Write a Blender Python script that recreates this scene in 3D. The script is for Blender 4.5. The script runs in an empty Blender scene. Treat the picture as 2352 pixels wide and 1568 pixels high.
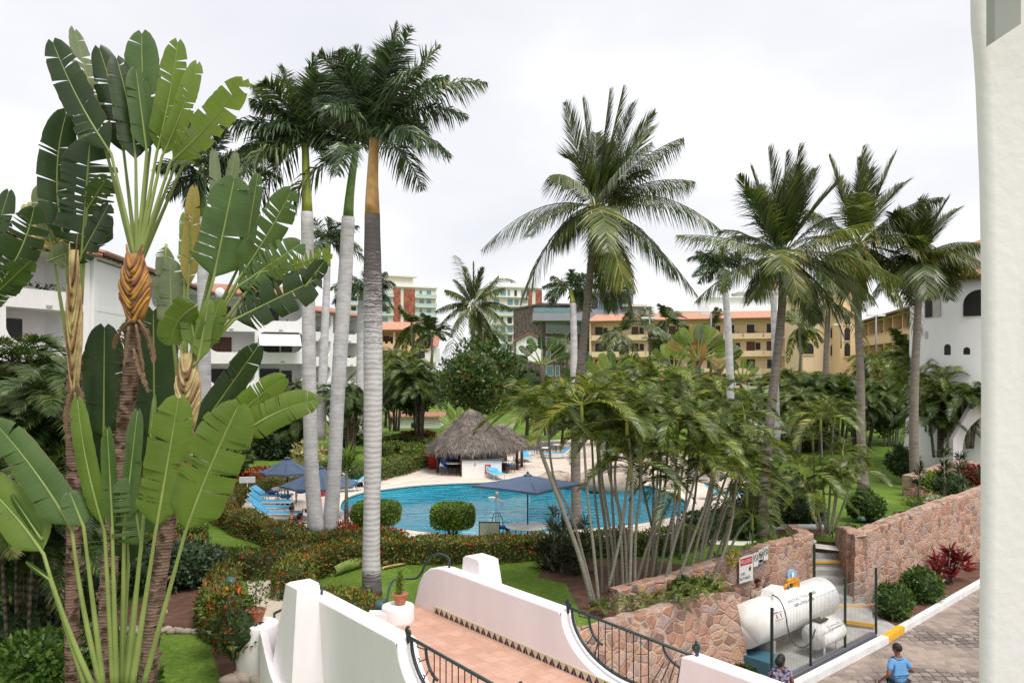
import bpy, math, random
import numpy as np
from mathutils import Vector as V3, Matrix
sc = bpy.context.scene
COL = sc.collection
# ---------------------------------------------------------------- camera, sky, sun, exposure
FPX = 1829.0      # focal length in units of the 2352-pixel wide survey grid
HZ = 845.0        # horizon row on that grid
EYE = 8.0
cam = bpy.data.cameras.new('camera'); co = bpy.data.objects.new('camera', cam); COL.objects.link(co)
co.location = (0, 0, EYE); co.rotation_euler = (math.pi/2, 0, 0)
cam.sensor_width = 36.0; cam.lens = 36*FPX/2352; cam.shift_y = (HZ-784)/2352
cam.clip_start = 0.1; cam.clip_end = 3000
sc.camera = co
w = bpy.data.worlds.new('World'); sc.world = w; w.use_nodes = True
nt = w.node_tree; nt.nodes.clear()
out = nt.nodes.new('ShaderNodeOutputWorld'); bg = nt.nodes.new('ShaderNodeBackground'); bg.inputs[1].default_value = 0.1
sky = nt.nodes.new('ShaderNodeTexSky'); sky.sky_type = 'NISHITA'; sky.sun_disc = False
sky.sun_elevation = math.radians(54); sky.sun_rotation = math.radians(145)
tc = nt.nodes.new('ShaderNodeTexCoord'); mp = nt.nodes.new('ShaderNodeMapping'); mp.inputs['Scale'].default_value = (1.0, 1.0, 2.2)
mp.inputs['Location'].default_value = (0.35, 0.2, 0.1)
n1 = nt.nodes.new('ShaderNodeTexNoise'); n1.inputs['Scale'].default_value = 2.6; n1.inputs['Detail'].default_value = 5; n1.inputs['Roughness'].default_value = 0.45
rp = nt.nodes.new('ShaderNodeValToRGB')
rp.color_ramp.elements[0].position = 0.30; rp.color_ramp.elements[0].color = (6.4, 6.45, 6.85, 1)
rp.color_ramp.elements[1].position = 0.60; rp.color_ramp.elements[1].color = (8.0, 8.0, 8.15, 1)
e = rp.color_ramp.elements.new(0.46); e.color = (7.0, 7.05, 7.4, 1)
mx = nt.nodes.new('ShaderNodeMixRGB'); mx.inputs[0].default_value = 0.96
L = nt.links.new
L(tc.outputs['Generated'], mp.inputs[0]); L(mp.outputs[0], n1.inputs['Vector']); L(n1.outputs['Fac'], rp.inputs[0])
L(sky.outputs[0], mx.inputs[1]); L(rp.outputs[0], mx.inputs[2]); L(mx.outputs[0], bg.inputs[0]); L(bg.outputs[0], out.inputs[0])
sd = bpy.data.lights.new('sun', 'SUN'); sd.energy = 2.5; sd.angle = math.radians(26); sd.color = (1, 0.96, 0.9)
so = bpy.data.objects.new('sun', sd); COL.objects.link(so)
SAZ = math.radians(145)
sdir = V3((math.sin(SAZ)*math.cos(math.radians(62)), math.cos(SAZ)*math.cos(math.radians(62)), math.sin(math.radians(62))))
so.rotation_euler = sdir.to_track_quat('Z', 'Y').to_euler(); so.location = (0, 0, 60)
sc.view_settings.view_transform = 'Standard'; sc.view_settings.look = 'None'; sc.view_settings.exposure = 0.46; sc.view_settings.gamma = 1.0
sc.cycles.max_bounces = 6; sc.cycles.transparent_max_bounces = 8

# ---------------------------------------------------------------- helpers
Z = V3((0, 0, 1))
GZ = 1.6          # garden terrace level above the service road
def px(u, v, D): return V3(((u-1176)/FPX*D, D, EYE-(v-HZ)/FPX*D))
def gp(u, v, z=GZ):
    D = (EYE-z)*FPX/(v-HZ); return V3(((u-1176)/FPX*D, D, z))
rnd = random.Random(5)
def mesh_np(name, V, F, mats, mi=None, smooth=False):
    me = bpy.data.meshes.new(name)
    me.from_pydata(V, [], F)
    for m in mats: me.materials.append(m)
    if mi is not None and len(mats) > 1: me.polygons.foreach_set('material_index', np.asarray(mi, dtype=np.int32))
    if smooth is True: me.polygons.foreach_set('use_smooth', np.ones(len(F), dtype=bool))
    elif smooth is not False: me.polygons.foreach_set('use_smooth', np.asarray(smooth, dtype=bool))
    me.update(); return me
class MB:
    def __init__(s): s.V = []; s.F = []; s.I = []; s.S = []
    def face(s, pts, m=0, sm=False):
        n = len(s.V); s.V += [tuple(p) for p in pts]; s.F.append(tuple(range(n, n+len(pts)))); s.I.append(m); s.S.append(sm)
    def box(s, c, h, m=0, rz=0.0, taper=1.0, R=None):
        # c centre, h half sizes; taper scales the top in x,y
        n = len(s.V); cr, sr = math.cos(rz), math.sin(rz)
        for k in (-1, 1):
            f = taper if k > 0 else 1.0
            for i, j in ((-1, -1), (1, -1), (1, 1), (-1, 1)):
                p = V3((i*h[0]*f, j*h[1]*f, k*h[2]))
                if R is not None: p = R @ p
                else: p = V3((p.x*cr-p.y*sr, p.x*sr+p.y*cr, p.z))
                s.V.append((c[0]+p.x, c[1]+p.y, c[2]+p.z))
        for f in ((0, 3, 2, 1), (4, 5, 6, 7), (0, 1, 5, 4), (1, 2, 6, 5), (2, 3, 7, 6), (3, 0, 4, 7)):
            s.F.append(tuple(n+i for i in f)); s.I.append(m); s.S.append(False)
    def bx(s, x0, x1, y0, y1, z0, z1, m=0): s.box(((x0+x1)/2, (y0+y1)/2, (z0+z1)/2), (abs(x1-x0)/2, abs(y1-y0)/2, abs(z1-z0)/2), m)
    def tube(s, P, R, n=8, m=0, cap=True, sm=True):
        P = [V3(p) for p in P]
        if not hasattr(R, '__len__'): R = [R]*len(P)
        base = len(s.V); a = None
        for i, p in enumerate(P):
            t = (P[min(i+1, len(P)-1)]-P[max(i-1, 0)])
            t = t.normalized() if t.length > 1e-9 else Z
            if a is None: a = t.orthogonal().normalized()
            else:
                a = a-t*a.dot(t); a = a.normalized() if a.length > 1e-6 else t.orthogonal().normalized()
            b = t.cross(a)
            for k in range(n):
                an = 2*math.pi*k/n; q = p+(a*math.cos(an)+b*math.sin(an))*R[i]; s.V.append((q.x, q.y, q.z))
        for i in range(len(P)-1):
            for k in range(n):
                s.F.append((base+i*n+k, base+i*n+(k+1) % n, base+(i+1)*n+(k+1) % n, base+(i+1)*n+k)); s.I.append(m); s.S.append(sm)
        if cap:
            s.F.append(tuple(base+k for k in range(n))[::-1]); s.I.append(m); s.S.append(False)
            s.F.append(tuple(base+(len(P)-1)*n+k for k in range(n))); s.I.append(m); s.S.append(False)
    def lathe(s, c, prof, n=20, m=0, sm=True, sx=1, sy=1):
        base = len(s.V); c = V3(c)
        for r, z in prof:
            for k in range(n):
                a = 2*math.pi*k/n; s.V.append((c.x+r*sx*math.cos(a), c.y+r*sy*math.sin(a), c.z+z))
        for i in range(len(prof)-1):
            for k in range(n):
                s.F.append((base+i*n+k, base+i*n+(k+1) % n, base+(i+1)*n+(k+1) % n, base+(i+1)*n+k)); s.I.append(m); s.S.append(sm)
        s.F.append(tuple(base+k for k in range(n))[::-1]); s.I.append(m); s.S.append(False)
        s.F.append(tuple(base+(len(prof)-1)*n+k for k in range(n))); s.I.append(m); s.S.append(False)
    def ball(s, c, r, n=10, m=0, sx=1, sy=1, sz=1, jit=0.0, rg=None):
        base = len(s.V); rows = max(4, n//2+1)
        for i in range(rows+1):
            ph = math.pi*i/rows
            for k in range(n):
                a = 2*math.pi*k/n; j = 1+(jit*(rg.random()-.5) if rg else 0)
                s.V.append((c[0]+r*sx*j*math.sin(ph)*math.cos(a), c[1]+r*sy*j*math.sin(ph)*math.sin(a), c[2]-r*sz*j*math.cos(ph)))
        for i in range(rows):
            for k in range(n):
                s.F.append((base+i*n+k, base+i*n+(k+1) % n, base+(i+1)*n+(k+1) % n, base+(i+1)*n+k)); s.I.append(m); s.S.append(True)
    def prism(s, poly, z0, z1, m=0):   # poly xy counter-clockwise
        n = len(s.V); k = len(poly)
        s.V += [(p[0], p[1], z0) for p in poly]+[(p[0], p[1], z1) for p in poly]
        s.F.append(tuple(n+i for i in range(k))[::-1]); s.F.append(tuple(n+k+i for i in range(k))); s.I += [m, m]; s.S += [False, False]
        for i in range(k):
            j = (i+1) % k; s.F.append((n+i, n+j, n+k+j, n+k+i)); s.I.append(m); s.S.append(False)
    def slab(s, poly3, nrm, th, m=0, sm=False):  # extrude a planar 3D polygon along nrm by th
        n = len(s.V); k = len(poly3); nrm = V3(nrm)*th
        s.V += [tuple(p) for p in poly3]+[tuple(V3(p)+nrm) for p in poly3]
        s.F.append(tuple(n+i for i in range(k))[::-1]); s.F.append(tuple(n+k+i for i in range(k))); s.I += [m, m]; s.S += [False, False]
        for i in range(k):
            j = (i+1) % k; s.F.append((n+i, n+j, n+k+j, n+k+i)); s.I.append(m); s.S.append(sm)
    def leaves(s, C, Dr, N, Ln, Wd, m=0, fold=0.0):
        # rhombic leaf quads: centres C, growth dirs Dr, normals N
        C = np.asarray(C, float); Dr = np.asarray(Dr, float); N = np.asarray(N, float)
        Dr /= np.linalg.norm(Dr, axis=1, keepdims=True)+1e-9
        S = np.cross(Dr, N); S /= np.linalg.norm(S, axis=1, keepdims=True)+1e-9
        Ln = np.broadcast_to(Ln, (len(C),))[:, None]; Wd = np.broadcast_to(Wd, (len(C),))[:, None]
        a = C; b = C+Dr*Ln*.45+S*Wd*.5; c = C+Dr*Ln; d = C+Dr*Ln*.45-S*Wd*.5
        q = np.stack([a, b, c, d], 1).reshape(-1, 3); base = len(s.V); n = len(C)
        s.V += list(map(tuple, q.tolist())); idx = (np.arange(n*4).reshape(n, 4)+base).tolist()
        s.F += [tuple(i) for i in idx]; s.I += ([m]*n if not hasattr(m, '__len__') else list(m)); s.S += [False]*n
    def mesh(s, name, mats, off=None):
        if not isinstance(mats, (list, tuple)): mats = [mats]
        V = s.V
        if off is not None: V = [(p[0]-off[0], p[1]-off[1], p[2]-off[2]) for p in V]
        return mesh_np(name, V, s.F, mats, s.I, s.S)
    def build(s, name, mats, parent=None, loc=None):
        # geometry is in world coordinates: with a parent Empty (unrotated) it is shifted into its frame
        off = parent['_o'] if parent is not None and '_o' in parent.keys() else loc
        o = bpy.data.objects.new(name, s.mesh(name, mats, off)); COL.objects.link(o)
        if parent is not None: o.parent = parent
        elif loc is not None: o.location = loc
        return o
def tag(o, label, cat, group=None):
    o['label'] = label; o['category'] = cat
    if group: o['group'] = group
    return o
def struct(o): o['kind'] = 'structure'; return o
def thing(name, label, cat, loc=(0, 0, 0), group=None, rz=0.0, local=False):
    o = bpy.data.objects.new(name, None); COL.objects.link(o); o.location = loc; o.rotation_euler = (0, 0, rz)
    o.empty_display_size = .2
    if not local: o['_o'] = [float(c) for c in loc]
    return tag(o, label, cat, group)
def ob(name, me, parent=None, loc=(0, 0, 0), rot=(0, 0, 0), sc_=(1, 1, 1)):
    o = bpy.data.objects.new(name, me); COL.objects.link(o); o.parent = parent; o.location = loc; o.rotation_euler = rot; o.scale = sc_
    return o
def dup(root, loc, rz=None, label=None, group=None, scale=None):
    def cp(o, par):
        c = o.copy(); COL.objects.link(c)
        if par is not None: c.parent = par; c.matrix_parent_inverse = o.matrix_parent_inverse.copy()
        for ch in o.children: cp(ch, c)
        return c
    r = cp(root, None); r.location = loc
    if rz is not None: r.rotation_euler = (0, 0, rz)
    if scale: r.scale = (scale,)*3 if not hasattr(scale, '__len__') else scale
    if label: r['label'] = label
    if group: r['group'] = group
    return r
def catmull(P, n=6):
    P = [V3(p) for p in P]; out = []
    for i in range(len(P)-1):
        p0 = P[max(i-1, 0)]; p1 = P[i]; p2 = P[i+1]; p3 = P[min(i+2, len(P)-1)]
        for k in range(n):
            t = k/n; out.append(0.5*((2*p1)+(p2-p0)*t+(2*p0-5*p1+4*p2-p3)*t*t+(3*p1-p0-3*p2+p3)*t**3))
    out.append(P[-1]); return out

# ---------------------------------------------------------------- materials
def nodes(name):
    m = bpy.data.materials.new(name); m.use_nodes = True; t = m.node_tree; b = t.nodes['Principled BSDF']; return m, t, b
def ramp(t, cols):
    r = t.nodes.new('ShaderNodeValToRGB'); el = r.color_ramp.elements
    while len(el) > 1: el.remove(el[-1])
    el[0].position = cols[0][0]; el[0].color = (*cols[0][1], 1)
    for p, c in cols[1:]:
        x = el.new(p); x.color = (*c, 1)
    return r
def objco(t, scale=(1, 1, 1), rot=(0, 0, 0)):
    tc = t.nodes.new('ShaderNodeTexCoord'); mp = t.nodes.new('ShaderNodeMapping'); mp.inputs['Scale'].default_value = scale; mp.inputs['Rotation'].default_value = rot
    t.links.new(tc.outputs['Object'], mp.inputs[0]); return mp.outputs[0]
def noise(t, sc_, det=4, vec=None, rough=.5):
    n = t.nodes.new('ShaderNodeTexNoise'); n.inputs['Scale'].default_value = sc_; n.inputs['Detail'].default_value = det; n.inputs['Roughness'].default_value = rough
    t.links.new(vec if vec is not None else objco(t), n.inputs['Vector']); return n
def bump(t, b, h, st=.3, dist=.02):
    n = t.nodes.new('ShaderNodeBump'); n.inputs['Strength'].default_value = st; n.inputs['Distance'].default_value = dist
    t.links.new(h, n.inputs['Height']); t.links.new(n.outputs[0], b.inputs['Normal']); return n
def mix(t, f, a, b_, mode='MIX'):
    m = t.nodes.new('ShaderNodeMixRGB'); m.blend_type = mode
    for i, x in ((0, f), (1, a), (2, b_)):
        if hasattr(x, 'is_linked') or hasattr(x, 'links'): t.links.new(x, m.inputs[i])
        else: m.inputs[i].default_value = x if i == 0 else (*x, 1)
    return m.outputs[0]
def mul(c, k): return tuple(x*k for x in c)
def plain(name, col, rough=.6, var=.15, ns=3.0, bs=0.0, bn=40., metal=0.0, spec=.4, col2=None, p=(.3, .7)):
    m, t, b = nodes(name)
    n = noise(t, ns, 5)
    r = ramp(t, [(p[0], col2 if col2 else mul(col, 1-var)), (p[1], mul(col, 1+var*.4))])
    t.links.new(n.outputs['Fac'], r.inputs[0]); t.links.new(r.outputs[0], b.inputs['Base Color'])
    b.inputs['Roughness'].default_value = rough; b.inputs['Metallic'].default_value = metal; b.inputs['Specular IOR Level'].default_value = spec
    if bs: bump(t, b, noise(t, bn, 3).outputs['Fac'], bs)
    return m
def leafm(name, cols, rough=.42, tr=.25, spec=.35, big=1.2, bigv=.45):
    m, t, b = nodes(name)
    g = t.nodes.new('ShaderNodeNewGeometry'); r = ramp(t, cols)
    t.links.new(g.outputs['Random Per Island'], r.inputs[0])
    n = noise(t, big, 2); r2 = ramp(t, [(.3, (1-bigv,)*3), (.7, (1+bigv*.3,)*3)]); t.links.new(n.outputs['Fac'], r2.inputs[0])
    oi = t.nodes.new('ShaderNodeObjectInfo'); r3 = ramp(t, [(0, (.72, .72, .75)), (.5, (1, 1, 1)), (.8, (1.12, 1.1, .95)), (1, (1.4, 1.2, .8))]); t.links.new(oi.outputs['Random'], r3.inputs[0])
    c = mix(t, 1.0, mix(t, 1.0, r.outputs[0], r2.outputs[0], 'MULTIPLY'), r3.outputs[0], 'MULTIPLY')
    t.links.new(c, b.inputs['Base Color']); b.inputs['Roughness'].default_value = rough; b.inputs['Specular IOR Level'].default_value = spec
    tl = t.nodes.new('ShaderNodeBsdfTranslucent'); ms = t.nodes.new('ShaderNodeMixShader'); ms.inputs[0].default_value = tr
    t.links.new(mix(t, 1.0, c, (1.3, 1.5, .5), 'MULTIPLY'), tl.inputs[0])
    t.links.new(b.outputs[0], ms.inputs[1]); t.links.new(tl.outputs[0], ms.inputs[2]); t.links.new(ms.outputs[0], t.nodes['Material Output'].inputs[0])
    return m
M = {}
def stucco(name, col, dirt=(.55, .52, .5), k=.12):
    m, t, b = nodes(name)
    v = objco(t, (1, 1, .35)); n = noise(t, 1.1, 6, v, .6); r = ramp(t, [(.38, mul(col, 1-k)), (.62, col)]); t.links.new(n.outputs['Fac'], r.inputs[0])
    n3 = noise(t, 5, 7, objco(t, (1.4, 1.4, .16)), .75); r3 = ramp(t, [(.56, (0, 0, 0)), (.85, (.42, .42, .42))]); t.links.new(n3.outputs['Fac'], r3.inputs[0])
    t.links.new(mix(t, r3.outputs[0], r.outputs[0], dirt), b.inputs['Base Color'])
    b.inputs['Roughness'].default_value = .85; b.inputs['Specular IOR Level'].default_value = .2
    bump(t, b, noise(t, 22, 4).outputs['Fac'], .25, .01); return m
M['white'] = stucco('white_stucco', (.86, .81, .825), (.60, .55, .55), .06)
M['white2'] = stucco('white_stucco_far', (.86, .85, .85), (.66, .64, .63), k=.04)
M['yellow'] = stucco('yellow_stucco', (.82, .63, .42), (.6, .45, .3), .06)
M['cream'] = stucco('cream_stucco', (.72, .69, .62), k=.06)
M['dark'] = plain('dark_opening', (.02, .018, .016), .3)
M['glass'] = plain('window_glass', (.03, .035, .04), .35, spec=.4)
M['teal'] = plain('teal_glass', (.12, .25, .27), .1, spec=.8)
M['wood'] = plain('brown_wood', (.13, .05, .03), .5, .4, 6)
M['iron'] = plain('dark_green_iron', (.03, .052, .055), .38, .3, 12, .15)
M['black'] = plain('black_rubber', (.012, .012, .012), .45)
M['fence'] = plain('green_fence_paint', (.012, .03, .018), .4)
M['wpaint'] = plain('white_paint', (.82, .81, .79), .35, .05)
M['wplast'] = plain('white_plastic', (.78, .77, .72), .35, .05)
M['blue'] = plain('blue_cushion', (.02, .09, .33), .8, .25, 9)
M['dblue'] = plain('royal_blue_towel', (.015, .06, .38), .9, .3, 9)
M['lblue'] = plain('sky_blue_sling', (.10, .42, .68), .7, .12, 9)
M['canvas'] = plain('slate_blue_canvas', (.085, .125, .20), .85, .12, 2)
M['red'] = plain('red_glaze', (.42, .03, .03), .35, .15)
M['yel'] = plain('yellow_paint', (.80, .42, .02), .5, .15, 6)
M['terra'] = plain('terracotta_pot', (.45, .17, .09), .7, .3, 9)
M['concrete'] = plain('concrete', (.40, .39, .37), .85, .25, 3, .3, 60)
M['skin'] = plain('tan_skin', (.42, .20, .12), .5, .1, 5)
M['skind'] = plain('brown_skin', (.24, .10, .055), .5, .1, 5)
M['skinl'] = plain('pale_skin', (.62, .36, .27), .5, .1, 5)
M['hair'] = plain('dark_hair', (.015, .011, .009), .6, .3, 30)
M['soil'] = plain('brown_soil', (.13, .065, .04), .95, .4, 3, .6, 30)
def grassm():
    m, t, b = nodes('lawn_grass')
    v = objco(t); a = noise(t, .35, 5, v, .6); c = noise(t, 9, 5, v, .7); d = noise(t, 1.6, 6, v, .65)
    r = ramp(t, [(.3, (.075, .135, .022)), (.5, (.13, .215, .032)), (.72, (.19, .28, .05))]); t.links.new(a.outputs['Fac'], r.inputs[0])
    r2 = ramp(t, [(.3, (.5, .55, .5)), (.7, (1.25, 1.2, 1.1))]); t.links.new(c.outputs['Fac'], r2.inputs[0])
    x = mix(t, 1.0, r.outputs[0], r2.outputs[0], 'MULTIPLY')
    r3 = ramp(t, [(.62, (0, 0, 0)), (.82, (.7, .7, .7))]); t.links.new(d.outputs['Fac'], r3.inputs[0])
    t.links.new(mix(t, r3.outputs[0], x, (.19, .17, .06)), b.inputs['Base Color'])
    b.inputs['Roughness'].default_value = .9; b.inputs['Specular IOR Level'].default_value = .15
    bump(t, b, noise(t, 38, 3, v).outputs['Fac'], .7, .04); return m
M['grass'] = grassm()
def barkm(name, c1, c2, ring=3.0, st=.5, dirt=None, low=None, wk=.4):
    m, t, b = nodes(name)
    v = objco(t, (1, 1, ring)); n = noise(t, 2.2, 5, v, .65); wv = t.nodes.new('ShaderNodeTexWave'); wv.wave_type = 'BANDS'; wv.bands_direction = 'Z'
    wv.inputs['Scale'].default_value = ring*.9; wv.inputs['Distortion'].default_value = 3.5; wv.inputs['Detail'].default_value = 3; wv.inputs['Detail Scale'].default_value = 1.4
    t.links.new(objco(t), wv.inputs['Vector'])
    mm = mix(t, wk, n.outputs['Fac'], wv.outputs['Fac']); r = ramp(t, [(.3, c1), (.62, c2)]); t.links.new(mm, r.inputs[0])
    col = r.outputs[0]
    if dirt:
        n2 = noise(t, .8, 5, objco(t, (1.3, 1.3, .6)), .7); r2 = ramp(t, [(.55, (0, 0, 0)), (.78, (.8, .8, .8))]); t.links.new(n2.outputs['Fac'], r2.inputs[0])
        col = mix(t, r2.outputs[0], col, dirt)
    t.links.new(col, b.inputs['Base Color']); b.inputs['Roughness'].default_value = .9; b.inputs['Specular IOR Level'].default_value = .15
    bump(t, b, mm, st, .03); return m
M['coco'] = barkm('coconut_bark', (.12, .095, .08), (.30, .255, .22), 6, wk=.25)
M['royal'] = barkm('royal_palm_bark', (.40, .375, .375), (.60, .58, .59), 2.4, .14, (.27, .235, .23), wk=.07)
M['royald'] = barkm('royal_palm_upper_bark', (.10, .085, .085), (.36, .34, .34), 5, .5, (.05, .04, .045))
M['areca'] = barkm('areca_cane', (.14, .13, .10), (.33, .31, .25), 9, .4)
M['rough'] = barkm('shaggy_bark', (.07, .042, .034), (.27, .175, .135), 7, .9, (.05, .03, .025), wk=.16)
M['bark'] = barkm('tree_bark', (.05, .04, .03), (.15, .12, .09), 2)
def royal1():
    m = barkm('ringed_royal_bark', (.40, .375, .375), (.60, .58, .59), 2.4, .3, None, wk=.3); t = m.node_tree; b = t.nodes['Principled BSDF']; src = b.inputs['Base Color'].links[0].from_socket
    tc = t.nodes.new('ShaderNodeTexCoord'); s = t.nodes.new('ShaderNodeSeparateXYZ'); t.links.new(tc.outputs['Object'], s.inputs[0]); mr = t.nodes.new('ShaderNodeMapRange'); mr.inputs[1].default_value = 0; mr.inputs[2].default_value = 11.1; t.links.new(s.outputs[2], mr.inputs[0])
    r = ramp(t, [(0, (.62,)*3), (.055, (.5,)*3), (.075, (.06,)*3), (.55, (.1,)*3), (.72, (.33,)*3), (.85, (.55,)*3), (1, (.66,)*3)]); t.links.new(mr.outputs[0], r.inputs[0])
    wv = t.nodes.new('ShaderNodeTexWave'); wv.bands_direction = 'Z'; wv.inputs['Scale'].default_value = 3.6; wv.inputs['Distortion'].default_value = 9; wv.inputs['Detail'].default_value = 4; wv.inputs['Detail Scale'].default_value = 2; t.links.new(objco(t, (.6, .6, 1)), wv.inputs['Vector'])
    n = noise(t, 2.0, 8, objco(t, (1, 1, 3.5)), .8); f = mix(t, .18, n.outputs['Fac'], wv.outputs['Fac']); g = mix(t, 1.0, f, r.outputs[0], 'ADD'); r2 = ramp(t, [(.72, (0, 0, 0)), (1.15, (.9, .9, .9))]); t.links.new(g, r2.inputs[0])
    t.links.new(mix(t, r2.outputs[0], src, (.075, .06, .06)), b.inputs['Base Color']); return m
M['royal1'] = royal1()
def grad(name, cols, z0, z1, axis='Z', rough=.5):
    m, t, b = nodes(name); tc = t.nodes.new('ShaderNodeTexCoord'); s = t.nodes.new('ShaderNodeSeparateXYZ'); mr = t.nodes.new('ShaderNodeMapRange')
    mr.inputs[1].default_value = z0; mr.inputs[2].default_value = z1
    t.links.new(tc.outputs['Object'], s.inputs[0]); t.links.new(s.outputs[axis], mr.inputs[0]); r = ramp(t, cols)
    n = noise(t, 5, 4, objco(t, (4, 4, .5))); ad = t.nodes.new('ShaderNodeMath'); ad.operation = 'MULTIPLY_ADD'; ad.inputs[1].default_value = .3
    ad2 = t.nodes.new('ShaderNodeMath'); ad2.operation = 'SUBTRACT'; ad2.inputs[1].default_value = .15
    t.links.new(n.outputs['Fac'], ad.inputs[0]); t.links.new(mr.outputs[0], ad.inputs[2]); t.links.new(ad.outputs[0], ad2.inputs[0]); t.links.new(ad2.outputs[0], r.inputs[0])
    t.links.new(r.outputs[0], b.inputs['Base Color']); b.inputs['Roughness'].default_value = rough; return m
M['shaftg'] = plain('green_crownshaft', (.17, .25, .06), .4, .3, 4, col2=(.10, .17, .04))
M['shafty'] = plain('yellow_crownshaft', (.62, .36, .13), .45, .3, 5, col2=(.42, .22, .08))
M['shaftl'] = plain('lime_crownshaft', (.38, .42, .07), .45, .3, 4)
LF = {}
LF['coco'] = leafm('coconut_leaf', [(0, (.035, .06, .016)), (.5, (.085, .125, .03)), (.85, (.16, .195, .05)), (1, (.30, .27, .09))], .35, .22, .5)
LF['cocoy'] = leafm('coconut_leaf_yellowing', [(0, (.06, .10, .02)), (.5, (.14, .17, .035)), (1, (.30, .24, .06))], .4, .28)
LF['royal'] = leafm('royal_leaf', [(0, (.03, .06, .03)), (.6, (.075, .12, .055)), (1, (.22, .28, .14))], .36, .2, .5, .8, .25)
LF['areca'] = leafm('areca_leaf', [(0, (.025, .055, .01)), (.35, (.085, .14, .02)), (.8, (.20, .265, .045)), (1, (.44, .39, .10))], .36, .3, .5, 1.2, .6)
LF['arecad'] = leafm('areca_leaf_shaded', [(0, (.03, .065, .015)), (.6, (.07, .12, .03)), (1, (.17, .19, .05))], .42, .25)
LF['bush'] = leafm('bush_leaf', [(0, (.035, .085, .015)), (.6, (.08, .155, .028)), (1, (.18, .26, .06))], .4, .25)
LF['tree'] = leafm('almond_leaf', [(0, (.035, .085, .015)), (.5, (.085, .165, .025)), (.93, (.16, .24, .04)), (.96, (.3, .09, .03)), (1, (.34, .07, .02))], .4, .2)
LF['topi'] = leafm('topiary_leaf', [(0, (.05, .10, .015)), (.6, (.12, .21, .03)), (1, (.24, .35, .05))], .45, .15)
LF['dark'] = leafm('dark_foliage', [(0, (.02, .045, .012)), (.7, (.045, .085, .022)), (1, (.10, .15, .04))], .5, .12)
LF['ixora'] = leafm('ixora_leaf', [(0, (.04, .07, .012)), (.45, (.11, .16, .025)), (.86, (.26, .29, .055)), (.87, (.42, .13, .035)), (.93, (.48, .045, .018)), (1, (.40, .022, .015))], .5, .15)
LF['ixorar'] = leafm('ixora_leaf_red', [(0, (.03, .04, .01)), (.3, (.08, .08, .015)), (.45, (.3, .05, .015)), (1, (.5, .05, .015))], .5, .15)
LF['hedge'] = leafm('green_hedge_leaf', [(0, (.05, .09, .015)), (.6, (.12, .17, .025)), (.9, (.2, .24, .04)), (1, (.38, .15, .04))], .5, .15)
LF['croton'] = leafm('red_croton_leaf', [(0, (.10, .01, .01)), (.6, (.25, .02, .015)), (1, (.42, .05, .03))], .5, .12)
LF['pink'] = leafm('pink_flower', [(0, (.6, .12, .14)), (1, (.8, .45, .45))], .6, .2)
LF['wflower'] = leafm('white_flower', [(0, (.75, .6, .6)), (1, (.85, .8, .8))], .6, .2)
LF['lime'] = leafm('lime_leaf', [(0, (.10, .17, .02)), (1, (.3, .38, .06))], .45, .25)
LF['straw'] = leafm('thatch_straw', [(0, (.17, .14, .12)), (.6, (.33, .275, .235)), (1, (.50, .43, .37))], .9, .05)
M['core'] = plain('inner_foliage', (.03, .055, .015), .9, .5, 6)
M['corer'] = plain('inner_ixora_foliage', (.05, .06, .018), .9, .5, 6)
def paddlem(name, c1, c2, c3, tr=.3):
    m, t, b = nodes(name)
    g = t.nodes.new('ShaderNodeNewGeometry')
    uv = t.nodes.new('ShaderNodeUVMap'); uv.uv_map = 'UVMap'
    mp = t.nodes.new('ShaderNodeMapping'); mp.inputs['Scale'].default_value = (1.5, 60, 1); t.links.new(uv.outputs[0], mp.inputs[0])
    n = noise(t, 1.0, 3, mp.outputs[0]); n2 = noise(t, 1.3, 3)
    r = ramp(t, [(.25, c1), (.5, c2), (.8, c3)]); f = mix(t, .35, n2.outputs['Fac'], n.outputs['Fac']); t.links.new(f, r.inputs[0])
    # dry edge
    s = t.nodes.new('ShaderNodeSeparateXYZ'); t.links.new(uv.outputs[0], s.inputs[0])
    mr = t.nodes.new('ShaderNodeMath'); mr.operation = 'SUBTRACT'; mr.inputs[1].default_value = .5; t.links.new(s.outputs[0], mr.inputs[0])
    ab = t.nodes.new('ShaderNodeMath'); ab.operation = 'ABSOLUTE'; t.links.new(mr.outputs[0], ab.inputs[0])
    re = ramp(t, [(.488, (0, 0, 0)), (.499, (.75, .75, .75))]); t.links.new(ab.outputs[0], re.inputs[0])
    rm = ramp(t, [(.012, (.8, .8, .8)), (.02, (0, 0, 0))]); t.links.new(ab.outputs[0], rm.inputs[0])
    c = mix(t, re.outputs[0], r.outputs[0], (.28, .15, .05)); c = mix(t, rm.outputs[0], c, (.3, .34, .1))
    bf = mix(t, .75, c, (.17, .19, .10)); c2_ = mix(t, g.outputs['Backfacing'], c, c)
    t.links.new(c, b.inputs['Base Color']); b.inputs['Roughness'].default_value = .38; b.inputs['Specular IOR Level'].default_value = .45
    bump(t, b, n.outputs['Fac'], .25, .01)
    tl = t.nodes.new('ShaderNodeBsdfTranslucent'); ms = t.nodes.new('ShaderNodeMixShader'); ms.inputs[0].default_value = tr
    t.links.new(mix(t, 1.0, c, (1.5, 1.7, .5), 'MULTIPLY'), tl.inputs[0])
    t.links.new(b.outputs[0], ms.inputs[1]); t.links.new(tl.outputs[0], ms.inputs[2]); t.links.new(ms.outputs[0], t.nodes['Material Output'].inputs[0])
    return m
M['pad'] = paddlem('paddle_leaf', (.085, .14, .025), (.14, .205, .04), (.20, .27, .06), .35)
M['padd'] = paddlem('paddle_leaf_dark', (.014, .03, .008), (.025, .05, .012), (.05, .085, .02), .1)
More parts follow.
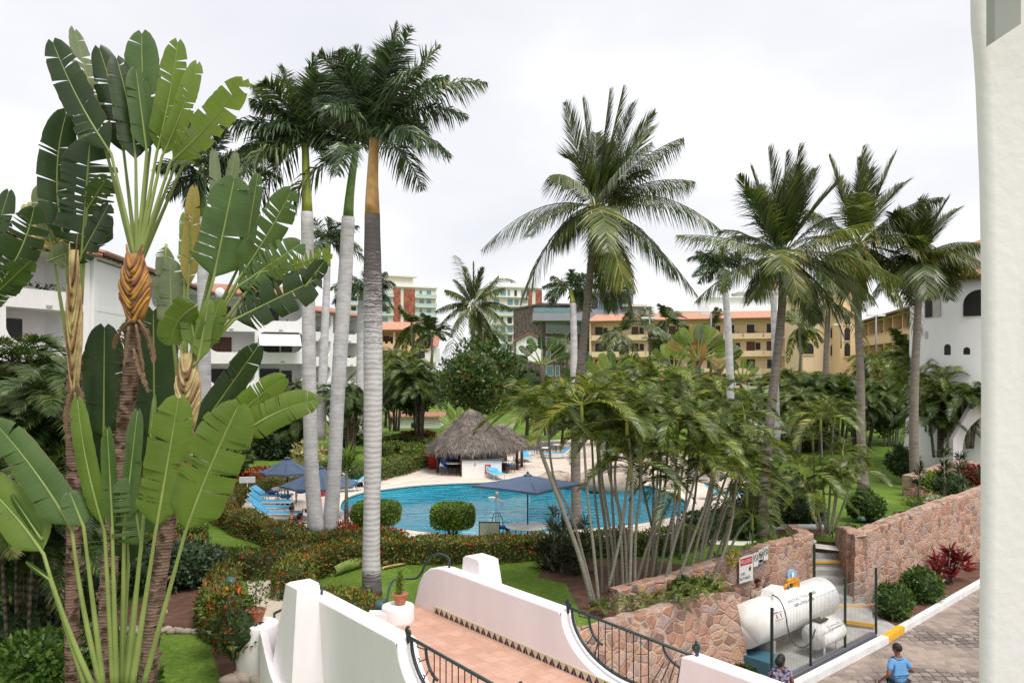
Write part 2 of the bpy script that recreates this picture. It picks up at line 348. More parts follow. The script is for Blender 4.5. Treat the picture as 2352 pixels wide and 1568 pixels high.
M['padm'] = paddlem('paddle_leaf_mid', (.045, .08, .025), (.08, .135, .04), (.13, .19, .065), .25)
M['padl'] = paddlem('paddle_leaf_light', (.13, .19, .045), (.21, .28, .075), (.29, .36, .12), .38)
M['pady'] = paddlem('paddle_leaf_dry', (.2, .17, .06), (.38, .28, .10), (.45, .38, .18), .35)
M['padg'] = paddlem('paddle_leaf_grey', (.10, .13, .07), (.17, .2, .12), (.24, .27, .18), .3)
M['stalk'] = plain('leaf_stalk', (.26, .31, .09), .45, .3, 2, col2=(.19, .24, .07))
M['stalkd'] = plain('leaf_stalk_dark', (.10, .15, .06), .45, .3, 2)
M['sheath'] = plain('orange_leaf_sheath', (.46, .22, .05), .8, .5, 3, .3, 12, col2=(.22, .10, .04))
M['sheathd'] = plain('dry_sheath_edge', (.24, .10, .055), .7, .5, 6, .3, 12, col2=(.09, .04, .03))
M['sheathy'] = plain('straw_leaf_sheath', (.48, .38, .17), .5, .4, 4, .3, 12, col2=(.25, .15, .07))
M['tankp'] = plain('weathered_tank_paint', (.80, .79, .765), .38, .05, 1.6, .05, 30, col2=(.68, .645, .59), p=(.28, .5))
def stonem():
    m, t, b = nodes('pink_stone_masonry'); v = objco(t)
    nn = noise(t, 2.2, 3, v); vv = mix(t, .16, v, nn.outputs['Color'])
    mp = t.nodes.new('ShaderNodeMapping'); mp.inputs['Scale'].default_value = (1, 1, 1.25); t.links.new(vv, mp.inputs[0])
    vo = t.nodes.new('ShaderNodeTexVoronoi'); vo.feature = 'F1'; vo.inputs['Scale'].default_value = 3.9; vo.inputs['Randomness'].default_value = .95
    ve = t.nodes.new('ShaderNodeTexVoronoi'); ve.feature = 'DISTANCE_TO_EDGE'; ve.inputs['Scale'].default_value = 3.9; ve.inputs['Randomness'].default_value = .95
    t.links.new(mp.outputs[0], vo.inputs['Vector']); t.links.new(mp.outputs[0], ve.inputs['Vector'])
    s = t.nodes.new('ShaderNodeSeparateColor'); t.links.new(vo.outputs['Color'], s.inputs[0])
    r = ramp(t, [(0, (.20, .14, .125)), (.2, (.36, .20, .14)), (.4, (.46, .27, .205)), (.6, (.45, .32, .26)), (.78, (.34, .26, .25)), (.9, (.50, .31, .20)), (1, (.24, .17, .16))])
    t.links.new(s.outputs[0], r.inputs[0])
    n2 = noise(t, 7, 6, v, .7); r2 = ramp(t, [(.3, (.68, .66, .66)), (.7, (1.15, 1.1, 1.05))]); t.links.new(n2.outputs['Fac'], r2.inputs[0])
    c = mix(t, 1.0, r.outputs[0], r2.outputs[0], 'MULTIPLY')
    re = ramp(t, [(.02, (1, 1, 1)), (.09, (0, 0, 0))]); t.links.new(ve.outputs['Distance'], re.inputs[0])
    n3 = noise(t, 3, 3, v); rm = ramp(t, [(.35, (.36, .255, .195)), (.65, (.48, .36, .275))]); t.links.new(n3.outputs['Fac'], rm.inputs[0])
    c = mix(t, re.outputs[0], c, rm.outputs[0])
    t.links.new(c, b.inputs['Base Color']); b.inputs['Roughness'].default_value = .9; b.inputs['Specular IOR Level'].default_value = .15
    rb = ramp(t, [(0, (0, 0, 0)), (.12, (1, 1, 1))]); t.links.new(ve.outputs['Distance'], rb.inputs[0])
    bump(t, b, mix(t, .3, rb.outputs[0], n2.outputs['Fac']), .7, .05); return m
M['stone'] = stonem()
def brickm(name, c1, c2, mortar, bw, bh, rot=0, off=.5, ms=.02, st=.3, col_noise=.4):
    m, t, b = nodes(name); v = objco(t, (1, 1, 1), (0, 0, rot))
    k = t.nodes.new('ShaderNodeTexBrick'); k.offset = off; k.inputs['Scale'].default_value = 1; k.inputs['Brick Width'].default_value = bw; k.inputs['Row Height'].default_value = bh
    k.inputs['Mortar Size'].default_value = ms; k.inputs['Color1'].default_value = (*c1, 1); k.inputs['Color2'].default_value = (*c2, 1); k.inputs['Mortar'].default_value = (*mortar, 1)
    t.links.new(v, k.inputs['Vector']); n = noise(t, 2.5, 5, v, .6); r = ramp(t, [(.3, (1-col_noise,)*3), (.7, (1.12,)*3)]); t.links.new(n.outputs['Fac'], r.inputs[0])
    t.links.new(mix(t, 1.0, k.outputs['Color'], r.outputs[0], 'MULTIPLY'), b.inputs['Base Color']); b.inputs['Roughness'].default_value = .7
    bump(t, b, k.outputs['Fac'], -st, .01); return m
M['tile'] = brickm('terracotta_floor_tile', (.47, .26, .185), (.54, .33, .25), (.42, .24, .17), .30, .30, 0, .5, .008, .2, .12)
M['decktile'] = plain('beige_deck', (.66, .56, .47), .8, .12, .9, .2, 50)
M['path'] = plain('beige_path', (.50, .42, .33), .85, .18, 1.5, .3, 50)
def deckm():
    m, t, b = nodes('beige_pool_deck'); v = objco(t)
    k = t.nodes.new('ShaderNodeTexBrick'); k.offset = 0; k.inputs['Scale'].default_value = 1; k.inputs['Brick Width'].default_value = 2.2; k.inputs['Row Height'].default_value = 2.2
    k.inputs['Mortar Size'].default_value = .06; k.inputs['Color1'].default_value = (.60, .49, .41, 1); k.inputs['Color2'].default_value = (.66, .55, .47, 1); k.inputs['Mortar'].default_value = (.78, .72, .64, 1)
    mp = t.nodes.new('ShaderNodeMapping'); mp.inputs['Rotation'].default_value = (0, 0, .5); t.links.new(v, mp.inputs[0]); t.links.new(mp.outputs[0], k.inputs['Vector'])
    n = noise(t, 1.4, 5, v, .6); r = ramp(t, [(.3, (.85,)*3), (.7, (1.1,)*3)]); t.links.new(n.outputs['Fac'], r.inputs[0])
    t.links.new(mix(t, 1.0, k.outputs['Color'], r.outputs[0], 'MULTIPLY'), b.inputs['Base Color']); b.inputs['Roughness'].default_value = .75; return m
M['deck'] = deckm()
def paverm():
    m, t, b = nodes('stone_paver_road'); v = objco(t)
    nn = noise(t, 1.5, 2, v); vv = mix(t, .12, v, nn.outputs['Color'])
    ve = t.nodes.new('ShaderNodeTexVoronoi'); ve.feature = 'DISTANCE_TO_EDGE'; ve.inputs['Scale'].default_value = 4.2; ve.inputs['Randomness'].default_value = .38
    vo = t.nodes.new('ShaderNodeTexVoronoi'); vo.inputs['Scale'].default_value = 4.2; vo.inputs['Randomness'].default_value = .38
    t.links.new(vv, ve.inputs['Vector']); t.links.new(vv, vo.inputs['Vector'])
    s = t.nodes.new('ShaderNodeSeparateColor'); t.links.new(vo.outputs['Color'], s.inputs[0])
    r = ramp(t, [(0, (.14, .115, .105)), (.5, (.22, .18, .16)), (1, (.31, .26, .23))]); t.links.new(s.outputs[0], r.inputs[0])
    re = ramp(t, [(.02, (1, 1, 1)), (.10, (0, 0, 0))]); t.links.new(ve.outputs['Distance'], re.inputs[0])
    n = noise(t, .28, 4, v, .6); rs = ramp(t, [(.44, (0, 0, 0)), (.62, (.85, .85, .85))]); t.links.new(n.outputs['Fac'], rs.inputs[0])
    n5 = noise(t, 6, 5, v, .7); rsand = ramp(t, [(.3, (.34, .265, .215)), (.7, (.45, .355, .29))]); t.links.new(n5.outputs['Fac'], rsand.inputs[0])
    jt = mix(t, rs.outputs[0], (.045, .035, .03), rsand.outputs[0])
    c = mix(t, re.outputs[0], r.outputs[0], jt)
    c = mix(t, mix(t, .75, (0, 0, 0), rs.outputs[0]), c, rsand.outputs[0])
    t.links.new(c, b.inputs['Base Color']); b.inputs['Roughness'].default_value = .85; b.inputs['Specular IOR Level'].default_value = .2
    rb = ramp(t, [(0, (0, 0, 0)), (.12, (1, 1, 1))]); t.links.new(ve.outputs['Distance'], rb.inputs[0]); bump(t, b, rb.outputs[0], .4, .02); return m
M['paver'] = paverm()
def rooftilem(name='clay_roof_tile', c1=(.30, .12, .075), c2=(.55, .27, .19)):
    m, t, b = nodes(name)
    wv = t.nodes.new('ShaderNodeTexWave'); wv.bands_direction = 'X'; wv.inputs['Scale'].default_value = 1.6; wv.inputs['Distortion'].default_value = .6; t.links.new(objco(t), wv.inputs['Vector'])
    n = noise(t, 2.5, 6, None, .75); f = mix(t, .6, wv.outputs['Fac'], n.outputs['Fac']); r = ramp(t, [(.3, c1), (.7, c2)]); t.links.new(f, r.inputs[0])
    t.links.new(r.outputs[0], b.inputs['Base Color']); b.inputs['Roughness'].default_value = .85; bump(t, b, wv.outputs['Fac'], .8, .08); return m
M['roof'] = rooftilem()
M['roofs'] = rooftilem('salmon_roof_tile', (.50, .22, .13), (.64, .34, .22))
def waterm():
    m, t, b = nodes('pool_water')
    n0 = noise(t, .16, 3, objco(t)); r = ramp(t, [(.35, (.0, .13, .24)), (.65, (.005, .29, .41))]); t.links.new(n0.outputs['Fac'], r.inputs[0])
    t.links.new(r.outputs[0], b.inputs['Base Color']); b.inputs['Roughness'].default_value = .02; b.inputs['IOR'].default_value = 1.33; b.inputs['Specular IOR Level'].default_value = .5
    mp = t.nodes.new('ShaderNodeMapping'); mp.inputs['Scale'].default_value = (.55, 1.5, 1); mp.inputs['Rotation'].default_value = (0, 0, .10)
    t.links.new(objco(t), mp.inputs[0]); a = noise(t, 1.7, 3, mp.outputs[0], .5); a.inputs['Distortion'].default_value = .5
    n4 = noise(t, .12, 2, objco(t)); r4 = ramp(t, [(.42, (.25, .25, .25)), (.62, (1, 1, 1))]); t.links.new(n4.outputs['Fac'], r4.inputs[0])
    hh = mix(t, 1.0, a.outputs['Fac'], r4.outputs[0], 'MULTIPLY')
    bump(t, b, hh, 1.0, .75); return m
M['water'] = waterm()
def thatchm():
    m, t, b = nodes('grey_thatch'); n = noise(t, 3.2, 7, objco(t, (3, 3, .9)), .75); r = ramp(t, [(.3, (.13, .11, .10)), (.5, (.25, .22, .20)), (.72, (.38, .34, .31))]); t.links.new(n.outputs['Fac'], r.inputs[0])
    t.links.new(r.outputs[0], b.inputs['Base Color']); b.inputs['Roughness'].default_value = .95; bump(t, b, n.outputs['Fac'], .9, .1); return m
M['thatch'] = thatchm()
def stripes(name, c1, c2, s=9, rough=.9):
    m, t, b = nodes(name); n = noise(t, s, 5, None, .7); r = ramp(t, [(.46, c1), (.54, c2)]); t.links.new(n.outputs['Fac'], r.inputs[0]); t.links.new(r.outputs[0], b.inputs['Base Color']); b.inputs['Roughness'].default_value = rough; return m
M['dress'] = stripes('purple_floral_fabric', (.03, .018, .06), (.30, .26, .36), 16)
M['beachtowel'] = stripes('blue_towel_fabric', (.01, .035, .30), (.05, .18, .6), 7)
M['polo'] = plain('light_blue_cotton', (.12, .30, .56), .9, .12, 3)
M['khaki'] = plain('khaki_cotton', (.40, .31, .23), .9, .15, 3)
M['redp'] = stripes('brick_red_panel', (.20, .06, .035), (.38, .13, .08), 1.6)
M['fstone'] = stripes('far_stone_cladding', (.10, .07, .065), (.20, .15, .135), 1.2)
M['grey'] = plain('grey_blue_paint', (.28, .29, .33), .6, .08, 1)
M['court'] = plain('teal_court_screen', (.06, .20, .17), .7, .2, 1)
M['sign'] = plain('sign_board', (.80, .79, .76), .5, .05)
M['signred'] = plain('sign_red', (.58, .02, .03), .5, .05)
M['ink'] = plain('black_ink', (.015, .015, .015), .6, 0)
M['steelb'] = plain('pale_blue_metal', (.25, .42, .55), .4, .15)
M['rock'] = plain('boulder', (.44, .36, .29), .9, .35, 2, .8, 6)
# ---------------------------------------------------------------- ground, terrace, road, pool
from mathutils.geometry import tessellate_polygon
def sheet(name, pts, z, mat, holes=()):
    loops = [[V3((p[0], p[1], z)) for p in pts]]+[[V3((p[0], p[1], z)) for p in h] for h in holes]
    tris = tessellate_polygon(loops); fl = [p for l in loops for p in l]
    m = MB(); n = len(m.V); m.V += [tuple(p) for p in fl]
    for t in tris:
        a, b_, c = [fl[i] for i in t]
        t = t if (b_-a).cross(c-a).z > 0 else t[::-1]
        m.F.append(tuple(t)); m.I.append(0); m.S.append(False)
    o = m.build(name, mat); return o
struct(sheet('ground', [(-1500, -300), (1500, -300), (1500, 2500), (-1500, 2500)], -0.05, M['grass']))
TERR = [(-300, 2), (-300, 400), (400, 400), (400, 60), (40, 60), (26, 38.8), (19.2, 33.3), (17.35, 31.95), (15.0, 30.05), (12.7, 27.95), (11.75, 26.8), (12.1, 29.3), (10.7, 29.5), (10.2, 26.9), (5.87, 23.2), (5.5, 21.3), (1.4, 18.2), (-1.5, 14.2), (-2, 2)]
m = MB(); m.prism(TERR[::-1], -0.1, GZ-.001, 0); o = m.build('terrace', [M['soil']]); struct(o)
o = sheet('lawn', TERR, GZ, M['grass']); struct(o)
# road and paved verge
struct(sheet('road', [(-2.5, -5), (60, -5), (60, 60), (30, 45), (24, 38), (5, 21), (-2.5, 13.5)], 0.0, M['paver']))
POOLPX = [(779,1168),(784,1152),(800,1141),(830,1131),(876,1124),(950,1115),(1030,1110),(1143,1106),(1200,1100),(1285,1101),(1380,1105),(1470,1112),(1540,1130),(1580,1155),(1570,1180),(1520,1195),(1450,1207),(1350,1216),(1250,1224),(1130,1229),(1050,1229),(960,1222),(900,1213),(850,1204),(805,1190)]
DZ = 1.72
pool = [tuple(gp(u, v, DZ))[:2] for u, v in POOLPX]
pool = [tuple(p)[:2] for p in catmull([(*p, 0) for p in pool+[pool[0]]], 3)][:-1]
DECKPX = [(548,1150),(575,1118),(640,1095),(720,1084),(830,1070),(990,1043),(1180,1018),(1300,1008),(1420,1012),(1560,1040),(1700,1085),(1760,1130),(1740,1180),(1640,1240),(1500,1242),(1300,1240),(1200,1238),(960,1240),(850,1222),(720,1236),(640,1222),(570,1190)]
deck = [tuple(gp(u, v, DZ))[:2] for u, v in DECKPX]
struct(sheet('pool_deck', deck, DZ, M['deck'], [pool]))
struct(sheet('pool_water', [(p[0], p[1]) for p in pool], DZ-.085, M['water']))
m = MB(); P = pool+[pool[0]]
for a, b_ in zip(P[:-1], P[1:]): m.face([(a[0], a[1], DZ-.17), (b_[0], b_[1], DZ-.17), (b_[0], b_[1], DZ-.03), (a[0], a[1], DZ-.03)], 0)
M['tealtile'] = plain('teal_pool_tile', (.03, .16, .2), .2, .3, 4)
struct(m.build('pool_waterline', M['tealtile']))
cx_ = sum(p[0] for p in pool)/len(pool); cy_ = sum(p[1] for p in pool)/len(pool)
m = MB()
for a, b_ in zip(P[:-1], P[1:]):
    def off(p, k): d = V3((p[0]-cx_, p[1]-cy_, 0)).normalized()*k; return (p[0]+d.x, p[1]+d.y)
    ai, ao, bi, bo = off(a, -.04), off(a, .36), off(b_, -.04), off(b_, .36)
    m.face([(*ai, DZ+.03), (*bi, DZ+.03), (*bo, DZ+.03), (*ao, DZ+.03)][::1], 0)
    m.face([(*ai, DZ-.03), (*bi, DZ-.03), (*bi, DZ+.03), (*ai, DZ+.03)], 0)
    m.face([(*ao, DZ+.03), (*bo, DZ+.03), (*bo, DZ), (*ao, DZ)], 0)
struct(m.build('pool_edge', plain('pool_coping', (.72, .63, .54), .8, .08)))
m = MB(); DP = deck+[deck[0]]
for a, b_ in zip(DP[:-1], DP[1:]): m.face([(a[0], a[1], GZ-.05), (b_[0], b_[1], GZ-.05), (b_[0], b_[1], DZ-.002), (a[0], a[1], DZ-.002)], 0)
struct(m.build('deck_kerb', M['decktile']))
PATHPX = [(618,1360),(640,1320),(700,1312),(700,1290),(600,1300),(545,1322),(560,1365),(575,1400),(590,1460),(600,1500),(760,1500),(760,1400),(660,1400)]
struct(sheet('path', [tuple(gp(u, v))[:2] for u, v in [(566,1322),(650,1308),(668,1330),(672,1420),(760,1440),(900,1440),(940,1400),(985,1500),(640,1520),(612,1420),(572,1375)]], GZ+.004, M['path']))
struct(sheet('garden_path', [tuple(gp(u, v))[:2] for u, v in [(1560,1232),(1700,1243),(1810,1240),(1990,1262),(1990,1272),(1800,1250),(1700,1252),(1550,1246)]], GZ+.006, plain('pale_path', (.72, .68, .62), .85, .1)))
struct(sheet('flower_bed', [tuple(gp(u, v))[:2] for u, v in [(1235,1325),(1250,1300),(1320,1290),(1450,1280),(1560,1295),(1640,1330),(1700,1345),(1560,1400),(1400,1430),(1330,1400),(1300,1340)]], GZ+.006, M['soil']))
struct(sheet('soil_bed', [tuple(gp(u, v))[:2] for u, v in [(160,1420),(300,1390),(520,1290),(560,1330),(545,1400),(520,1440),(560,1600),(520,1600),(470,1440),(330,1440),(170,1450)]], GZ+.006, M['soil']))

# ---------------------------------------------------------------- stone walls
def wallrun(name, label, pts, zb, th, batter=.12, step=.3, seed=1):
    rg = random.Random(seed); Q = []
    for a, b_ in zip(pts[:-1], pts[1:]):
        a = V3(a); b_ = V3(b_); n = max(1, int((b_-a).length/step))
        for i in range(n): Q.append(a.lerp(b_, i/n))
    Q.append(V3(pts[-1]))
    m = MB(); rows = []
    for i, p in enumerate(Q):
        t = (Q[min(i+1, len(Q)-1)]-Q[max(i-1, 0)]); t.z = 0; t.normalize(); nr = V3((t.y, -t.x, 0))   # right side = front
        zt = p.z+rg.uniform(-.035, .035); zb_ = zb(p) if callable(zb) else zb
        H = zt-zb_
        r = []
        for k in range(7):
            f = k/6; o = nr*(batter*H*(1-f)+rg.uniform(-.028, .028)); r.append((p.x+o.x, p.y+o.y, zb_+H*f))
        o = nr*-th; r.append((p.x+o.x*.1+rg.uniform(-.01, .01), p.y+o.y*.1, zt+.035)); r.append((p.x+o.x, p.y+o.y, zt+.03)); r.append((p.x+o.x, p.y+o.y, zb_)); rows.append(r)
    n = len(rows[0])
    for r in rows: m.V += r
    for i in range(len(rows)-1):
        for k in range(n-1):
            a = i*n+k; m.F.append((a, a+n, a+n+1, a+1)); m.I.append(0); m.S.append(False)
    for i in (0, len(rows)-1):
        f = tuple(i*n+k for k in range(n)); m.F.append(f if i == 0 else f[::-1]); m.I.append(0); m.S.append(False)
    o = m.build(name, M['stone']); tag(o, label, 'stone wall'); return o
wallrun('stone_wall', 'low pink stone retaining wall beside the white footbridge and palm clump', [(-.9, 16.2, 1.95), (1.5, 18.0, 1.98), (3.6, 19.7, 2.0), (5.45, 21.1, 2.02), (6.12, 21.25, 1.9)], 0, .35, .2, seed=2)
wallrun('stone_wall', 'tall pink stone wall behind the white gas tank with warning signs on it', [(2.8, 20.9, 2.15), (4.4, 21.9, 2.2), (5.87, 23.0, 2.35), (7.6, 24.5, 2.4), (9.2, 25.9, 2.42), (10.1, 26.7, 2.42), (10.35, 28.9, 2.3)], 0, .38, .03, seed=3)
wallrun('stone_wall', 'long pink stone wall rising right of the garden steps behind the shrubs', [(11.75, 28.8, 2.3), (11.3, 26.2, 2.42), (12.9, 27.6, 2.55), (15.2, 29.7, 2.62), (17.6, 31.6, 2.78), (19.4, 32.9, 2.92), (24, 36.5, 3.3)], 0, .45, .10, seed=4)
wallrun('stone_wall', 'far curved pink stone wall on the lawn near the white tower', [(19.8, 39.5, 2.6), (21.8, 40.5, 2.9), (23.3, 41.2, 3.2), (23.9, 39.5, 2.8), (22.6, 36.2, 2.5)], 1.5, .5, .04, seed=5)
# kerbs and gas yard
def strip(pts, w_, z0, z1, mb, m=0, side=1):
    for a, b_ in zip(pts[:-1], pts[1:]):
        a = V3((*a, 0)); b_ = V3((*b_, 0)); t = (b_-a).normalized(); n = V3((t.y, -t.x, 0))*w_*side
        q = [a, b_, b_+n, a+n]; q = q if side < 0 else q[::-1]
        mb.prism([(p.x, p.y) for p in q], z0, z1, m)
KE = [(2.2, 15.6), (6.45, 19.42), (10.8, 23.3), (11.75, 24.25), (17.6, 29.8), (24, 36.2)]
m = MB(); strip(KE[:3], .22, 0, .2, m, 0, 1); strip(KE[3:], .2, 0, .18, m, 0, 1); o = m.build('kerb', plain('white_kerb_paint', (.74, .73, .73), .7, .15, 3)); struct(o)
m = MB(); strip([(10.8, 23.3), (11.75, 24.25)], .2, 0, .19, m); o = m.build('kerb_yellow', M['yel']); struct(o)
m = MB(); m.prism([(2.2, 15.65), (6.45, 19.5), (10.8, 23.38), (11.75, 24.3), (11.5, 26.3), (10.1, 26.6), (5.9, 22.9), (5.5, 21.0), (1.6, 17.6)][::1], 0, .12, 0); o = m.build('gas_yard_floor', M['concrete']); struct(o)
m = MB(); m.prism([(11.78, 24.3), (17.6, 29.83), (24, 36.2), (22, 36.4), (19.4, 32.9), (15.2, 29.6), (11.5, 26.25)], 0, .10, 0); struct(m.build('planting_bed', M['soil']))
# garden steps
m = MB()
for i in range(7):
    z1 = .3+i*.19; y0 = 25.7+i*.42; x0 = 10.15+.04*i
    m.bx(x0+.05, x0+1.42-.03*i, y0, 29.0, .1 if i == 0 else z1-.19, z1, 0)
m.prism([(9.9, 24.5), (10.9, 24.0), (11.6, 25.7), (10.1, 25.7)], .12, .3, 0)
m.bx(10.15, 11.6, 25.66, 25.695, .28, .34, 1); m.prism([(9.88, 24.46), (10.92, 23.96), (10.94, 24.0), (9.9, 24.5)], .2, .31, 1); m.bx(10.3, 11.5, 27.76, 27.795, 1.2, 1.27, 1)
o = m.build('garden_steps', [M['concrete'], M['yel']]); struct(o)
for (x, y, z, w_, d_, lab) in ((11.0, 30.6, 1.95, 1.0, .25, 'white capped low stone wall at the top of the garden steps'), (10.55, 29.2, 1.8, .35, .5, 'short white capped stone pier beside the garden steps')):
    t = thing('garden_wall', lab, 'low wall', (x, y, 1.2)); m = MB(); m.bx(x-w_, x+w_, y-d_, y+d_, 1.2, z-.08, 0); m.build('wall', M['stone'], t)
    m = MB(); m.bx(x-w_-.05, x+w_+.05, y-d_-.05, y+d_+.05, z-.08, z, 0); m.build('cap', M['wpaint'], t)

# ---------------------------------------------------------------- white footbridge
BD = V3((.617, -.787, 0)); BN = V3((.787, .617, 0))
def B(t, s, z): q = BD*t+BN*s; return V3((q.x, q.y, z))
FT = 2.4; WT = 3.47
bridge = thing('footbridge', 'white walled footbridge with terracotta tile floor and blue tile skirting', 'footbridge', tuple(B(-10, 8.4, 0)))
m = MB(); m.slab([B(-16.3, 7.0, FT-.3), B(4, 7.0, FT-.3), B(4, 9.9, FT-.3), B(-15.55, 9.9, FT-.3), ], (0, 0, 1), .3)
def bridge_floor():
    d = bpy.data.objects.new('floor', None)
b_o = m; rotz = math.atan2(-.787, .617)
fl = MB()
for p0, p1, s0, s1 in ((-16.3, 4, 0, 0),): pass
fm = MB(); fm.bx(-16.2, 4, 7.0, 9.9, FT-.3, FT)
fo = bpy.data.objects.new('floor', fm.mesh('floor', M['tile'])); COL.objects.link(fo); fo.parent = bridge
fo.location = (-bridge.location[0], -bridge.location[1], -bridge.location[2]); fo.rotation_euler = (0, 0, rotz)
# local frame of the bridge: x = along (t), y = across (s), same rotation
def bpart(name, mb, mats):
    o = bpy.data.objects.new(name, mb.mesh(name, mats)); COL.objects.link(o); o.parent = bridge
    o.location = (-bridge.location[0], -bridge.location[1], -bridge.location[2]); o.rotation_euler = (0, 0, rotz); return o
def arc(c, rx, rz, a0, a1, n=8): return [(c[0]+rx*math.cos(math.radians(a0+(a1-a0)*i/n)), c[1]+rz*math.sin(math.radians(a0+(a1-a0)*i/n))) for i in range(n+1)]
def bwall(s0, s1, tR):
    # profile in (t,z): rounded far end, level top, scoop for the railing, then level top again
    left = [(-16.55, 1.2), (-16.5, 2.1), (-16.33, 2.5), (-16.15, 2.94), (-15.95, 3.2), (-15.7, 3.36), (-15.4, 3.44), (-15.1, WT)]
    sc1 = [(tR-.18, WT), (tR-.08, WT-.01), (tR-.02, WT-.06)]+arc((tR+1.55, WT-.02), 1.55, .93, 180, 270, 12)
    sc2 = arc((tR+2.35, WT-.15), .45, .80, 270, 350, 8)+[(tR+2.84, WT-.04), (tR+2.95, WT), (4, WT)]
    poly = left+sc1+sc2+[(4, 1.2)]
    mb = MB(); r = .035
    # bevelled extrusion: outer loops slightly inset
    def loop(s, k):
        out = []
        for i, (t, z) in enumerate(poly):
            a = V3((poly[max(i-1, 0)][0], poly[max(i-1, 0)][1], 0)); b_ = V3((poly[min(i+1, len(poly)-1)][0], poly[min(i+1, len(poly)-1)][1], 0))
            d = (b_-a).normalized(); nn = V3((d.y, -d.x, 0)); out.append((t+nn.x*k, s, z+nn.y*k))
        return out
    L4 = [loop(s0, r), loop(s0+r*.35, r*.25), loop(s0+r, 0), loop(s1-r, 0), loop(s1-r*.35, r*.25), loop(s1, r)]; n = len(poly)
    for l in L4: mb.V += l
    for j in range(5):
        for i in range(n-1):
            a = j*n+i; mb.F.append((a, a+1, a+n+1, a+n)); mb.I.append(0); mb.S.append(True)
    mb.F.append(tuple(range(n))[::-1]); mb.I.append(0); mb.S.append(False); mb.F.append(tuple(5*n+i for i in range(n))); mb.I.append(0); mb.S.append(False)
    bpart('wall', mb, M['white']); return poly
pl = bwall(6.64, 7.04, -11.55); pr = bwall(9.87, 10.2, -11.1)
def buttress(t0, t1, s0, s1, zt, out):
    mb = MB(); k = .05
    z0 = .0
    def q(z, e): return [(t0-e*1.3, s0-(e if out < 0 else 0), z), (t1+e*1.1, s0-(e if out < 0 else 0), z), (t1+e*1.1, s1+(e if out > 0 else 0), z), (t0-e*1.3, s1+(e if out > 0 else 0), z)]
    rows = [q(z0, .42), q(2.2, .17), q(zt-.05, .0), q(zt, -.06)]
    for r_ in rows: mb.V += r_
    for j in range(3):
        for i in range(4): a = j*4+i; b_ = j*4+(i+1) % 4; mb.F.append((a, b_, b_+4, a+4)); mb.I.append(0); mb.S.append(False)
    mb.F.append((12, 13, 14, 15)); mb.I.append(0); mb.S.append(False); bpart('pillar', mb, M['white'])
buttress(-15.17, -14.62, 6.2, 6.67, 3.78, -1); buttress(-14.75, -14.15, 10.17, 10.7, 3.80, 1)
# skirting of triangle tiles
mb = MB(); mb.bx(-15.45, 0, 9.84, 9.868, FT, FT+.16, 0)
t = -15.42
while t < -7:
    y = 9.836
    for dx in (0, .095):
        a = (t+.01+dx, y, FT+.012); b_ = (t+.088+dx, y, FT+.012)
        mb.slab([a, b_, (t+.092, y, FT+.145), (t+.090, y, FT+.145)] if dx == 0 else [a, b_, (t+.102, y, FT+.145), (t+.1, y, FT+.145)], (0, 1, 0), .003, 1)
    t += .2
bpart('tile_skirting', mb, [plain('cream_glazed_tile', (.62, .55, .38), .35, .1), plain('navy_glazed_tile', (.012, .012, .06), .25, .1)])
mb = MB(); mb.bx(-16.26, -16.202, 7.05, 9.9, FT-.04, FT+.004, 0); bpart('floor_edge', mb, plain('orange_edge_tile', (.62, .36, .12), .6, .2))
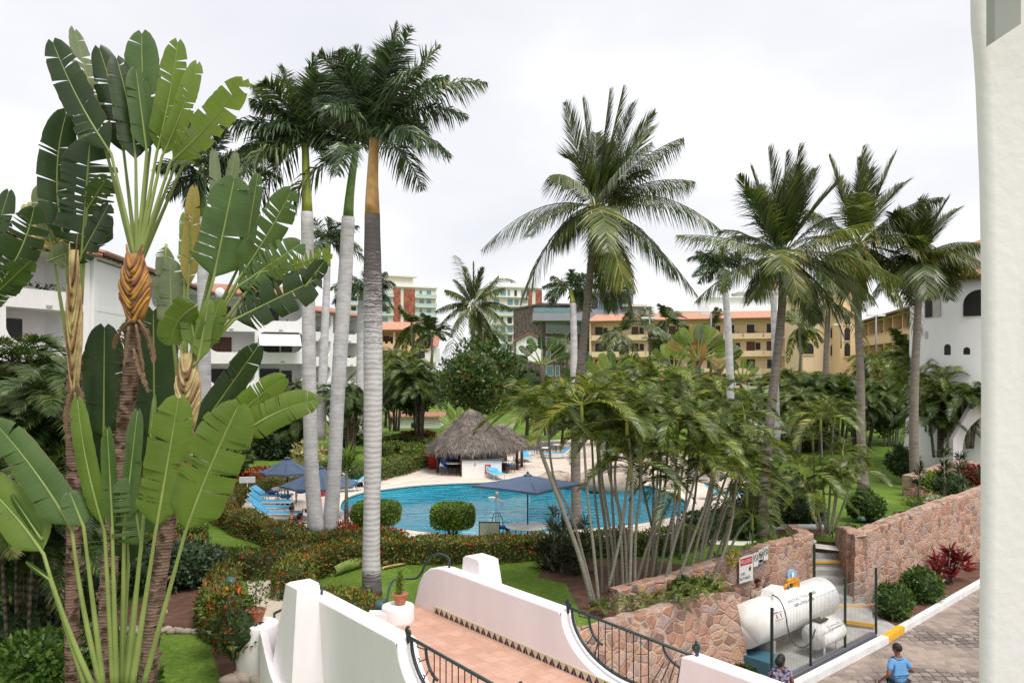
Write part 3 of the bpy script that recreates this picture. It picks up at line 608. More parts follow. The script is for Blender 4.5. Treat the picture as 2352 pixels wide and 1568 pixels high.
# piers carrying the deck
mb = MB(); mb.bx(-16.1, -13.5, 7.1, 9.8, 0, FT-.31); bpart('pier', mb, M['white'])
def railing(s, tR, poly):
    mb = MB(); zt = WT+.0
    crv = [(tR+.1, WT+.02)]+arc((tR+1.55, WT+.02), 1.43, .86, 180, 270, 12)+[(tR+2.3, WT-.84)]
    mb.tube([(t, s, z) for t, z in crv], .032, 6); mb.tube([(tR+.05, s, WT+.05), (tR+2.95, s, WT-.02)], .028, 6)
    # scrolls
    for c, sg in ((tR+.03, 1), (tR+3.0, -1)):
        sp = [(c+sg*.085*(1-i/22)*math.cos(i*.42+1.57), s, WT+.13+.085*(1-i/22)*math.sin(i*.42+1.57)) for i in range(17)]; mb.tube(sp, .026, 6)
        mb.tube([(c-sg*.04, s, WT+.13), (c-sg*.02, s, WT-.05)], .03, 6)
    o1 = bpart('rail', mb, M['iron'])
    def zb(t):
        for (a, za), (b_, zb_) in zip(crv[:-1], crv[1:]):
            if a <= t <= b_: return za+(zb_-za)*(t-a)/max(b_-a, 1e-6)
        return WT-.84
    for i in range(8):
        t = tR+.82+i*.17; b_ = MB(); b_.tube([(t, s, zb(t)), (t, s, WT+.02)], .0095, 5)
        if i % 2 == 0: b_.ball((t, s, zb(t)+.02), .03, 6)
        q_ = bpart('baluster', b_, M['black']); q_.parent = o1; q_.location = (0, 0, 0); q_.rotation_euler = (0, 0, 0)
    mb = MB(); a1 = arc((tR+.95, WT+.02), .38, .42, 180, 265, 8); mb.tube([(t, s, z) for t, z in a1], .026, 6)
    a2 = arc((tR+2.55, WT-.02), .30, .34, 270, 360, 8); a2 = arc((tR+2.95, WT-.02), .62, .30, 180, 268, 8); mb.tube([(t, s, z) for t, z in a2], .02, 6)
    for k, an in enumerate((185, 205, 228, 250)):
        r0, r1 = .42, .95; c = (tR+.95, WT+.02); p0 = (c[0]+.40*math.cos(math.radians(an)), s, c[1]+.42*math.sin(math.radians(an))); p1 = (c[0]+.66*math.cos(math.radians(an)), s, c[1]+.70*math.sin(math.radians(an)))
        mb.tube([p0, p1], .010, 5); mb.tube([(p1[0]+.03*math.cos(q), s, p1[2]+.03+.03*math.sin(q)) for q in [i*.7-1.5 for i in range(7)]], .009, 5)
    for k in range(5):
        f = k/4; mb.tube([(tR+2.35+.5*f, s, WT-.30+.2*f), (tR+2.0+.55*f*1.35, s, WT-.86+.1*f*f)], .010, 5)
    bpart('scrollwork', mb, M['iron'])
railing(6.84, -11.55, pl); railing(10.03, -11.1, pr)
# handrails
def hand(name, pts, label):
    mb = MB(); P = catmull(pts, 6); mb.tube(P, .028, 7); mb.tube([P[0], V3(P[0])-Z*.2], .028, 6); mb.tube([P[-1], V3(P[-1])-Z*.2], .028, 6)
    o = mb.build(name, M['iron']); tag(o, label, 'handrail')
hand('handrail', [B(-15.1, 10.03, 3.68), B(-15.45, 10.02, 3.72), B(-15.85, 9.95, 3.55), B(-16.2, 9.85, 3.05), B(-16.7, 9.5, 2.95), px(888, 1394, 18.0)+Z*.12], 'curved iron handrail from the bridge wall down to the round pedestal')
hand('handrail', [B(-14.9, 6.84, 3.6), B(-15.35, 6.84, 3.66), B(-15.8, 6.84, 3.4), B(-16.1, 6.6, 3.0), px(630, 1421, 16.9)+Z*.12], 'curved iron handrail dropping behind the tall white pillar to the flower pot')
def pedestal(c, label, rx=.36, ztop=2.75):
    t = thing('pedestal', label, 'pedestal', tuple(c)); mb = MB()
    mb.lathe((c[0], c[1], 0), [(rx*1.02, GZ-.4), (rx, ztop-.06), (rx*.96, ztop-.015), (rx*.85, ztop), (.01, ztop)], 24); mb.build('drum', M['white'], t)
    return t
pc = px(914, 1388, 17.7); pedestal((pc.x, pc.y, GZ), 'round white pedestal at the end of the bridge by the lawn')
t = thing('low_wall', 'small white step block in front of the round pedestal', 'block', tuple(B(-15.5, 8.6, FT)))
mb = MB(); q = B(-15.55, 8.62, 2.45); mb.box((q.x, q.y, 2.5), (.35, .16, .12), 0, rotz+.9); mb.build('block', M['white'], t)
pc2 = px(592, 1430, 16.6); pedestal((pc2.x, pc2.y, GZ), 'white curved pedestal left of the bridge under the flower pot', .42, 2.72)
mb = MB(); prev = None; W_ = []
for i in range(13):
    f = i/12; p = px(600, 1440, 16.2).lerp(px(655, 1440, 15.3), f); zt = 2.70-.95*math.sin(f*math.pi*.5)**1.2 if f < .75 else 1.9
    W_.append((p.x, p.y-.12*math.sin(f*3.1), zt))
for a, b_ in zip(W_[:-1], W_[1:]): mb.face([(a[0], a[1]-.1, .8), (b_[0], b_[1]-.1, .8), (b_[0], b_[1]-.1, b_[2]), (a[0], a[1]-.1, a[2])], 0, True); mb.face([(a[0], a[1]-.1, a[2]), (b_[0], b_[1]-.1, b_[2]), (b_[0], b_[1]+.3, b_[2]), (a[0], a[1]+.3, a[2])], 0, True); mb.face([(b_[0], b_[1]+.3, .8), (a[0], a[1]+.3, .8), (a[0], a[1]+.3, a[2]), (b_[0], b_[1]+.3, b_[2])], 0, True)
tag(mb.build('low_wall', M['white']), 'white swooping low wall between the pedestal and the bridge pillar', 'low wall')

# ---------------------------------------------------------------- near pier of our own building, right edge
ED = [(-400, 2231), (0, 2232), (60, 2233), (120, 2239), (200, 2244), (300, 2248), (420, 2253), (640, 2257), (900, 2257), (1130, 2256), (1250, 2255), (1400, 2253), (1568, 2252), (2200, 2250)]
mb = MB(); rows = []
for v, u in ED:
    y = 3.0; xe = (u-1176)/FPX*y; z = EYE-(v-HZ)/FPX*y
    rows.append([(3.4, y+.7, z), (xe+.72, y+.7, z), (xe+.42, y+.5, z), (xe+.21, y+.3, z), (xe+.06, y+.1, z), (xe, y+.01, z), (xe+.008, y-.02, z), (xe+.04, y-.03, z), (xe+.4, y-.06, z), (3.0, y-.3, z)])
n = len(rows[0])
for r_ in rows: mb.V += r_
for j in range(len(rows)-1):
    for i in range(n-1): a = j*n+i; mb.F.append((a, a+1, a+n+1, a+n)); mb.I.append(0); mb.S.append(True)
pier = thing('building_pier', 'big white plastered pier close by at the right edge', 'pillar', (2.2, 3.2, 6)); mb.build('shaft', M['white'], pier)
mb = MB(); x0 = (2291-1176)/FPX*2.75; x1 = (2345-1176)/FPX*2.72
mb.slab([V3((x0, 2.765, EYE+(845-95)/FPX*2.765)), V3((x1, 2.72, EYE+(845-55)/FPX*2.72)), V3((x1, 2.72, 11)), V3((x0, 2.765, 11))], (0, 1, 0), .05); mb.build('recess_shade_panel', plain('recess_shade_grey', (.42, .41, .40), .9), pier)  # flat panel, no niche cut; the niche's shade is put into its grey
M['bglass'] = plain('pale_balcony_glass', (.42, .55, .54), .15, .1, 1, spec=.6)
# ---------------------------------------------------------------- buildings
def arch_poly(x0, x1, z0, z1, n=8):
    r = (x1-x0)/2; c = (x0+x1)/2; return [(x0, z0), (x1, z0)]+[(c+r*math.cos(math.pi*i/n), z1-r+r*math.sin(math.pi*i/n)) for i in range(n+1)]
def wpart(par, name, poly, y, th, mat, frame=None, fm=None):
    # window/door slab in the facade plane, local coords, outward is -Y
    mb = MB(); mb.slab([V3((x, y, z)) for x, z in poly][::1], (0, -1, 0), th, 0)
    if frame:
        k = len(poly); fb = MB()
        for i in range(k):
            a = poly[i]; b_ = poly[(i+1) % k]; fb.tube([(a[0], y-th, a[1]), (b_[0], y-th, b_[1])], frame, 4, 0, False, False)
    o = ob(name, mb.mesh(name, [mat]), par)
    if frame: ob('frame', fb.mesh('frame', [fm or M['wpaint']]), o)
    return o
def rect(x0, x1, z0, z1): return [(x0, z0), (x1, z0), (x1, z1), (x0, z1)]
def balcony_block(label, cat, p0, p1, z0, nf, fh, bays, dep, wall, style='scoop', roof=True, body=9, zg=1.4, seed=0, base=True, wins=True, roofm=None, gaps=()):
    rg = random.Random(seed); d = V3((p1[0]-p0[0], p1[1]-p0[1], 0)); Ln = d.length; rz = math.atan2(d.y, d.x)
    b = thing('apartment_building', label, cat, (p0[0], p0[1], 0), None, rz, True)
    w_ = MB(); bw = Ln/bays; top = z0+nf*fh
    w_.bx(0, Ln, dep, dep+body, zg, top+.1)
    w_.bx(-.25, 0, 0, dep+body, zg, top+.1); w_.bx(Ln, Ln+.25, .0, dep+body, zg, top+.1)
    if base: w_.bx(0, Ln, 0, dep, zg, z0)
    for f in range(nf):
        zf = z0+f*fh
        if f: w_.bx(0, Ln, 0, dep, zf-.28, zf)
        ph = 1.0 if style != 'flat' else .8
        for k in range(bays):
            if (k in gaps): w_.bx(k*bw, (k+1)*bw, 0.02, dep, zf, zf+fh-.28); continue
            if f or base: w_.bx(k*bw+.1, (k+1)*bw-.1, 0, .2, zf, zf+ph*.8)
            if style == 'scoop':
                for sx, x in ((1, k*bw+.15), (-1, (k+1)*bw-.15)):
                    R = .95; pts = [(x, zf+ph*.8), (x+sx*R, zf+ph*.8)]+[(x+sx*(R-R*math.sin(a)), zf+ph*.8+R-R*math.cos(a)) for a in [math.radians(q) for q in (15, 35, 55, 75, 90)]]
                    if sx < 0: pts = pts[::-1]
                    w_.slab([V3((q[0], .2, q[1])) for q in pts], (0, -1, 0), .2)
                    if rg.random() < .45:
                        R2 = .6; zt = zf+fh-.28; pts = [(x, zt), (x, zt-R2)]+[(x+sx*(R2-R2*math.cos(a)), zt-R2+R2*math.sin(a)) for a in [math.radians(q) for q in (20, 45, 70)]]+[(x+sx*R2, zt)]
                        if sx > 0: pts = pts[::1]
                        w_.slab([V3((q[0], .2, q[1])) for q in pts], (0, -1, 0), .2)
            if style == 'merlon':
                for j in range(int(bw/.9)): w_.bx(k*bw+.3+j*.9, k*bw+.75+j*.9, 0.02, .18, zf+ph*.8, zf+ph*.8+.3)
    for k in range(bays+1):
        if style == 'flat': break
        x = k*bw; w_.bx(max(0, x-.17), min(Ln, x+.17), 0.01, dep, zg, top)
    w_.bx(-.2, Ln+.2, -.1, dep, top-.16, top+.1)
    ob('wall', w_.mesh('wall', wall), b)
    for f in range(nf):
        zf = z0+f*fh
        for k in range(bays):
            if k in gaps: continue
            x = k*bw
            dm = rg.choice([M['glass'], M['wood'], M['dark'], M['dark']])
            a = x+bw*.15; wpart(b, 'balcony_door', rect(a, a+bw*.40, zf+.02, zf+fh*.74), dep, .04, dm, .04, M['wood'] if rg.random() < .5 else M['wpaint'])
            if rg.random() < .6: wpart(b, 'window', rect(x+bw*.6, x+bw*.82, zf+fh*.3, zf+fh*.68), dep, .04, rg.choice([M['glass'], M['dark']]), .04, M['wood'])
            if style == 'scoop':
                mb = MB(); mb.box((x+bw*.5+rg.uniform(-.3, .3), -.03, zf-.1), (.18, .03, .07)); ob('drain_spout', mb.mesh('drain_spout', M['concrete']), b)
                if rg.random() < .6:
                    mb = MB(); mb.box((x+bw*rg.uniform(.3, .6), dep*.5, zf+.7), (.45, .3, .03)); c = rg.uniform(.3, .7)
                    for q in (-.3, .3): mb.box((x+bw*.5+q, dep*.5, zf+.35), (.03, .03, .35)); mb.box((x+bw*.5+q*2, dep*.45, zf+.5), (.2, .2, .03)); mb.box((x+bw*.5+q*2.6, dep*.45, zf+.75), (.03, .2, .28))
                    ob('balcony_furniture', mb.mesh('balcony_furniture', rg.choice([M['wood'], M['wood'], M['dark'], M['wpaint']])), b)
            if rg.random() < (.35 if style == 'scoop' else .8):
                mb = MB(); n = 60; C = np.array([(x+bw*.5+rg.gauss(0, bw*.16), .25+rg.uniform(0, .3), zf+ph*.75+rg.uniform(0, .45)) for _ in range(n)])
                mb.leaves(C, np.random.RandomState(seed+k+f*7).normal(0, 1, (n, 3))+[0, 0, .6], np.random.RandomState(k).normal(0, 1, (n, 3)), .28, .12)
                ob('balcony_plant', mb.mesh('balcony_plant', LF['bush']), b)
    if roof:
        mb = MB(); e = .75; h = 1.5
        pr_ = [(-e, top-.02), (dep+body*.5, top+h), (dep+body+e, top)]
        mb.slab([V3((-.5, -e, top+.12)), V3((Ln+.5, -e, top+.12)), V3((Ln+.5, dep+body*.5, top+.12+h)), V3((-.5, dep+body*.5, top+.12+h))], (0, 0, 1), .14)
        mb.slab([V3((-.5, dep+body*.5+.02, top+.12+h)), V3((Ln+.5, dep+body*.5+.02, top+.12+h)), V3((Ln+.5, dep+body+e, top+.12)), V3((-.5, dep+body+e, top+.12))], (0, 0, 1), .14)
        ob('roof', mb.mesh('roof', roofm or M['roof']), b)
        mb = MB(); j = 0.
        while j < Ln: mb.bx(j, j+.12, -e+.05, 0.2, top-.03, top+.1); j += .8
        mb.bx(-.5, Ln+.5, -e+.02, -e+.12, top+.0, top+.11); ob('eave_beams', mb.mesh('eave_beams', M['wood']), b)
    return b
W2 = M['white2']
bA = balcony_block('near end of the white apartment block with arched balconies behind the broad leaves', 'apartment building', (-31.0, 33), (-25.4, 47.5), 2.6, 4, 3.0, 3, 2.4, M['white'], seed=3)
bB = balcony_block('middle section of the white apartment block with a plain projecting wall', 'apartment building', (-25.2, 48.2), (-28.2, 73), 2.6, 4, 3.05, 5, 2.6, W2, seed=11, gaps=(0,))
bD = balcony_block('white apartment wing facing the pool with deep balconies and an awning', 'apartment building', (-28.4, 74), (-20.3, 78), 2.6, 4, 3.05, 2, 2.4, W2, seed=15)
bC = balcony_block('far section of the white apartment block seen between the royal palm trunks', 'apartment building', (-23.4, 96), (-19.4, 102), 2.6, 4, 2.95, 2, 2.2, W2, seed=21)
bE = balcony_block('set back white apartment section behind the leaning trunks', 'apartment building', (-25.5, 87), (-21.5, 95), 2.6, 4, 2.95, 2, 2.2, W2, seed=23)
for bb, zz in ((bA, 8.9), (bB, 8.9)):
    pass
# awning and satellite dishes on the middle section
mb = MB(); mb.slab([V3((-24.2, 76.0, 11.2)), V3((-20.7, 77.7, 11.2)), V3((-20.2, 76.5, 10.1)), V3((-23.7, 74.8, 10.1))][::-1], (0, 0, 1), .05); tag(mb.build('awning', plain('white_awning_cloth', (.8, .8, .78), .9, .04)), 'white cloth awning over a balcony of the white apartments', 'awning')
for (u, v, D, lab) in ((505, 672, 72, 'white satellite dish under the eave of the white apartments'), (648, 668, 88, 'small satellite dish beyond the awning on the white apartments')):
    c = px(u, v, D); t = thing('satellite_dish', lab, 'satellite dish', tuple(c)); mb = MB(); mb.ball(c, .5, 14, sx=.9, sy=.25, sz=.9); mb.build('dish', M['wpaint'], t); mb = MB(); mb.tube([c, c+V3((-1, .2, -.8))], .04, 5); mb.build('bracket', M['grey'], t)
# lower garden arcade in front of the white apartments
mb = MB()
for (x, y0, y1, z0, z1) in ((-23.6, 33, 48, 1.4, 3.4), (-23.4, 50, 78, 1.4, 2.5)): mb.bx(x-.3, x, y0, y1, z0, z1)
tag(mb.build('garden_wall', W2), 'low white garden wall along the foot of the white apartments', 'wall')

def tower_block(label, u0, u1, vtop, D, zb, wall, body=14, skew=0.0, cat='apartment tower', strips=(), floors=8, fh=2.9, wx=3.0, wmat=None, balc=True, pent=None, wv=.5, seed=0, stripm=None, name='apartment_tower'):
    a = px(u0, HZ, D); c = px(u1, HZ, D+skew); d = V3((c.x-a.x, c.y-a.y, 0)); Ln = d.length; rz = math.atan2(d.y, d.x)
    zt = EYE-(vtop-HZ)/FPX*D; b = thing(name, label, cat, (a.x, a.y, 0), None, rz, True); rg = random.Random(seed)
    w_ = MB(); w_.bx(0, Ln, 0, body, zb, zt); w_.bx(-.4, Ln+.4, -.6, body, zt, zt+.4)
    if pent: w_.bx(Ln*pent[0], Ln*pent[1], 2, body-1, zt+.4, zt+pent[2]); w_.bx(Ln*pent[0]-.8, Ln*pent[1]+1.2, 1, body, zt+pent[2], zt+pent[2]+.35)
    ob('wall', w_.mesh('wall', wall), b)
    for (f0, f1) in strips:
        mb = MB(); mb.bx(Ln*f0, Ln*f1, -.35, 0, zb, zt-.5); ob('panel', mb.mesh('panel', stripm or M['redp']), b)
    zf = zt-fh
    while zf > max(zb, 2):
        if balc:
            mb = MB(); segs = []; cur = 0
            for f0, f1 in list(strips)+[(1, 1)]:
                if Ln*f0-cur > 2: segs.append((cur, Ln*f0))
                cur = Ln*f1
            for s0, s1 in segs: mb.bx(s0+.1, s1-.1, -1.1, -.003, zf-.25, zf)
            if mb.V:
                gb = MB()
                for s0, s1 in segs: gb.bx(s0+.2, s1-.2, -1.08, -1.04, zf, zf+.9)
                if rg.random() < .3: ob('balcony_glass', gb.mesh('balcony_glass', M['bglass']), b)
                ob('balcony_slab', mb.mesh('balcony_slab', wall), b)
        x = .8
        while x < Ln-1.2:
            if not any(Ln*f0-1.4 < x < Ln*f1 for f0, f1 in strips) and rg.random() < (.85 if balc else 1):
                wd = rg.choice([1.0, 1.6, 1.9]); x1 = min(x+wd, Ln-.4)
                wpart(b, 'window', rect(x, x1, zf+.2, zf+fh*.78), 0, .05, wmat or rg.choice([M['teal'], M['glass'], M['teal']]), .05)
            x += wx
        zf -= fh
    return b
tower_block('tall cream apartment tower with two rusty red panels behind the royal palms', 800, 1002, 654, 240, 0, M['cream'], 18, 12, strips=((.50, .58), (.62, .745)), pent=(.35, .75, 3.4), seed=4, wx=2.4)
tower_block('second cream apartment tower with rusty panels behind the thatched roof palms', 1128, 1244, 659, 250, 0, M['cream'], 18, 6, strips=((.73, .8), (.88, 1.0)), seed=7, wx=2.3)
# stone and blue glass office block
b3 = tower_block('grey and stone block with wide teal glass windows right of centre', 1246, 1400, 700, 166, 0, M['fstone'], 16, 6, 'office block', floors=6, fh=3.0, balc=False, seed=2, wx=2.1, wmat=M['teal'], name='office_block')
mb = MB(); a = px(1224, HZ, 163)
mb.bx(a.x, a.x+21, 161.5, 176, EYE+(845-737)/FPX*163, EYE+(845-718)/FPX*163); mb.bx(a.x+9, a.x+20.6, 163.2, 176, 18.6, EYE+(845-676)/FPX*165); mb.bx(a.x+8.6, a.x+21, 162.6, 176.4, EYE+(845-676)/FPX*165, EYE+(845-671)/FPX*165)
t = thing('office_block', 'blue grey upper storeys with curved glass balcony of the stone block', 'office block', (a.x, 163, 0)); mb.build('upper_wall', M['grey'], t)
mb = MB(); mb.bx(a.x+.1, a.x+9, 161.45, 161.55, EYE+(845-718)/FPX*163, EYE+(845-708)/FPX*163); mb.build('glass_balustrade', M['teal'], t)
for i in range(8):
    mb = MB(); mb.bx(a.x+1.4+i*2.3, a.x+3.4+i*2.3, 163.05, 163.17, 17.2, 19.4); 
    mb2 = MB(); mb2.bx(a.x+9.4+i*1.4, a.x+10.5+i*1.4, 163.1, 163.18, 20.2, 22.0); mb2.build('window', M['teal'] if i % 2 else M['glass'], t)
mb = MB(); mb.bx(a.x+18.5, a.x+22.6, 162, 176, 8, EYE+(845-705)/FPX*163); mb.build('wing', M['grey'], t); mb = MB(); mb.bx(a.x+18.2, a.x+23.1, 161.4, 177, EYE+(845-705)/FPX*163, EYE+(845-702)/FPX*163+.2); mb.build('roof', M['cream'], t)
# white hotel far right
tower_block('long white hotel with stepped terraces above the salmon roof', 1537, 1860, 716, 250, 0, M['white2'], 20, 0, 'hotel', balc=True, seed=12, wx=2.6, wmat=M['glass'], pent=(.3, .92, 4.6), name='hotel')
tower_block('beige rooftop storey of the far white hotel beside the coconut crown', 1700, 1800, 672, 262, 20, plain('beige_render', (.52, .48, .42), .9), 10, 0, 'hotel', balc=False, seed=13, wx=4.5, name='hotel')
# small houses
def house(label, u0, u1, veave, D, vb, dep, ridge=1.4, wall=W2, seed=0, cat='house', gable=False):
    a = px(u0, HZ, D); c = px(u1, HZ, D); zt = EYE-(veave-HZ)/FPX*D; zb = EYE-(vb-HZ)/FPX*D
    t = thing('house', label, cat, (a.x, a.y, zb)); mb = MB(); mb.bx(a.x, c.x, D, D+dep, zb, zt); mb.build('wall', wall, t)
    mb = MB(); e = .5
    if gable:
        xm = (a.x+c.x)/2; mb.face([(a.x, D, zt), (c.x, D, zt), (xm, D, zt+ridge*.92)]); mb.build('gable', wall, t); mb = MB()
        for s_, x in ((-1, a.x-e), (1, c.x+e)):
            q = [V3((x, D-e, zt-.1)), V3((xm, D-e, zt+ridge)), V3((xm, D+dep, zt+ridge)), V3((x, D+dep, zt-.1))]
            mb.slab(q if s_ < 0 else q[::-1], (0, 0, 1), .15)
    else:
        mb.slab([V3((a.x-e, D-e, zt)), V3((c.x+e, D-e, zt)), V3((c.x+e, D+dep*.5, zt+ridge)), V3((a.x-e, D+dep*.5, zt+ridge))], (0, 0, 1), .15)
    mb.build('roof', M['roof'], t)
    rg = random.Random(seed); n = max(1, int((c.x-a.x)/3))
    for i in range(n):
        x = a.x+(c.x-a.x)*(i+.5)/n; mb = MB(); mb.bx(x-.5, x+.5, D-.04, D-.001, zt-1.8, zt-.6); mb.build('window', M['glass'], t)
house('small white house with red tiled roof behind the almond tree', 938, 1000, 797, 130, 830, 8, 2.0, seed=1)
house('white garden villa with gabled roof beside the stone block', 1186, 1246, 784, 120, 830, 8, 1.2, gable=True, seed=2)
house('low pink roofed pavilion behind the garden near the tennis screen', 1790, 1880, 962, 62, 985, 5, .9, seed=3)
house('pale low annex with a flat front behind the pool hedges', 900, 1010, 958, 85, 1000, 5, .3, seed=5)
# yellow building: left wing, main front, tower, right wing
Y = M['yellow']
def yb(u0, D0, u1, D1, **k):
    a = px(u0, HZ, D0); c = px(u1, HZ, D1); return (a.x, a.y), (c.x, c.y)
p0, p1 = yb(1357, 140, 1850, 128)
by = balcony_block('long yellow apartment block with salmon tiled roof and rows of balconies', 'apartment building', p0, p1, -.5, 6, 2.9, 11, 1.4, Y, 'flat', True, 9, -1, 31, roofm=M['roofs'])
by.location.z = -.9
p0, p1 = yb(775, 124, 938, 124)
by2 = balcony_block('peach apartment wing with notched balcony parapets behind the royal trunks', 'apartment building', p0, p1, 0, 5, 2.75, 5, 1.4, plain('peach_render', (.78, .52, .32), .9, .06), 'merlon', True, 9, -1, 33, roofm=M['roofs'])
# yellow tower
def tower(label, u0, u1, vtop, D, wall, wl, cat='tower', depth=8):
    a = px(u0, HZ, D); c = px(u1, HZ, D); zt = EYE-(vtop-HZ)/FPX*D; t = thing('stair_tower', label, cat, (a.x, D, 0)); mb = MB(); mb.bx(a.x, c.x, D, D+depth, 0, zt); mb.bx(a.x-.2, c.x+.2, D-.2, D+depth, zt, zt+.3); mb.build('wall', wall, t)
    for (u, v, wd, h) in wl:
        p = px(u, v, D); mb = MB(); mb.slab([V3((x, D-.001, z)) for x, z in arch_poly(p.x-wd/2, p.x+wd/2, p.z-h/2, p.z+h/2)], (0, -1, 0), .06); mb.build('arched_window', M['glass'], t)
        mb = MB(); mb.bx(p.x-wd/2-.1, p.x+wd/2+.1, D-.15, D, p.z-h/2-.15, p.z-h/2); mb.build('sill', wall, t)
tower('yellow stair tower with small arched windows behind the coconut trunks', 1845, 1938, 684, 118, M['yellow'], [(1919, 762, 1.5, 1.9), (1919, 802, 1.5, 1.9), (1857, 722, 1.5, 1.7), (1857, 762, 1.5, 1.7), (1857, 800, 1.5, 1.7)])
tower('taller yellow tower face with narrow arched windows', 1930, 1976, 655, 115, plain('yellow_render_warm', (.80, .58, .34), .9, .05), [(1946, 730, .8, 1.9), (1946, 767, .8, 1.9), (1946, 803, .8, 1.9)])
p0, p1 = yb(1978, 112, 2098, 84)
by3 = balcony_block('yellow wing with curving notched balconies running behind the white tower', 'apartment building', p0, p1, -.3, 5, 2.9, 6, 2.0, plain('amber_render', (.74, .50, .29), .9, .06), 'merlon', True, 9, -1, 37, roofm=M['roof'])
# white round tower, right
def round_tower():
    c0 = px(2275, HZ, 48); R = 4.35; x, y = c0.x, c0.y
    t = thing('round_tower', 'round white tower with arched openings and tiled conical roof', 'tower', (x, y, 1))
    def zz(v): return EYE-(v-HZ)/FPX*44
    mb = MB(); mb.lathe((x, y, 0), [(R+.5, 1), (R+.35, 3), (R+.15, 6), (R+.05, 8.0), (R, 11), (R, zz(628)), (R-.1, zz(628))], 64); mb.build('wall', M['white2'], t)
    mb = MB(); mb.lathe((x, y, 0), [(R+.55, zz(632)), (R+.6, zz(629)), (R-2.0, zz(606)), (R-2.1, zz(606))], 48); mb.build('lower_roof', M['roof'], t)
    mb = MB(); mb.lathe((x+.4, y, 0), [(R-2.1, zz(610)), (R-2.1, zz(548))], 40); mb.build('drum', M['white2'], t)
    mb = MB(); mb.lathe((x+.4, y, 0), [(R-1.7, zz(549)), (R-1.75, zz(546)), (.4, zz(515)), (.1, zz(512))], 40); mb.build('roof', M['roof'], t)
    mb = MB()
    for k in range(60):
        a = math.radians(180+k*3); mb.box((x+(R+.3)*math.cos(a), y+(R+.3)*math.sin(a), zz(634)), (.35, .05, .08), 0, a)
    mb.build('eave_beams', M['wood'], t)
    def opening(u, v0, v1, wd, name, mat, mat2=None):
        # angle on the drum for a pixel column
        k = (u-1176)/FPX; A = 1+k*k; 
        # ray (k*y', y') meets the cylinder x,y radius R
        b2 = -2*(k*x+y); c2 = x*x+y*y-R*R; dsc = b2*b2-4*A*c2; yy = (-b2-math.sqrt(max(dsc, 0)))/(2*A); xx = k*yy
        an = math.atan2(yy-y, xx-x); r = math.radians(math.degrees(wd/2/R)); z0 = EYE-(v1-HZ)/FPX*yy; z1 = EYE-(v0-HZ)/FPX*yy
        mb = MB(); pts = arch_poly(-wd/2, wd/2, z0, z1, 12)
        P3 = [V3((x+(R+.04)*math.cos(an)-q*math.sin(an), y+(R+.04)*math.sin(an)+q*math.cos(an), z)) for q, z in pts]
        nrm = V3((-math.cos(an), -math.sin(an), 0)); mb.slab(P3, nrm, .06); mb.build(name, mat, t)
        if mat2:
            mb = MB(); pts = arch_poly(-wd*.42, wd*.02, z0, z0+(z1-z0)*.8, 10); P3 = [V3((x+(R+.07)*math.cos(an)-q*math.sin(an), y+(R+.07)*math.sin(an)+q*math.cos(an), z)) for q, z in pts]; mb.slab(P3, nrm, .02); mb.build('dark_opening', mat2, t)
    lg = plain('loggia_plaster', (.50, .47, .44), .9)
    opening(2142, 673, 728, 1.15, 'arched_opening', lg, M['dark']); opening(2250, 665, 725, 1.6, 'arched_opening', M['dark'], None)
    opening(2129, 760, 778, .26, 'slit_window', lg); opening(2177, 790, 815, .38, 'slit_window', M['dark']); opening(2221, 797, 814, .34, 'slit_window', M['dark']); opening(2254, 848, 862, .3, 'slit_window', M['dark'])
    return t
round_tower()
c0 = px(2236, 990, 47)
t = thing('arcade', 'white vaulted arch passage at the foot of the round tower', 'arch', tuple(c0)); mb = MB()
pts = [(-2.9, 0), (-2.9, 2.6), (-1.8, 4.6), (0, 5.4), (6, 5.4), (6, 0), (2.4, 0)]+[(2.4*math.cos(math.radians(a)), 2.1+2.1*math.sin(math.radians(a))) for a in range(0, 181, 12)]+[(-2.4, 0)]
cx0 = px(2262, HZ, 43).x+1.2
mb.slab([V3((cx0+p[0], 43, 1.55+p[1])) for p in pts][::-1], (0, 1, 0), .4); mb.build('wall', M['white'], t)
mb = MB(); mb.bx(cx0-2.6, cx0+4, 45, 45.2, 1.5, 6); mb.build('inner_wall', M['white'], t)
# tennis court screen
t = thing('tennis_court_fence', 'tall teal windscreen fence of the tennis court behind the palms', 'fence', tuple(px(1740, 930, 76)))
a = px(1380, 930, 76); c = px(1812, 930, 76); z0 = a.z; z1 = px(0, 878, 76).z
mb = MB(); mb.bx(a.x, c.x, 76, 76.05, z0, z1-.6); mb.build('windscreen', M['court'], t)
for i in range(15):
    x = a.x+(c.x-a.x)*i/14; mb = MB(); mb.tube([(x, 75.9, z0), (x, 75.9, z1)], .05, 5); mb.build('post', plain('pole', (.25, .4, .38), .5) if i == 0 else bpy.data.materials['pole'], t)
mb = MB(); 
for z in (z0+.1, (z0+z1)/2, z1-.05): mb.tube([(a.x, 75.9, z), (c.x, 75.9, z)], .04, 5)
mb.build('rail', bpy.data.materials['pole'], t)
mb = MB(); d = px(1640, 930, 70); e_ = px(1812, 930, 70); mb.bx(d.x, e_.x, 70, 70.4, GZ, px(0, 930, 70).z); tag(mb.build('court_wall', W2), 'low white wall below the teal tennis court screen', 'wall')
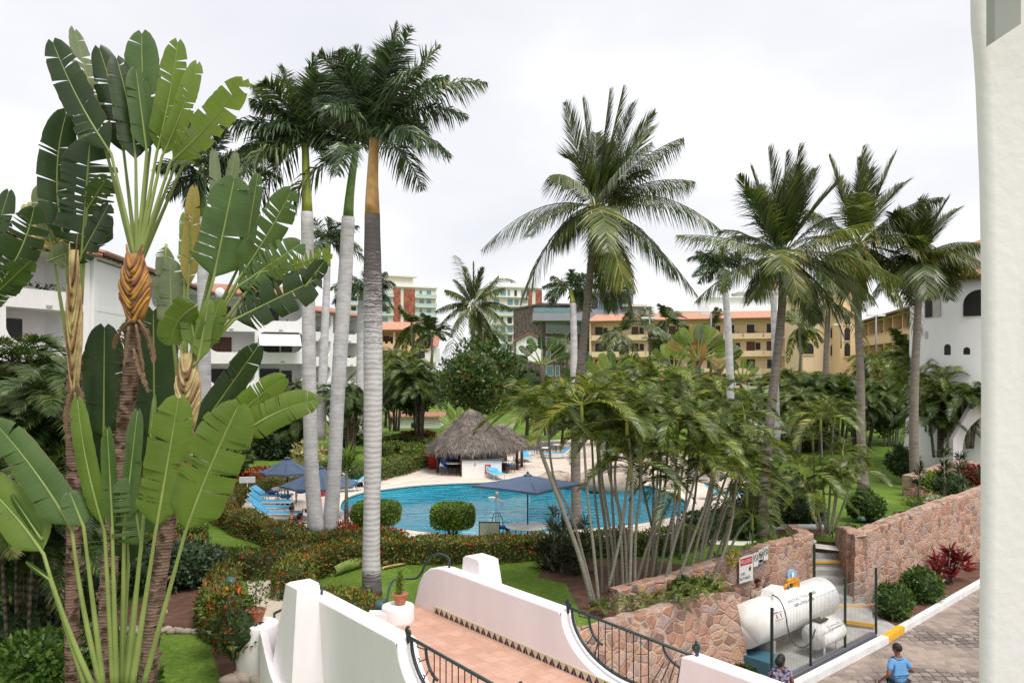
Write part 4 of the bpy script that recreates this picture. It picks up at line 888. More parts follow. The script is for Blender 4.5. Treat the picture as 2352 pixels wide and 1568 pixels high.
# street lights
def lamp(u, v0, v1, D, label, two=False):
    a = px(u, v1, D); b_ = px(u, v0, D); t = thing('street_lamp', label, 'street lamp', tuple(a)); mb = MB(); mb.tube([a, b_], .07, 6); mb.build('pole', M['grey'], t)
    mb = MB()
    for s_ in ((-1, 1) if two else (-1,)): mb.box((b_.x+s_*.45, b_.y, b_.z), (.35, .14, .09))
    mb.build('lamp_head', M['wplast'], t)
lamp(1492, 730, 800, 78, 'twin headed floodlight pole between the left garden palms', True); lamp(1492, 776, 890, 78, 'short floodlight pole behind the fan palms', True)
lamp(2108-176, 745, 800, 80, 'grey street lamp before the narrow yellow tower', False); lamp(2012, 724, 850, 72, 'double headed lamp post left of the white tower', True)
lamp(2023-390, 720, 780, 60, 'thin lamp pole beside the pale royal trunk')
lamp(1636-12, 1000, 1001, 70, 'x') if False else None
# ---------------------------------------------------------------- vegetation builders
def bez(p0, p1, p2, t): return p0*(1-t)**2+p1*2*t*(1-t)+p2*t*t
def bezt(p0, p1, p2, t): return ((p1-p0)*(1-t)+(p2-p1)*t)
def frond(mb, p0, p1, p2, n=44, ll=.8, lw=.05, droop=.7, rach=.03, m=0, ms=1, rg=rnd, plume=.0, up=.15, t0=.12, sweep=.55, seg=9, twist=0.0):
    P = [bez(p0, p1, p2, i/seg) for i in range(seg+1)]
    mb.tube(P, [rach*(1-.85*i/seg) for i in range(seg+1)], 4, ms, False)
    for i in range(n):
        t = t0+(1-t0)*(i+rg.random()*.5)/n; p = bez(p0, p1, p2, t); T = bezt(p0, p1, p2, t); T = T.normalized()
        S = T.cross(Z)
        if S.length < .25: S = T.cross(V3((math.cos(i*0.0+twist), math.sin(twist), 0)))
        S.normalize(); U = S.cross(T).normalized()
        if twist: c, s_ = math.cos(twist), math.sin(twist); S, U = S*c+U*s_, U*c-S*s_
        L_ = ll*(math.sin(math.pi*min(1, (t*.92+.10)))**.55)*(.85+.3*rg.random())
        for sd in (-1, 1):
            u_ = up+(rg.uniform(-plume, plume) if plume else rg.uniform(-.06, .06))
            d = (S*sd*(1-.25*t)+T*(sweep+.35*t)+U*u_).normalized()
            q1 = p+d*L_*.45-Z*droop*L_*.16; d2 = (d-Z*droop*(.6+.8*rg.random())).normalized(); q2 = q1+d2*L_*.55
            w_ = T-d*T.dot(d); w_ = (w_.normalized() if w_.length > .05 else U)*lw*.5
            if plume or rg.random() < .3: w_ = (w_+U*lw*.3*rg.choice((-1, 1)))
            b = len(mb.V); w2 = w_*.55
            mb.V += [tuple(p-w_*.5), tuple(p+w_*.5), tuple(q1+w_), tuple(q1-w_), tuple(q2)]
            mb.F += [(b, b+1, b+2, b+3), (b+3, b+2, b+4)]; mb.I += [m, m]; mb.S += [False, False]
def adir(az, el): return V3((math.cos(az)*math.cos(el), math.sin(az)*math.cos(el), math.sin(el)))
def rfrond(mb, c, az, el, Ln, drop, **k):
    d = adir(az, el); frond(mb, c, c+d*Ln*.55, c+d*Ln*.85-Z*drop*Ln+V3((0, 0, 0)), **k)
def uvt(P, D): return [px(u, v, D) for u, v in P]
def palm(label, kind, trunk, D, rad, fronds, extra=0, seed=0, ll=.8, n=44, group=None, shaft=None, coconuts=0, mats=None, name='coconut_palm', dscale=1.0, per=True, lw=.05, tmat=None, droop=.7, dv=0, exL=None):
    """trunk: list of (u,v) from base to crown at distance D; fronds: (du,dv,arch,ddepth) tips in survey pixels from the crown"""
    rg = random.Random(seed); base = px(*trunk[0], D); P = catmull([px(u, v, D) for u, v in trunk], 5)
    t = thing(name, label, 'palm tree', tuple(base), group)
    if len(rad) == 2: R = [rad[0]+(rad[1]-rad[0])*min(1, i/(len(P)-1)) for i in range(len(P))]; R[0] = rad[0]*1.55; R[1] = rad[0]*1.18
    else: R = [float(np.interp(i/(len(P)-1), [k/(len(rad)-1) for k in range(len(rad))], rad)) for i in range(len(P))]
    c = P[-1]
    if shaft:   # (fraction of trunk where the crownshaft starts, material, radius)
        k = max(1, int((len(P)-1)*shaft[0])); mb = MB(); mb.tube(P[:k+1], R[:k+1], 14); mb.build('trunk', tmat or M['royal'], t)
        mb = MB(); m_ = len(P)-k; mb.tube(P[k:], [shaft[2]*(1.12-.12*min(1, i/3))*(1-.35*i/m_) for i in range(m_)], 12); mb.build('crownshaft', shaft[1], t)
    else:
        mb = MB(); mb.tube(P, R, 12); mb.build('trunk', tmat or M['coco'], t)
    mats = mats or [LF['coco'], M['stalkd']]; pm = FPX/D
    for i, f in enumerate(fronds):
        tip = c+V3((f[0]/pm, f[3], -f[1]/pm)); L_ = (tip-c).length; ctl = (c+tip)/2+Z*f[2]*L_
        upr = kind != 'royal' and f[1] < -abs(f[0])*.9
        mb = MB(); frond(mb, c, ctl, tip, n=int(n*1.25), ll=ll*(f[4] if len(f) > 4 else 1), lw=lw, rg=rg, droop=droop*((2.6 if kind != 'royal' else 1.3) if f[1] > -abs(f[0])*1.2 else .35), rach=.035, plume=(.55 if kind == 'royal' else 0), up=.2, sweep=(.95 if upr else .5) if kind != 'royal' else .35)
        mm = mats if not (len(f) > 5) else [LF['cocoy'], M['shaftl']]
        mb.build('frond', mm, t)
    Lr = exL or 250/pm
    for i in range(extra):
        az = rg.uniform(0, 2*math.pi); el = rg.uniform(-.35, 1.15); mb = MB()
        rfrond(mb, c, az, el, Lr*rg.uniform(.8, 1.0), .15+.45*max(0, 1-el), n=int(n*.8), ll=ll, lw=lw, rg=rg, droop=droop, rach=.03, plume=(.9 if kind == 'royal' else 0)); mb.build('frond', mats, t)
    if coconuts:
        cm = M.get('nut') or M.setdefault('nut', plain('green_coconut', (.17, .17, .04), .4, .5, 5, col2=(.16, .09, .03)))
        for i in range(coconuts):
            a = rg.uniform(0, 6.28); q = c+V3((math.cos(a)*.42, math.sin(a)*.42, -.25-rg.random()*.45)); mb = MB(); mb.ball(q, .115, 8, sz=1.2); mb.build('coconut', cm, t)
        mb = MB()
        for i in range(9):
            a = i*.7; mb.tube([c-Z*.1, c+V3((math.cos(a)*.35, math.sin(a)*.35, .1)), c+V3((math.cos(a)*.55, math.sin(a)*.55, -.3))], [.06, .04, .015], 5)
        mb.build('fruit_stalks', M['sheath'], t)
    return t
# ---- hero coconut palms
C1 = [(-265,105,.34,-.6,1.1),(-175,235,.42,-1.2,1.1),(-28,-265,-.02,.5,.9),(35,-282,0,.3,.9),(62,-278,0,-.3,.9),(95,-258,-.03,.6,1),(130,-205,.06,-.8,1),(-75,-235,-.1,-.6,.95),(-65,-120,.35,.4,1),(195,-150,.20,-.8,1.1),(235,-65,.22,.3,1.1),(285,60,.36,-.5,1.1),(220,215,.22,-1.4,1.1),(205,160,.3,1.2,1),(55,190,.12,-1.6,1.15,1),(85,255,.15,.3,1),(-95,80,.3,1.6,.9),(150,-215,.05,1.4,1),(-110,-60,.42,-1,1),(60,-180,.1,2,1),(10,-200,0,1.5,1),(45,235,.12,1.2,1),(110,-120,.2,-2,1)]
palm('large coconut palm with green nuts standing right of the pool umbrella', 'coco', [(1325,1213),(1322,1080),(1324,950),(1333,850),(1347,720),(1358,600),(1368,478)], 31.6, (.21, .13), C1, 8, 1, 1.42, 70, coconuts=11, lw=.045)
C2 = [(-25,-262,0,.3,.9),(35,-258,0,-.3,.9),(0,-235,0,-.5,1),(-65,-215,-.05,.4,1),(-110,-185,-.05,-.5,.8),(85,-210,0,.3,1),(60,-225,0,.8,1),(120,-165,.12,-.6,1),(-255,-42,.12,-.8,1),(-215,110,.22,-1,1),(-85,105,.35,-1,1),(5,100,.28,-1.5,1,1),(245,60,.25,-1,1.1,1),(185,-70,.12,-1,1.1,1),(135,145,.2,-.5,1.1),(100,150,.2,.8,1),(230,110,.30,.4,1.1),(-35,-180,0,1,1),(35,-190,0,1,1)]
palm('coconut palm with upright feathery crown behind the gas yard wall', 'coco', [(1752,1235),(1757,1120),(1765,1000),(1778,880),(1790,770),(1797,680),(1796,590)], 30, (.2, .135), C2, 8, 2, 1.3, 66, lw=.045, droop=.6)
C3 = [(20,-238,0,.5,1),(80,-215,.05,-.4,1),(-62,-215,-.02,.4,.9),(115,-150,.18,.4,1),(-10,-200,0,-.5,1),(190,-110,.25,-.3,1),(-125,-70,.2,-.5,1),(175,25,.4,-1,1,1),(70,150,.25,-1.5,1,1),(60,130,.2,-1,1,1),(-90,80,.3,-.8,1),(-30,150,.2,-.8,1,1),(130,100,.3,.5,1),(45,-190,0,1,1),(-30,-170,0,1,1),(150,-60,.3,1,1)]
palm('tall coconut palm with yellowing hanging fronds beside the lawn', 'coco', [(1984,1125),(1978,1000),(1977,880),(1972,760),(1970,650),(1972,565)], 41.8, (.24, .15), C3, 10, 3, 1.6, 62, coconuts=10, lw=.06)
C4 = [(5,-140,0,.3,1),(55,-130,.1,-.4,1),(95,-115,.15,.3,1),(-70,-100,.15,-.4,1),(140,-20,.3,-.8,1),(145,35,.3,.4,1),(105,20,.38,-1.5,1.1,1),(80,60,.2,-.5,1),(-85,70,.35,-1,1),(-60,-20,.3,-1,1),(-100,20,.3,.5,1),(30,-120,0,.8,1),(-30,-115,.1,.6,1)]
palm('coconut palm with orange tinged frond in front of the white tower', 'coco', [(2106,1128),(2100,1060),(2099,950),(2102,850),(2106,760),(2110,680),(2112,592)], 41.8, (.27, .15), C4, 6, 4, 1.4, 54, coconuts=9, lw=.06, exL=3.0)
palm('slim coconut palm with dark hanging fronds before the yellow tower', 'coco', [(1899,950),(1897,860),(1899,780),(1902,700)], 62, (.25, .18), [(-60,-60,.3,0),(50,-60,.3,0),(-50,50,.4,-1),(60,40,.35,-1),(30,75,.3,-.5),(-10,-80,.1,0)], 5, 5, 1.1, 34, lw=.08)
palm('coconut palm with a fan shaped crown behind the almond tree', 'coco', [(1086,900),(1087,800),(1086,700)], 74, (.25, .18), [(0,-100,0,0),(-22,-90,0,.5),(25,-85,0,-.5),(-65,-35,.2,0),(75,-40,.2,0),(-75,45,.3,0),(80,50,.3,-1),(-50,75,.3,-1),(45,80,.3,-1),(60,-70,.05,.5),(-45,-60,0,1),(95,10,.25,.5),(-90,15,.25,.6),(10,85,.2,-1)], 4, 6, 1.25, 40, lw=.1)
# minor coconut crowns, shared meshes
def minor_crown(seed, n, L_, ll, mats=None, nl=26, lw=.12, plume=0, els=(-.4, 1.2)):
    rg = random.Random(seed); mb = MB(); out = []
    for i in range(n):
        el = els[0]+(els[1]-els[0])*((i*.618) % 1); az = i*2.4+rg.random()*.4
        rfrond(mb, V3((0, 0, 0)), az, el, L_*rg.uniform(.8, 1.05), .1+.5*max(0, 1-el), n=nl, ll=ll, lw=lw, rg=rg, droop=.7, rach=.03, plume=plume, seg=6)
    return mb.mesh('crown', mats or [LF['coco'], M['stalkd']])
MC = [minor_crown(s, 17, 3.6, 1.0) for s in (1, 2)]
def minor(label, u, vc, vb, D, s=1.0, k=0, name='coconut_palm', group=None):
    b_ = px(u, vb, D); c = px(u, vc, D); t = thing(name, label, 'palm tree', tuple(b_), group)
    mb = MB(); mb.tube([b_, b_.lerp(c, .5)+V3((.15, 0, 0)), c], [.2, .15, .13], 8); mb.build('trunk', M['coco'], t)
    ob('crown', MC[k], t, tuple(c-b_), (0, 0, u), (s,)*3)
for a in [('small coconut palm left of the fan crowned palm', 945, 745, 850, 90, 1.0, 0), ('small coconut palm with dry base beside the red roofed house', 990, 765, 850, 88, 1.0, 1), ('small coconut palm behind the almond tree top', 1108, 760, 830, 95, 1.1, 1),
          ('coconut palm in front of the left end of the yellow block', 1490, 752, 880, 78, .95, 0), ('short coconut palm before the cream end wall of the yellow block', 1425, 762, 880, 82, .95, 1), ('coconut palm between the two fan palms and the yellow block', 1560, 750, 880, 84, .9, 0),
          ('small coconut palm against the yellow facade right of the leaning trunk', 1836, 750, 880, 86, .95, 1), ('dark small coconut palm by the white hotel corner', 1632, 745, 870, 92, .85, 0), ('young coconut palm at the foot of the stone block', 1300, 780, 880, 90, .8, 1),
          ('little coconut palm under the white tower eave', 2070, 800, 900, 70, .8, 0), ('coconut palm with green crown at the office corner', 1530, 735, 860, 96, .9, 1)]: minor(*a)
# ---- royal palms
RM = [LF['royal'], M['stalkd']]
R1 = [(45,-290,0,.5,.9),(90,-250,.04,-.4,.9),(150,-225,.12,.3,1),(10,-220,0,.4,1),(-45,-215,.05,0,1),(-120,-180,.2,-.5,1),(265,-115,.32,-.4,1.05),(180,55,.36,-.6,1),(170,-160,.3,.6,1),(-150,-110,.35,.8,1),(-70,-170,.15,-1,1),(60,-190,.15,-1,1.1),(215,-60,.42,.6,1),(120,-120,.3,-1.4,1),(-100,-40,.5,-.8,.9),(110,-40,.5,1.5,1),(-80,-230,.02,.6,.9)]
palm('nearest royal palm with orange crownshaft and ringed grey trunk on the lawn', 'royal', [(854,1368),(853,1250),(856,1050),(857,850),(856,640),(855,465),(856,400),(860,318)], 22.5, (.30, .25, .235, .26, .27, .265, .22, .22, .2, .18), R1, 3, 11, .85, 105, name='royal_palm', shaft=(.71, M['shafty'], .19), mats=RM, lw=.036, droop=1.0, exL=3.0, tmat=M['royal1'])
R2 = [(-60,-215,.05,.3,.9),(-110,-190,.12,-.3,.9),(20,-230,.02,.3,.9),(-130,-120,.3,.5,1),(60,-180,.1,.5,.9),(-70,-150,.2,-1,1),(-120,-30,.45,.4,.9),(-60,20,.45,-.6,.8),(100,-60,.4,0,.9),(50,-120,.2,-1,1),(-20,-160,.1,-1,1)]
palm('leaning royal palm with green crownshaft, middle of the three big white trunks', 'royal', [(757,1226),(768,1080),(775,920),(786,740),(795,600),(801,478),(808,410),(817,350)], 30, (.30, .26, .27, .27, .25, .2, .17), R2, 4, 12, 1.0, 95, name='royal_palm', shaft=(.71, M['shaftg'], .18), mats=RM, lw=.05, droop=.8, exL=3.4)
R3 = [(-135,-145,.15,.3,.9),(-120,-90,.3,-.4,.95),(-165,30,.38,.3,1),(-195,-20,.35,-.5,1),(-60,-185,.1,.3,.9),(20,-210,.05,0,.9),(90,-185,.1,.5,.9),(-60,60,.5,-.8,.8),(60,40,.55,0,.7),(-90,-10,.5,-1,1),(100,-90,.3,-.5,.9),(50,-140,.2,-1,1),(-20,-150,.15,1,1),(-75,-110,.35,-1.3,1)]
palm('royal palm with lime crownshaft, left of the three big white trunks', 'royal', [(727,1224),(716,1080),(711,900),(709,740),(707,600),(705,465),(703,400),(701,330)], 29.5, (.30, .255, .25, .24, .23, .2, .17), R3, 4, 13, 1.05, 95, name='royal_palm', shaft=(.71, M['shaftl'], .18), mats=RM, lw=.05, droop=.85, exL=3.5)
R9 = [(180,10,.3,.5,1),(190,-30,.3,-.3,1),(120,-60,.3,.5,.9),(60,-100,.15,0,.9),(-60,-90,.2,0,.9),(-110,-10,.35,0,.9),(130,70,.3,-.5,.9),(-20,90,.4,-.5,.8),(-80,60,.4,0,.8),(150,-75,.2,1,1)]
palm('dark royal palm crown behind the giant fan leaves', 'royal', [(470,1150),(470,900),(468,700),(466,560),(465,500),(464,400)], 33, (.28, .25, .23, .2), R9, 4, 19, 1.0, 90, name='royal_palm', shaft=(.8, M['shaftg'], .18), mats=RM, lw=.05, droop=.8, exL=3.2)
palm('slender pale royal palm behind the two leaning white trunks', 'royal', [(736,1010),(742,850),(747,740),(750,665),(752,600),(755,560)], 52, (.34, .26, .22, .19), [(70,-40,.3,0),(-60,-30,.3,0),(80,20,.4,-.5),(0,-60,.1,0),(50,55,.4,0),(-50,40,.4,0),(95,60,.45,.4)], 6, 14, .9, 70, name='royal_palm', shaft=(.78, M['shaftl'], .2), mats=RM, lw=.05, exL=2.6)
palm('dark royal palm half hidden behind the nearest ringed trunk', 'royal', [(826,1000),(828,900),(829,800),(830,725),(832,690),(834,665)], 60, (.4, .33, .3, .25), [(75,-10,.4,0),(70,45,.45,0),(-75,0,.4,0),(-60,40,.4,-.5),(20,-50,.1,0),(55,-40,.2,0),(-40,-40,.2,0)], 6, 15, 1.1, 70, name='royal_palm', shaft=(.8, M['shaftl'], .27), mats=RM, lw=.055, exL=2.7)
palm('royal palm with white painted trunk left of the leaning coconut trunk', 'royal', [(1319,960),(1318,860),(1318,780),(1317,725),(1315,690),(1310,665)], 60, (.3, .26, .24, .22), [(-65,-5,.35,0),(65,-5,.35,0),(-45,-30,.2,0),(45,-35,.2,0),(-60,25,.4,-.5),(60,25,.4,0),(0,-45,.1,0)], 7, 16, 1.0, 70, name='royal_palm', shaft=(.78, M['shaftl'], .2), mats=RM, lw=.055, exL=2.4)
palm('royal palm with white trunk in front of the yellow block', 'royal', [(1678,925),(1676,840),(1672,750),(1668,700),(1665,665),(1658,612)], 52, (.25, .24, .21, .17), [(-80,-15,.35,0),(75,-10,.35,0),(-60,-35,.2,0),(60,-35,.2,.5),(-70,25,.4,-.5),(70,25,.4,0),(0,-45,.1,0),(-30,35,.5,0)], 7, 17, .9, 70, name='royal_palm', shaft=(.78, M['shaftl'], .17), mats=RM, lw=.05, exL=2.4)
palm('royal palm with a thin white trunk behind the leaning coconut palm', 'royal', [(1785,1015),(1782,900),(1779,780),(1777,700),(1776,660),(1776,618)], 47, (.2, .19, .18, .17), [(-40,-15,.35,0),(40,-10,.35,0),(-30,-25,.2,0)], 3, 18, .6, 50, name='royal_palm', shaft=(.78, M['shafty'], .15), mats=RM, lw=.05, exL=1.3)

# ---------------------------------------------------------------- traveller palms: broad paddle leaves
def paddle(label_parent, base, tip, wpx, D, mats, roll=0.0, bend=0.0, org=None, seed=0, tears=7, fold=.28, srad=.022, dtip=0.0, obend=0.0, sag=0.0):
    rg = random.Random(seed*7+3); b_ = px(*base, D); t_ = px(*tip, D)+V3((0, dtip, 0)); L_ = (t_-b_).length; W = wpx*D/FPX*1.0
    T0 = (t_-b_).normalized(); cv = (V3((0, 0, EYE))-b_).normalized(); N0 = (cv-T0*cv.dot(T0)).normalized(); S0 = T0.cross(N0)
    ctl = (b_+t_)/2+S0*bend*L_+N0*sag*L_
    a = math.radians(roll); n = 30; mb = MB(); UV = []
    cuts = sorted(rg.sample(range(3, n-1), min(tears, n-5)))
    cutR = sorted(rg.sample(range(3, n-1), min(max(0, tears-2+rg.randint(-1, 2)), n-5)))
    def wd(t): return max(.02, min(1, (t/.16)**.75 if t < .16 else 1)*(1 if t < .62 else math.sqrt(max(0, 1-((t-.62)/.385)**2.6))))*(1-.12*t)
    for sd, cs in ((-1, cuts), (1, cutR)):
        bounds = [0]+cs+[n]
        for a0, a1 in zip(bounds[:-1], bounds[1:]):
            jz = rg.uniform(-.10, .10)*(1 if tears >= 8 else .6); jt = rg.uniform(-.03, .03) if tears >= 8 else rg.uniform(-.01, .01); fo = fold+rg.uniform(-.12, .12); shr = rg.uniform(.88, 1.04); base_i = len(mb.V)
            for i in range(a0, a1+1):
                t = i/n; p = bez(b_, ctl, t_, t); T = bezt(b_, ctl, t_, t).normalized(); N = (N0-T*N0.dot(T)).normalized(); S = T.cross(N)
                S2 = S*math.cos(a)+N*math.sin(a); N2 = N*math.cos(a)-S*math.sin(a)
                w_ = W*.5*wd(t)*shr; k = 0
                kk = rg.random()*(.035 if tears >= 8 else .014)
                if i == a0 and a0 > 0: k = kk
                if i == a1 and a1 < n: k = -kk
                for f in (0.0, .33, .68, 1.0):
                    q = p+S2*sd*w_*f*(rg.uniform(.945, 1.0) if f == 1.0 else 1)+N2*(w_*(fo*f-.32*f*f)+jz*w_*f*f)+T*(L_*(k*f+jt*f*.6+.035*f))+N2*rg.uniform(-.008, .008)*f*W
                    mb.V.append((q.x, q.y, q.z)); UV.append((.5+sd*f*.5, t))
            for i in range(a1-a0):
                for j in range(3):
                    q = base_i+i*4+j; f_ = (q, q+4, q+5, q+1) if sd < 0 else (q, q+1, q+5, q+4)
                    mb.F.append(f_); mb.I.append(0); mb.S.append(True)
    nb = len(mb.V); mid = [bez(b_, ctl, t_, i/10) for i in range(11)]
    if org is not None:
        o_ = px(*org, D+.1); m2 = (o_+b_)/2+S0*obend*(o_-b_).length; T1 = (ctl-b_).normalized()
        pet = [o_]+[bez(o_, m2, b_, q/7) for q in range(1, 7)]; path = pet+mid; rr = [srad*1.9-(srad*.9)*i/6 for i in range(7)]+[srad*(1-.8*i/10) for i in range(11)]
    else: path = mid; rr = [srad*(1-.8*i/10) for i in range(11)]
    off = label_parent['_o']; me = mb.mesh('leaf', mats[:1], off); sb = MB(); sb.tube([p-N0*.004 for p in path], rr, 7, 0)
    uvl = me.uv_layers.new(name='UVMap'); vi = np.zeros(len(me.loops), dtype=np.int32); me.loops.foreach_get('vertex_index', vi)
    UVa = np.full((len(mb.V), 2), (.5, .5)); UVa[:len(UV)] = UV; uvl.data.foreach_set('uv', UVa[vi].ravel())
    o = bpy.data.objects.new('leaf', me); COL.objects.link(o); o.parent = label_parent; ob('stalk', sb.mesh('stalk', mats[1:], off), o); return o
pd, pm_, pg_, pl_, py_, pa = M['padd'], M['padm'], M['padg'], M['padl'], M['pady'], M['pad']
sk, skd = M['stalk'], M['stalkd']
def traveller(label, base, leaves, D, trunkpts=None, trad=(.17, .12), sheath=None, tm=None, shm=None):
    b_ = px(*base, D); t = thing('traveller_palm', label, 'traveller palm', tuple(b_))
    if trunkpts:
        rg = random.Random(int(D*10)); P = catmull([px(u, v, D+.15) for u, v in trunkpts], 10); n = len(P)
        R = [(trad[0]+(trad[1]-trad[0])*i/(n-1))*rg.uniform(.93, 1.1) for i in range(n)]; mb = MB(); mb.tube(P, R, 14)
        for i in range(2, n-1):      # ragged leaf scars
            for k in range(6):
                a = rg.uniform(0, 6.28); r = R[i]*.95; q = P[i]+V3((math.cos(a)*r, math.sin(a)*r, rg.uniform(-.03, .06))); d = V3((math.cos(a)*.7, math.sin(a)*.7, rg.uniform(.2, 1.2))).normalized(); s_ = V3((-math.sin(a), math.cos(a), 0))*rg.uniform(.03, .08)
                l = rg.uniform(.05, .13); mb.face([q-s_, q+s_, q+s_*.3+d*l, q-s_*.4+d*l], 0)
        mb.build('trunk', tm or M['rough'], t)
    if sheath:
        # overlapping boat shaped sheaths: a flattened body with chevron straps
        c = sheath; rg = random.Random(5); c0 = px(c['u'], c['v0'], D-.05); Hh = (c['v0']-c['v1'])*D/FPX; hw = c['w']*D/FPX
        pf = [(0, .52), (.15, .70), (.4, .97), (.62, 1.0), (.82, .82), (1.0, .62), (1.12, .5)]
        def wz(f): return hw*float(np.interp(f, [p[0] for p in pf], [p[1] for p in pf]))
        mb = MB(); mb.lathe(tuple(c0), [(wz(f), f*Hh) for f, _ in pf], 18, 0, sy=.55); mb.build('leaf_sheath', shm or M['sheath'], t)
        for k in range(c['n']):
            f0 = -.02+k*.98/c['n']
            for sd in (-1, 1):
                mb = MB(); P = []; R_ = []
                for q in range(9):
                    g = q/8; f = f0+.42*g+.04*(sd*(k % 2)); r_ = wz(min(1.1, f)); x = sd*r_*(.04+.94*g**.8); y = -.56*math.sqrt(max(0.0, r_*r_-x*x))*.97-.012
                    P.append(c0+V3((x, y, f*Hh))); R_.append(hw*(.15-.09*g)*rg.uniform(.9, 1.1))
                mb.tube(P, R_, 6); mb.build('sheath_edge', (shm or M['sheath']) if (k+sd) % 3 else M['sheathd'], t)
    for i, l in enumerate(leaves):
        kw = dict(l[4]) if len(l) > 4 else {}
        paddle(t, l[0], l[1], l[2], D+kw.pop('dd', 0), [l[3], kw.pop('st', sk)], seed=i+int(D), **kw)
    return t
O = (315, 610)
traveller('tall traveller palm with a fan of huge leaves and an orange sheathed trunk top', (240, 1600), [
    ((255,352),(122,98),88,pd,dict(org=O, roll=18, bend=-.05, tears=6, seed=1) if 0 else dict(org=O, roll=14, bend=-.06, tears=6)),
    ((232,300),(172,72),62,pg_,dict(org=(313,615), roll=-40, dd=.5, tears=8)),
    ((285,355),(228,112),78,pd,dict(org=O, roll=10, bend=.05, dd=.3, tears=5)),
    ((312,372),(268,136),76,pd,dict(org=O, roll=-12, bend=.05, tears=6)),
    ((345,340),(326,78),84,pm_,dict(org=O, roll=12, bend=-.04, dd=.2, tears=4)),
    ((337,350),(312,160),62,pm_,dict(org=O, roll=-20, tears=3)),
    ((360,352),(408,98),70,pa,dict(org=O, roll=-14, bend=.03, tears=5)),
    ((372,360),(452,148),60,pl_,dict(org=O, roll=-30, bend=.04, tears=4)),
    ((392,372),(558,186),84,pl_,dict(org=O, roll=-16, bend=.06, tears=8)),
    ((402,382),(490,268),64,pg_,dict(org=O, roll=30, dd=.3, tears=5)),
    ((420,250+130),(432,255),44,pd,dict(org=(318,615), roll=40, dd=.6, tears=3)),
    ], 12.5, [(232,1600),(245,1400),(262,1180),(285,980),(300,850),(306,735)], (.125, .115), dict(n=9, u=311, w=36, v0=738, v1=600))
traveller('traveller palm with drooping dark leaves on a straw coloured stem at far left', (165, 1600), [
    ((187,590),(206,330),135,pd,dict(roll=8, tears=10, org=(172,860), fold=.1)), ((150,560),(152,262),92,pd,dict(roll=-14, tears=6, org=(165,850), dd=.3, bend=-.12)),
    ((205,352),(182,245),40,pg_,dict(roll=-30, tears=4, org=(180,700), dd=.4)), ((175,610),(250,470),70,pd,dict(roll=40, tears=9, org=(180,800))), ((118,560),(88,430),60,pg_,dict(roll=30, tears=6, org=(165,850), dd=.4)),
    ((150,580),(62,470),70,py_,dict(roll=-20, tears=6, org=(165,850), dd=.5)), ((110,600),(210,560),60,pg_,dict(roll=10, tears=8, dd=.3)), ((200,480),(248,405),60,pm_,dict(roll=-25, tears=8, org=(185,700)))],
    13.2, [(167,1600),(166,1400),(170,1200),(168,1050),(168,860)], (.11, .105), dict(n=6, u=171, w=19, v0=900, v1=610), shm=M['sheathy'])
traveller('torn traveller palm leaves entering at the far left edge', (-60, 1500), [
    ((-30,690),(78,478),95,pd,dict(roll=10, tears=10, bend=.12)), ((-40,640),(20,440),60,pd,dict(roll=40, tears=7)), ((-60,720),(70,600),80,pm_,dict(roll=-30, tears=8)), ((-50,600),(15,500),60,pd,dict(roll=20, tears=9))], 12.0)
O = (432, 850)
traveller('middle traveller palm with tattered leaves leaning right', (330, 1600), [
    ((521,470),(540,352),38,pg_,dict(org=O, roll=40, tears=4, dd=.3)), ((505,560),(492,348),46,pg_,dict(org=O, roll=-45, tears=3, dd=.4)), ((432,665),(446,432),46,py_,dict(org=(425,850), roll=-30, tears=4, dd=.3)),
    ((425,620),(424,490),40,pl_,dict(org=(420,850), roll=35, tears=5, dd=.3)), ((490,642),(538,412),122,pm_,dict(org=O, roll=8, tears=5)), ((562,585),(592,402),54,pm_,dict(org=O, roll=-40, tears=3, dd=.3)),
    ((548,640),(668,440),86,pm_,dict(org=O, roll=-10, tears=8, bend=.04)), ((600,625),(755,582),62,pl_,dict(org=O, roll=-20, tears=16, bend=.06)), ((537,735),(728,640),104,pd,dict(org=O, roll=12, tears=9)),
    ((545,660),(690,560),90,pm_,dict(org=O, roll=20, tears=12)), ((560,700),(650,600),80,pd,dict(org=O, roll=-20, tears=9, dd=.2)), ((382,560),(372,700),50,pg_,dict(roll=20, tears=6, dd=.4)),
    ((470,800),(505,690),60,pa,dict(org=O, roll=0, tears=3, dd=-.1)), ((455,830),(480,690),42,pl_,dict(org=O, roll=20, tears=2, dd=-.15)), ((455,700),(395,790),86,pa,dict(roll=30, tears=5, dd=-.2, bend=.3)),
    ((450,800),(430,690),60,pa,dict(roll=-30, tears=5, dd=-.1)), ((395,760),(390,600),70,pg_,dict(org=(410,880), roll=15, tears=7, dd=.4)), ((700,660),(745,600),46,pd,dict(roll=-10, tears=6)),
    ], 12.2, [(335,1600),(355,1400),(385,1200),(405,1050),(425,950)], (.125, .11), dict(n=7, u=432, w=30, v0=985, v1=830), shm=M['sheathy'])
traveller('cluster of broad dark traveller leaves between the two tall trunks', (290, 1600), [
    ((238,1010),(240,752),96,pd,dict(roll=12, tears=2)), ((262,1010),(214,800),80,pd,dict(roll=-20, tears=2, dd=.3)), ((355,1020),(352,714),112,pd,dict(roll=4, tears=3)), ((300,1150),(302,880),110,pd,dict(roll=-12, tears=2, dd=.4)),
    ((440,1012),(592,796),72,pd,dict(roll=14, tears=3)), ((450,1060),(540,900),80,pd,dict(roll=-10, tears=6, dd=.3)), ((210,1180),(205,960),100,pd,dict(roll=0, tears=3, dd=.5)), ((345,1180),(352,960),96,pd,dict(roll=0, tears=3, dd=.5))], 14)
O = (262, 1600)
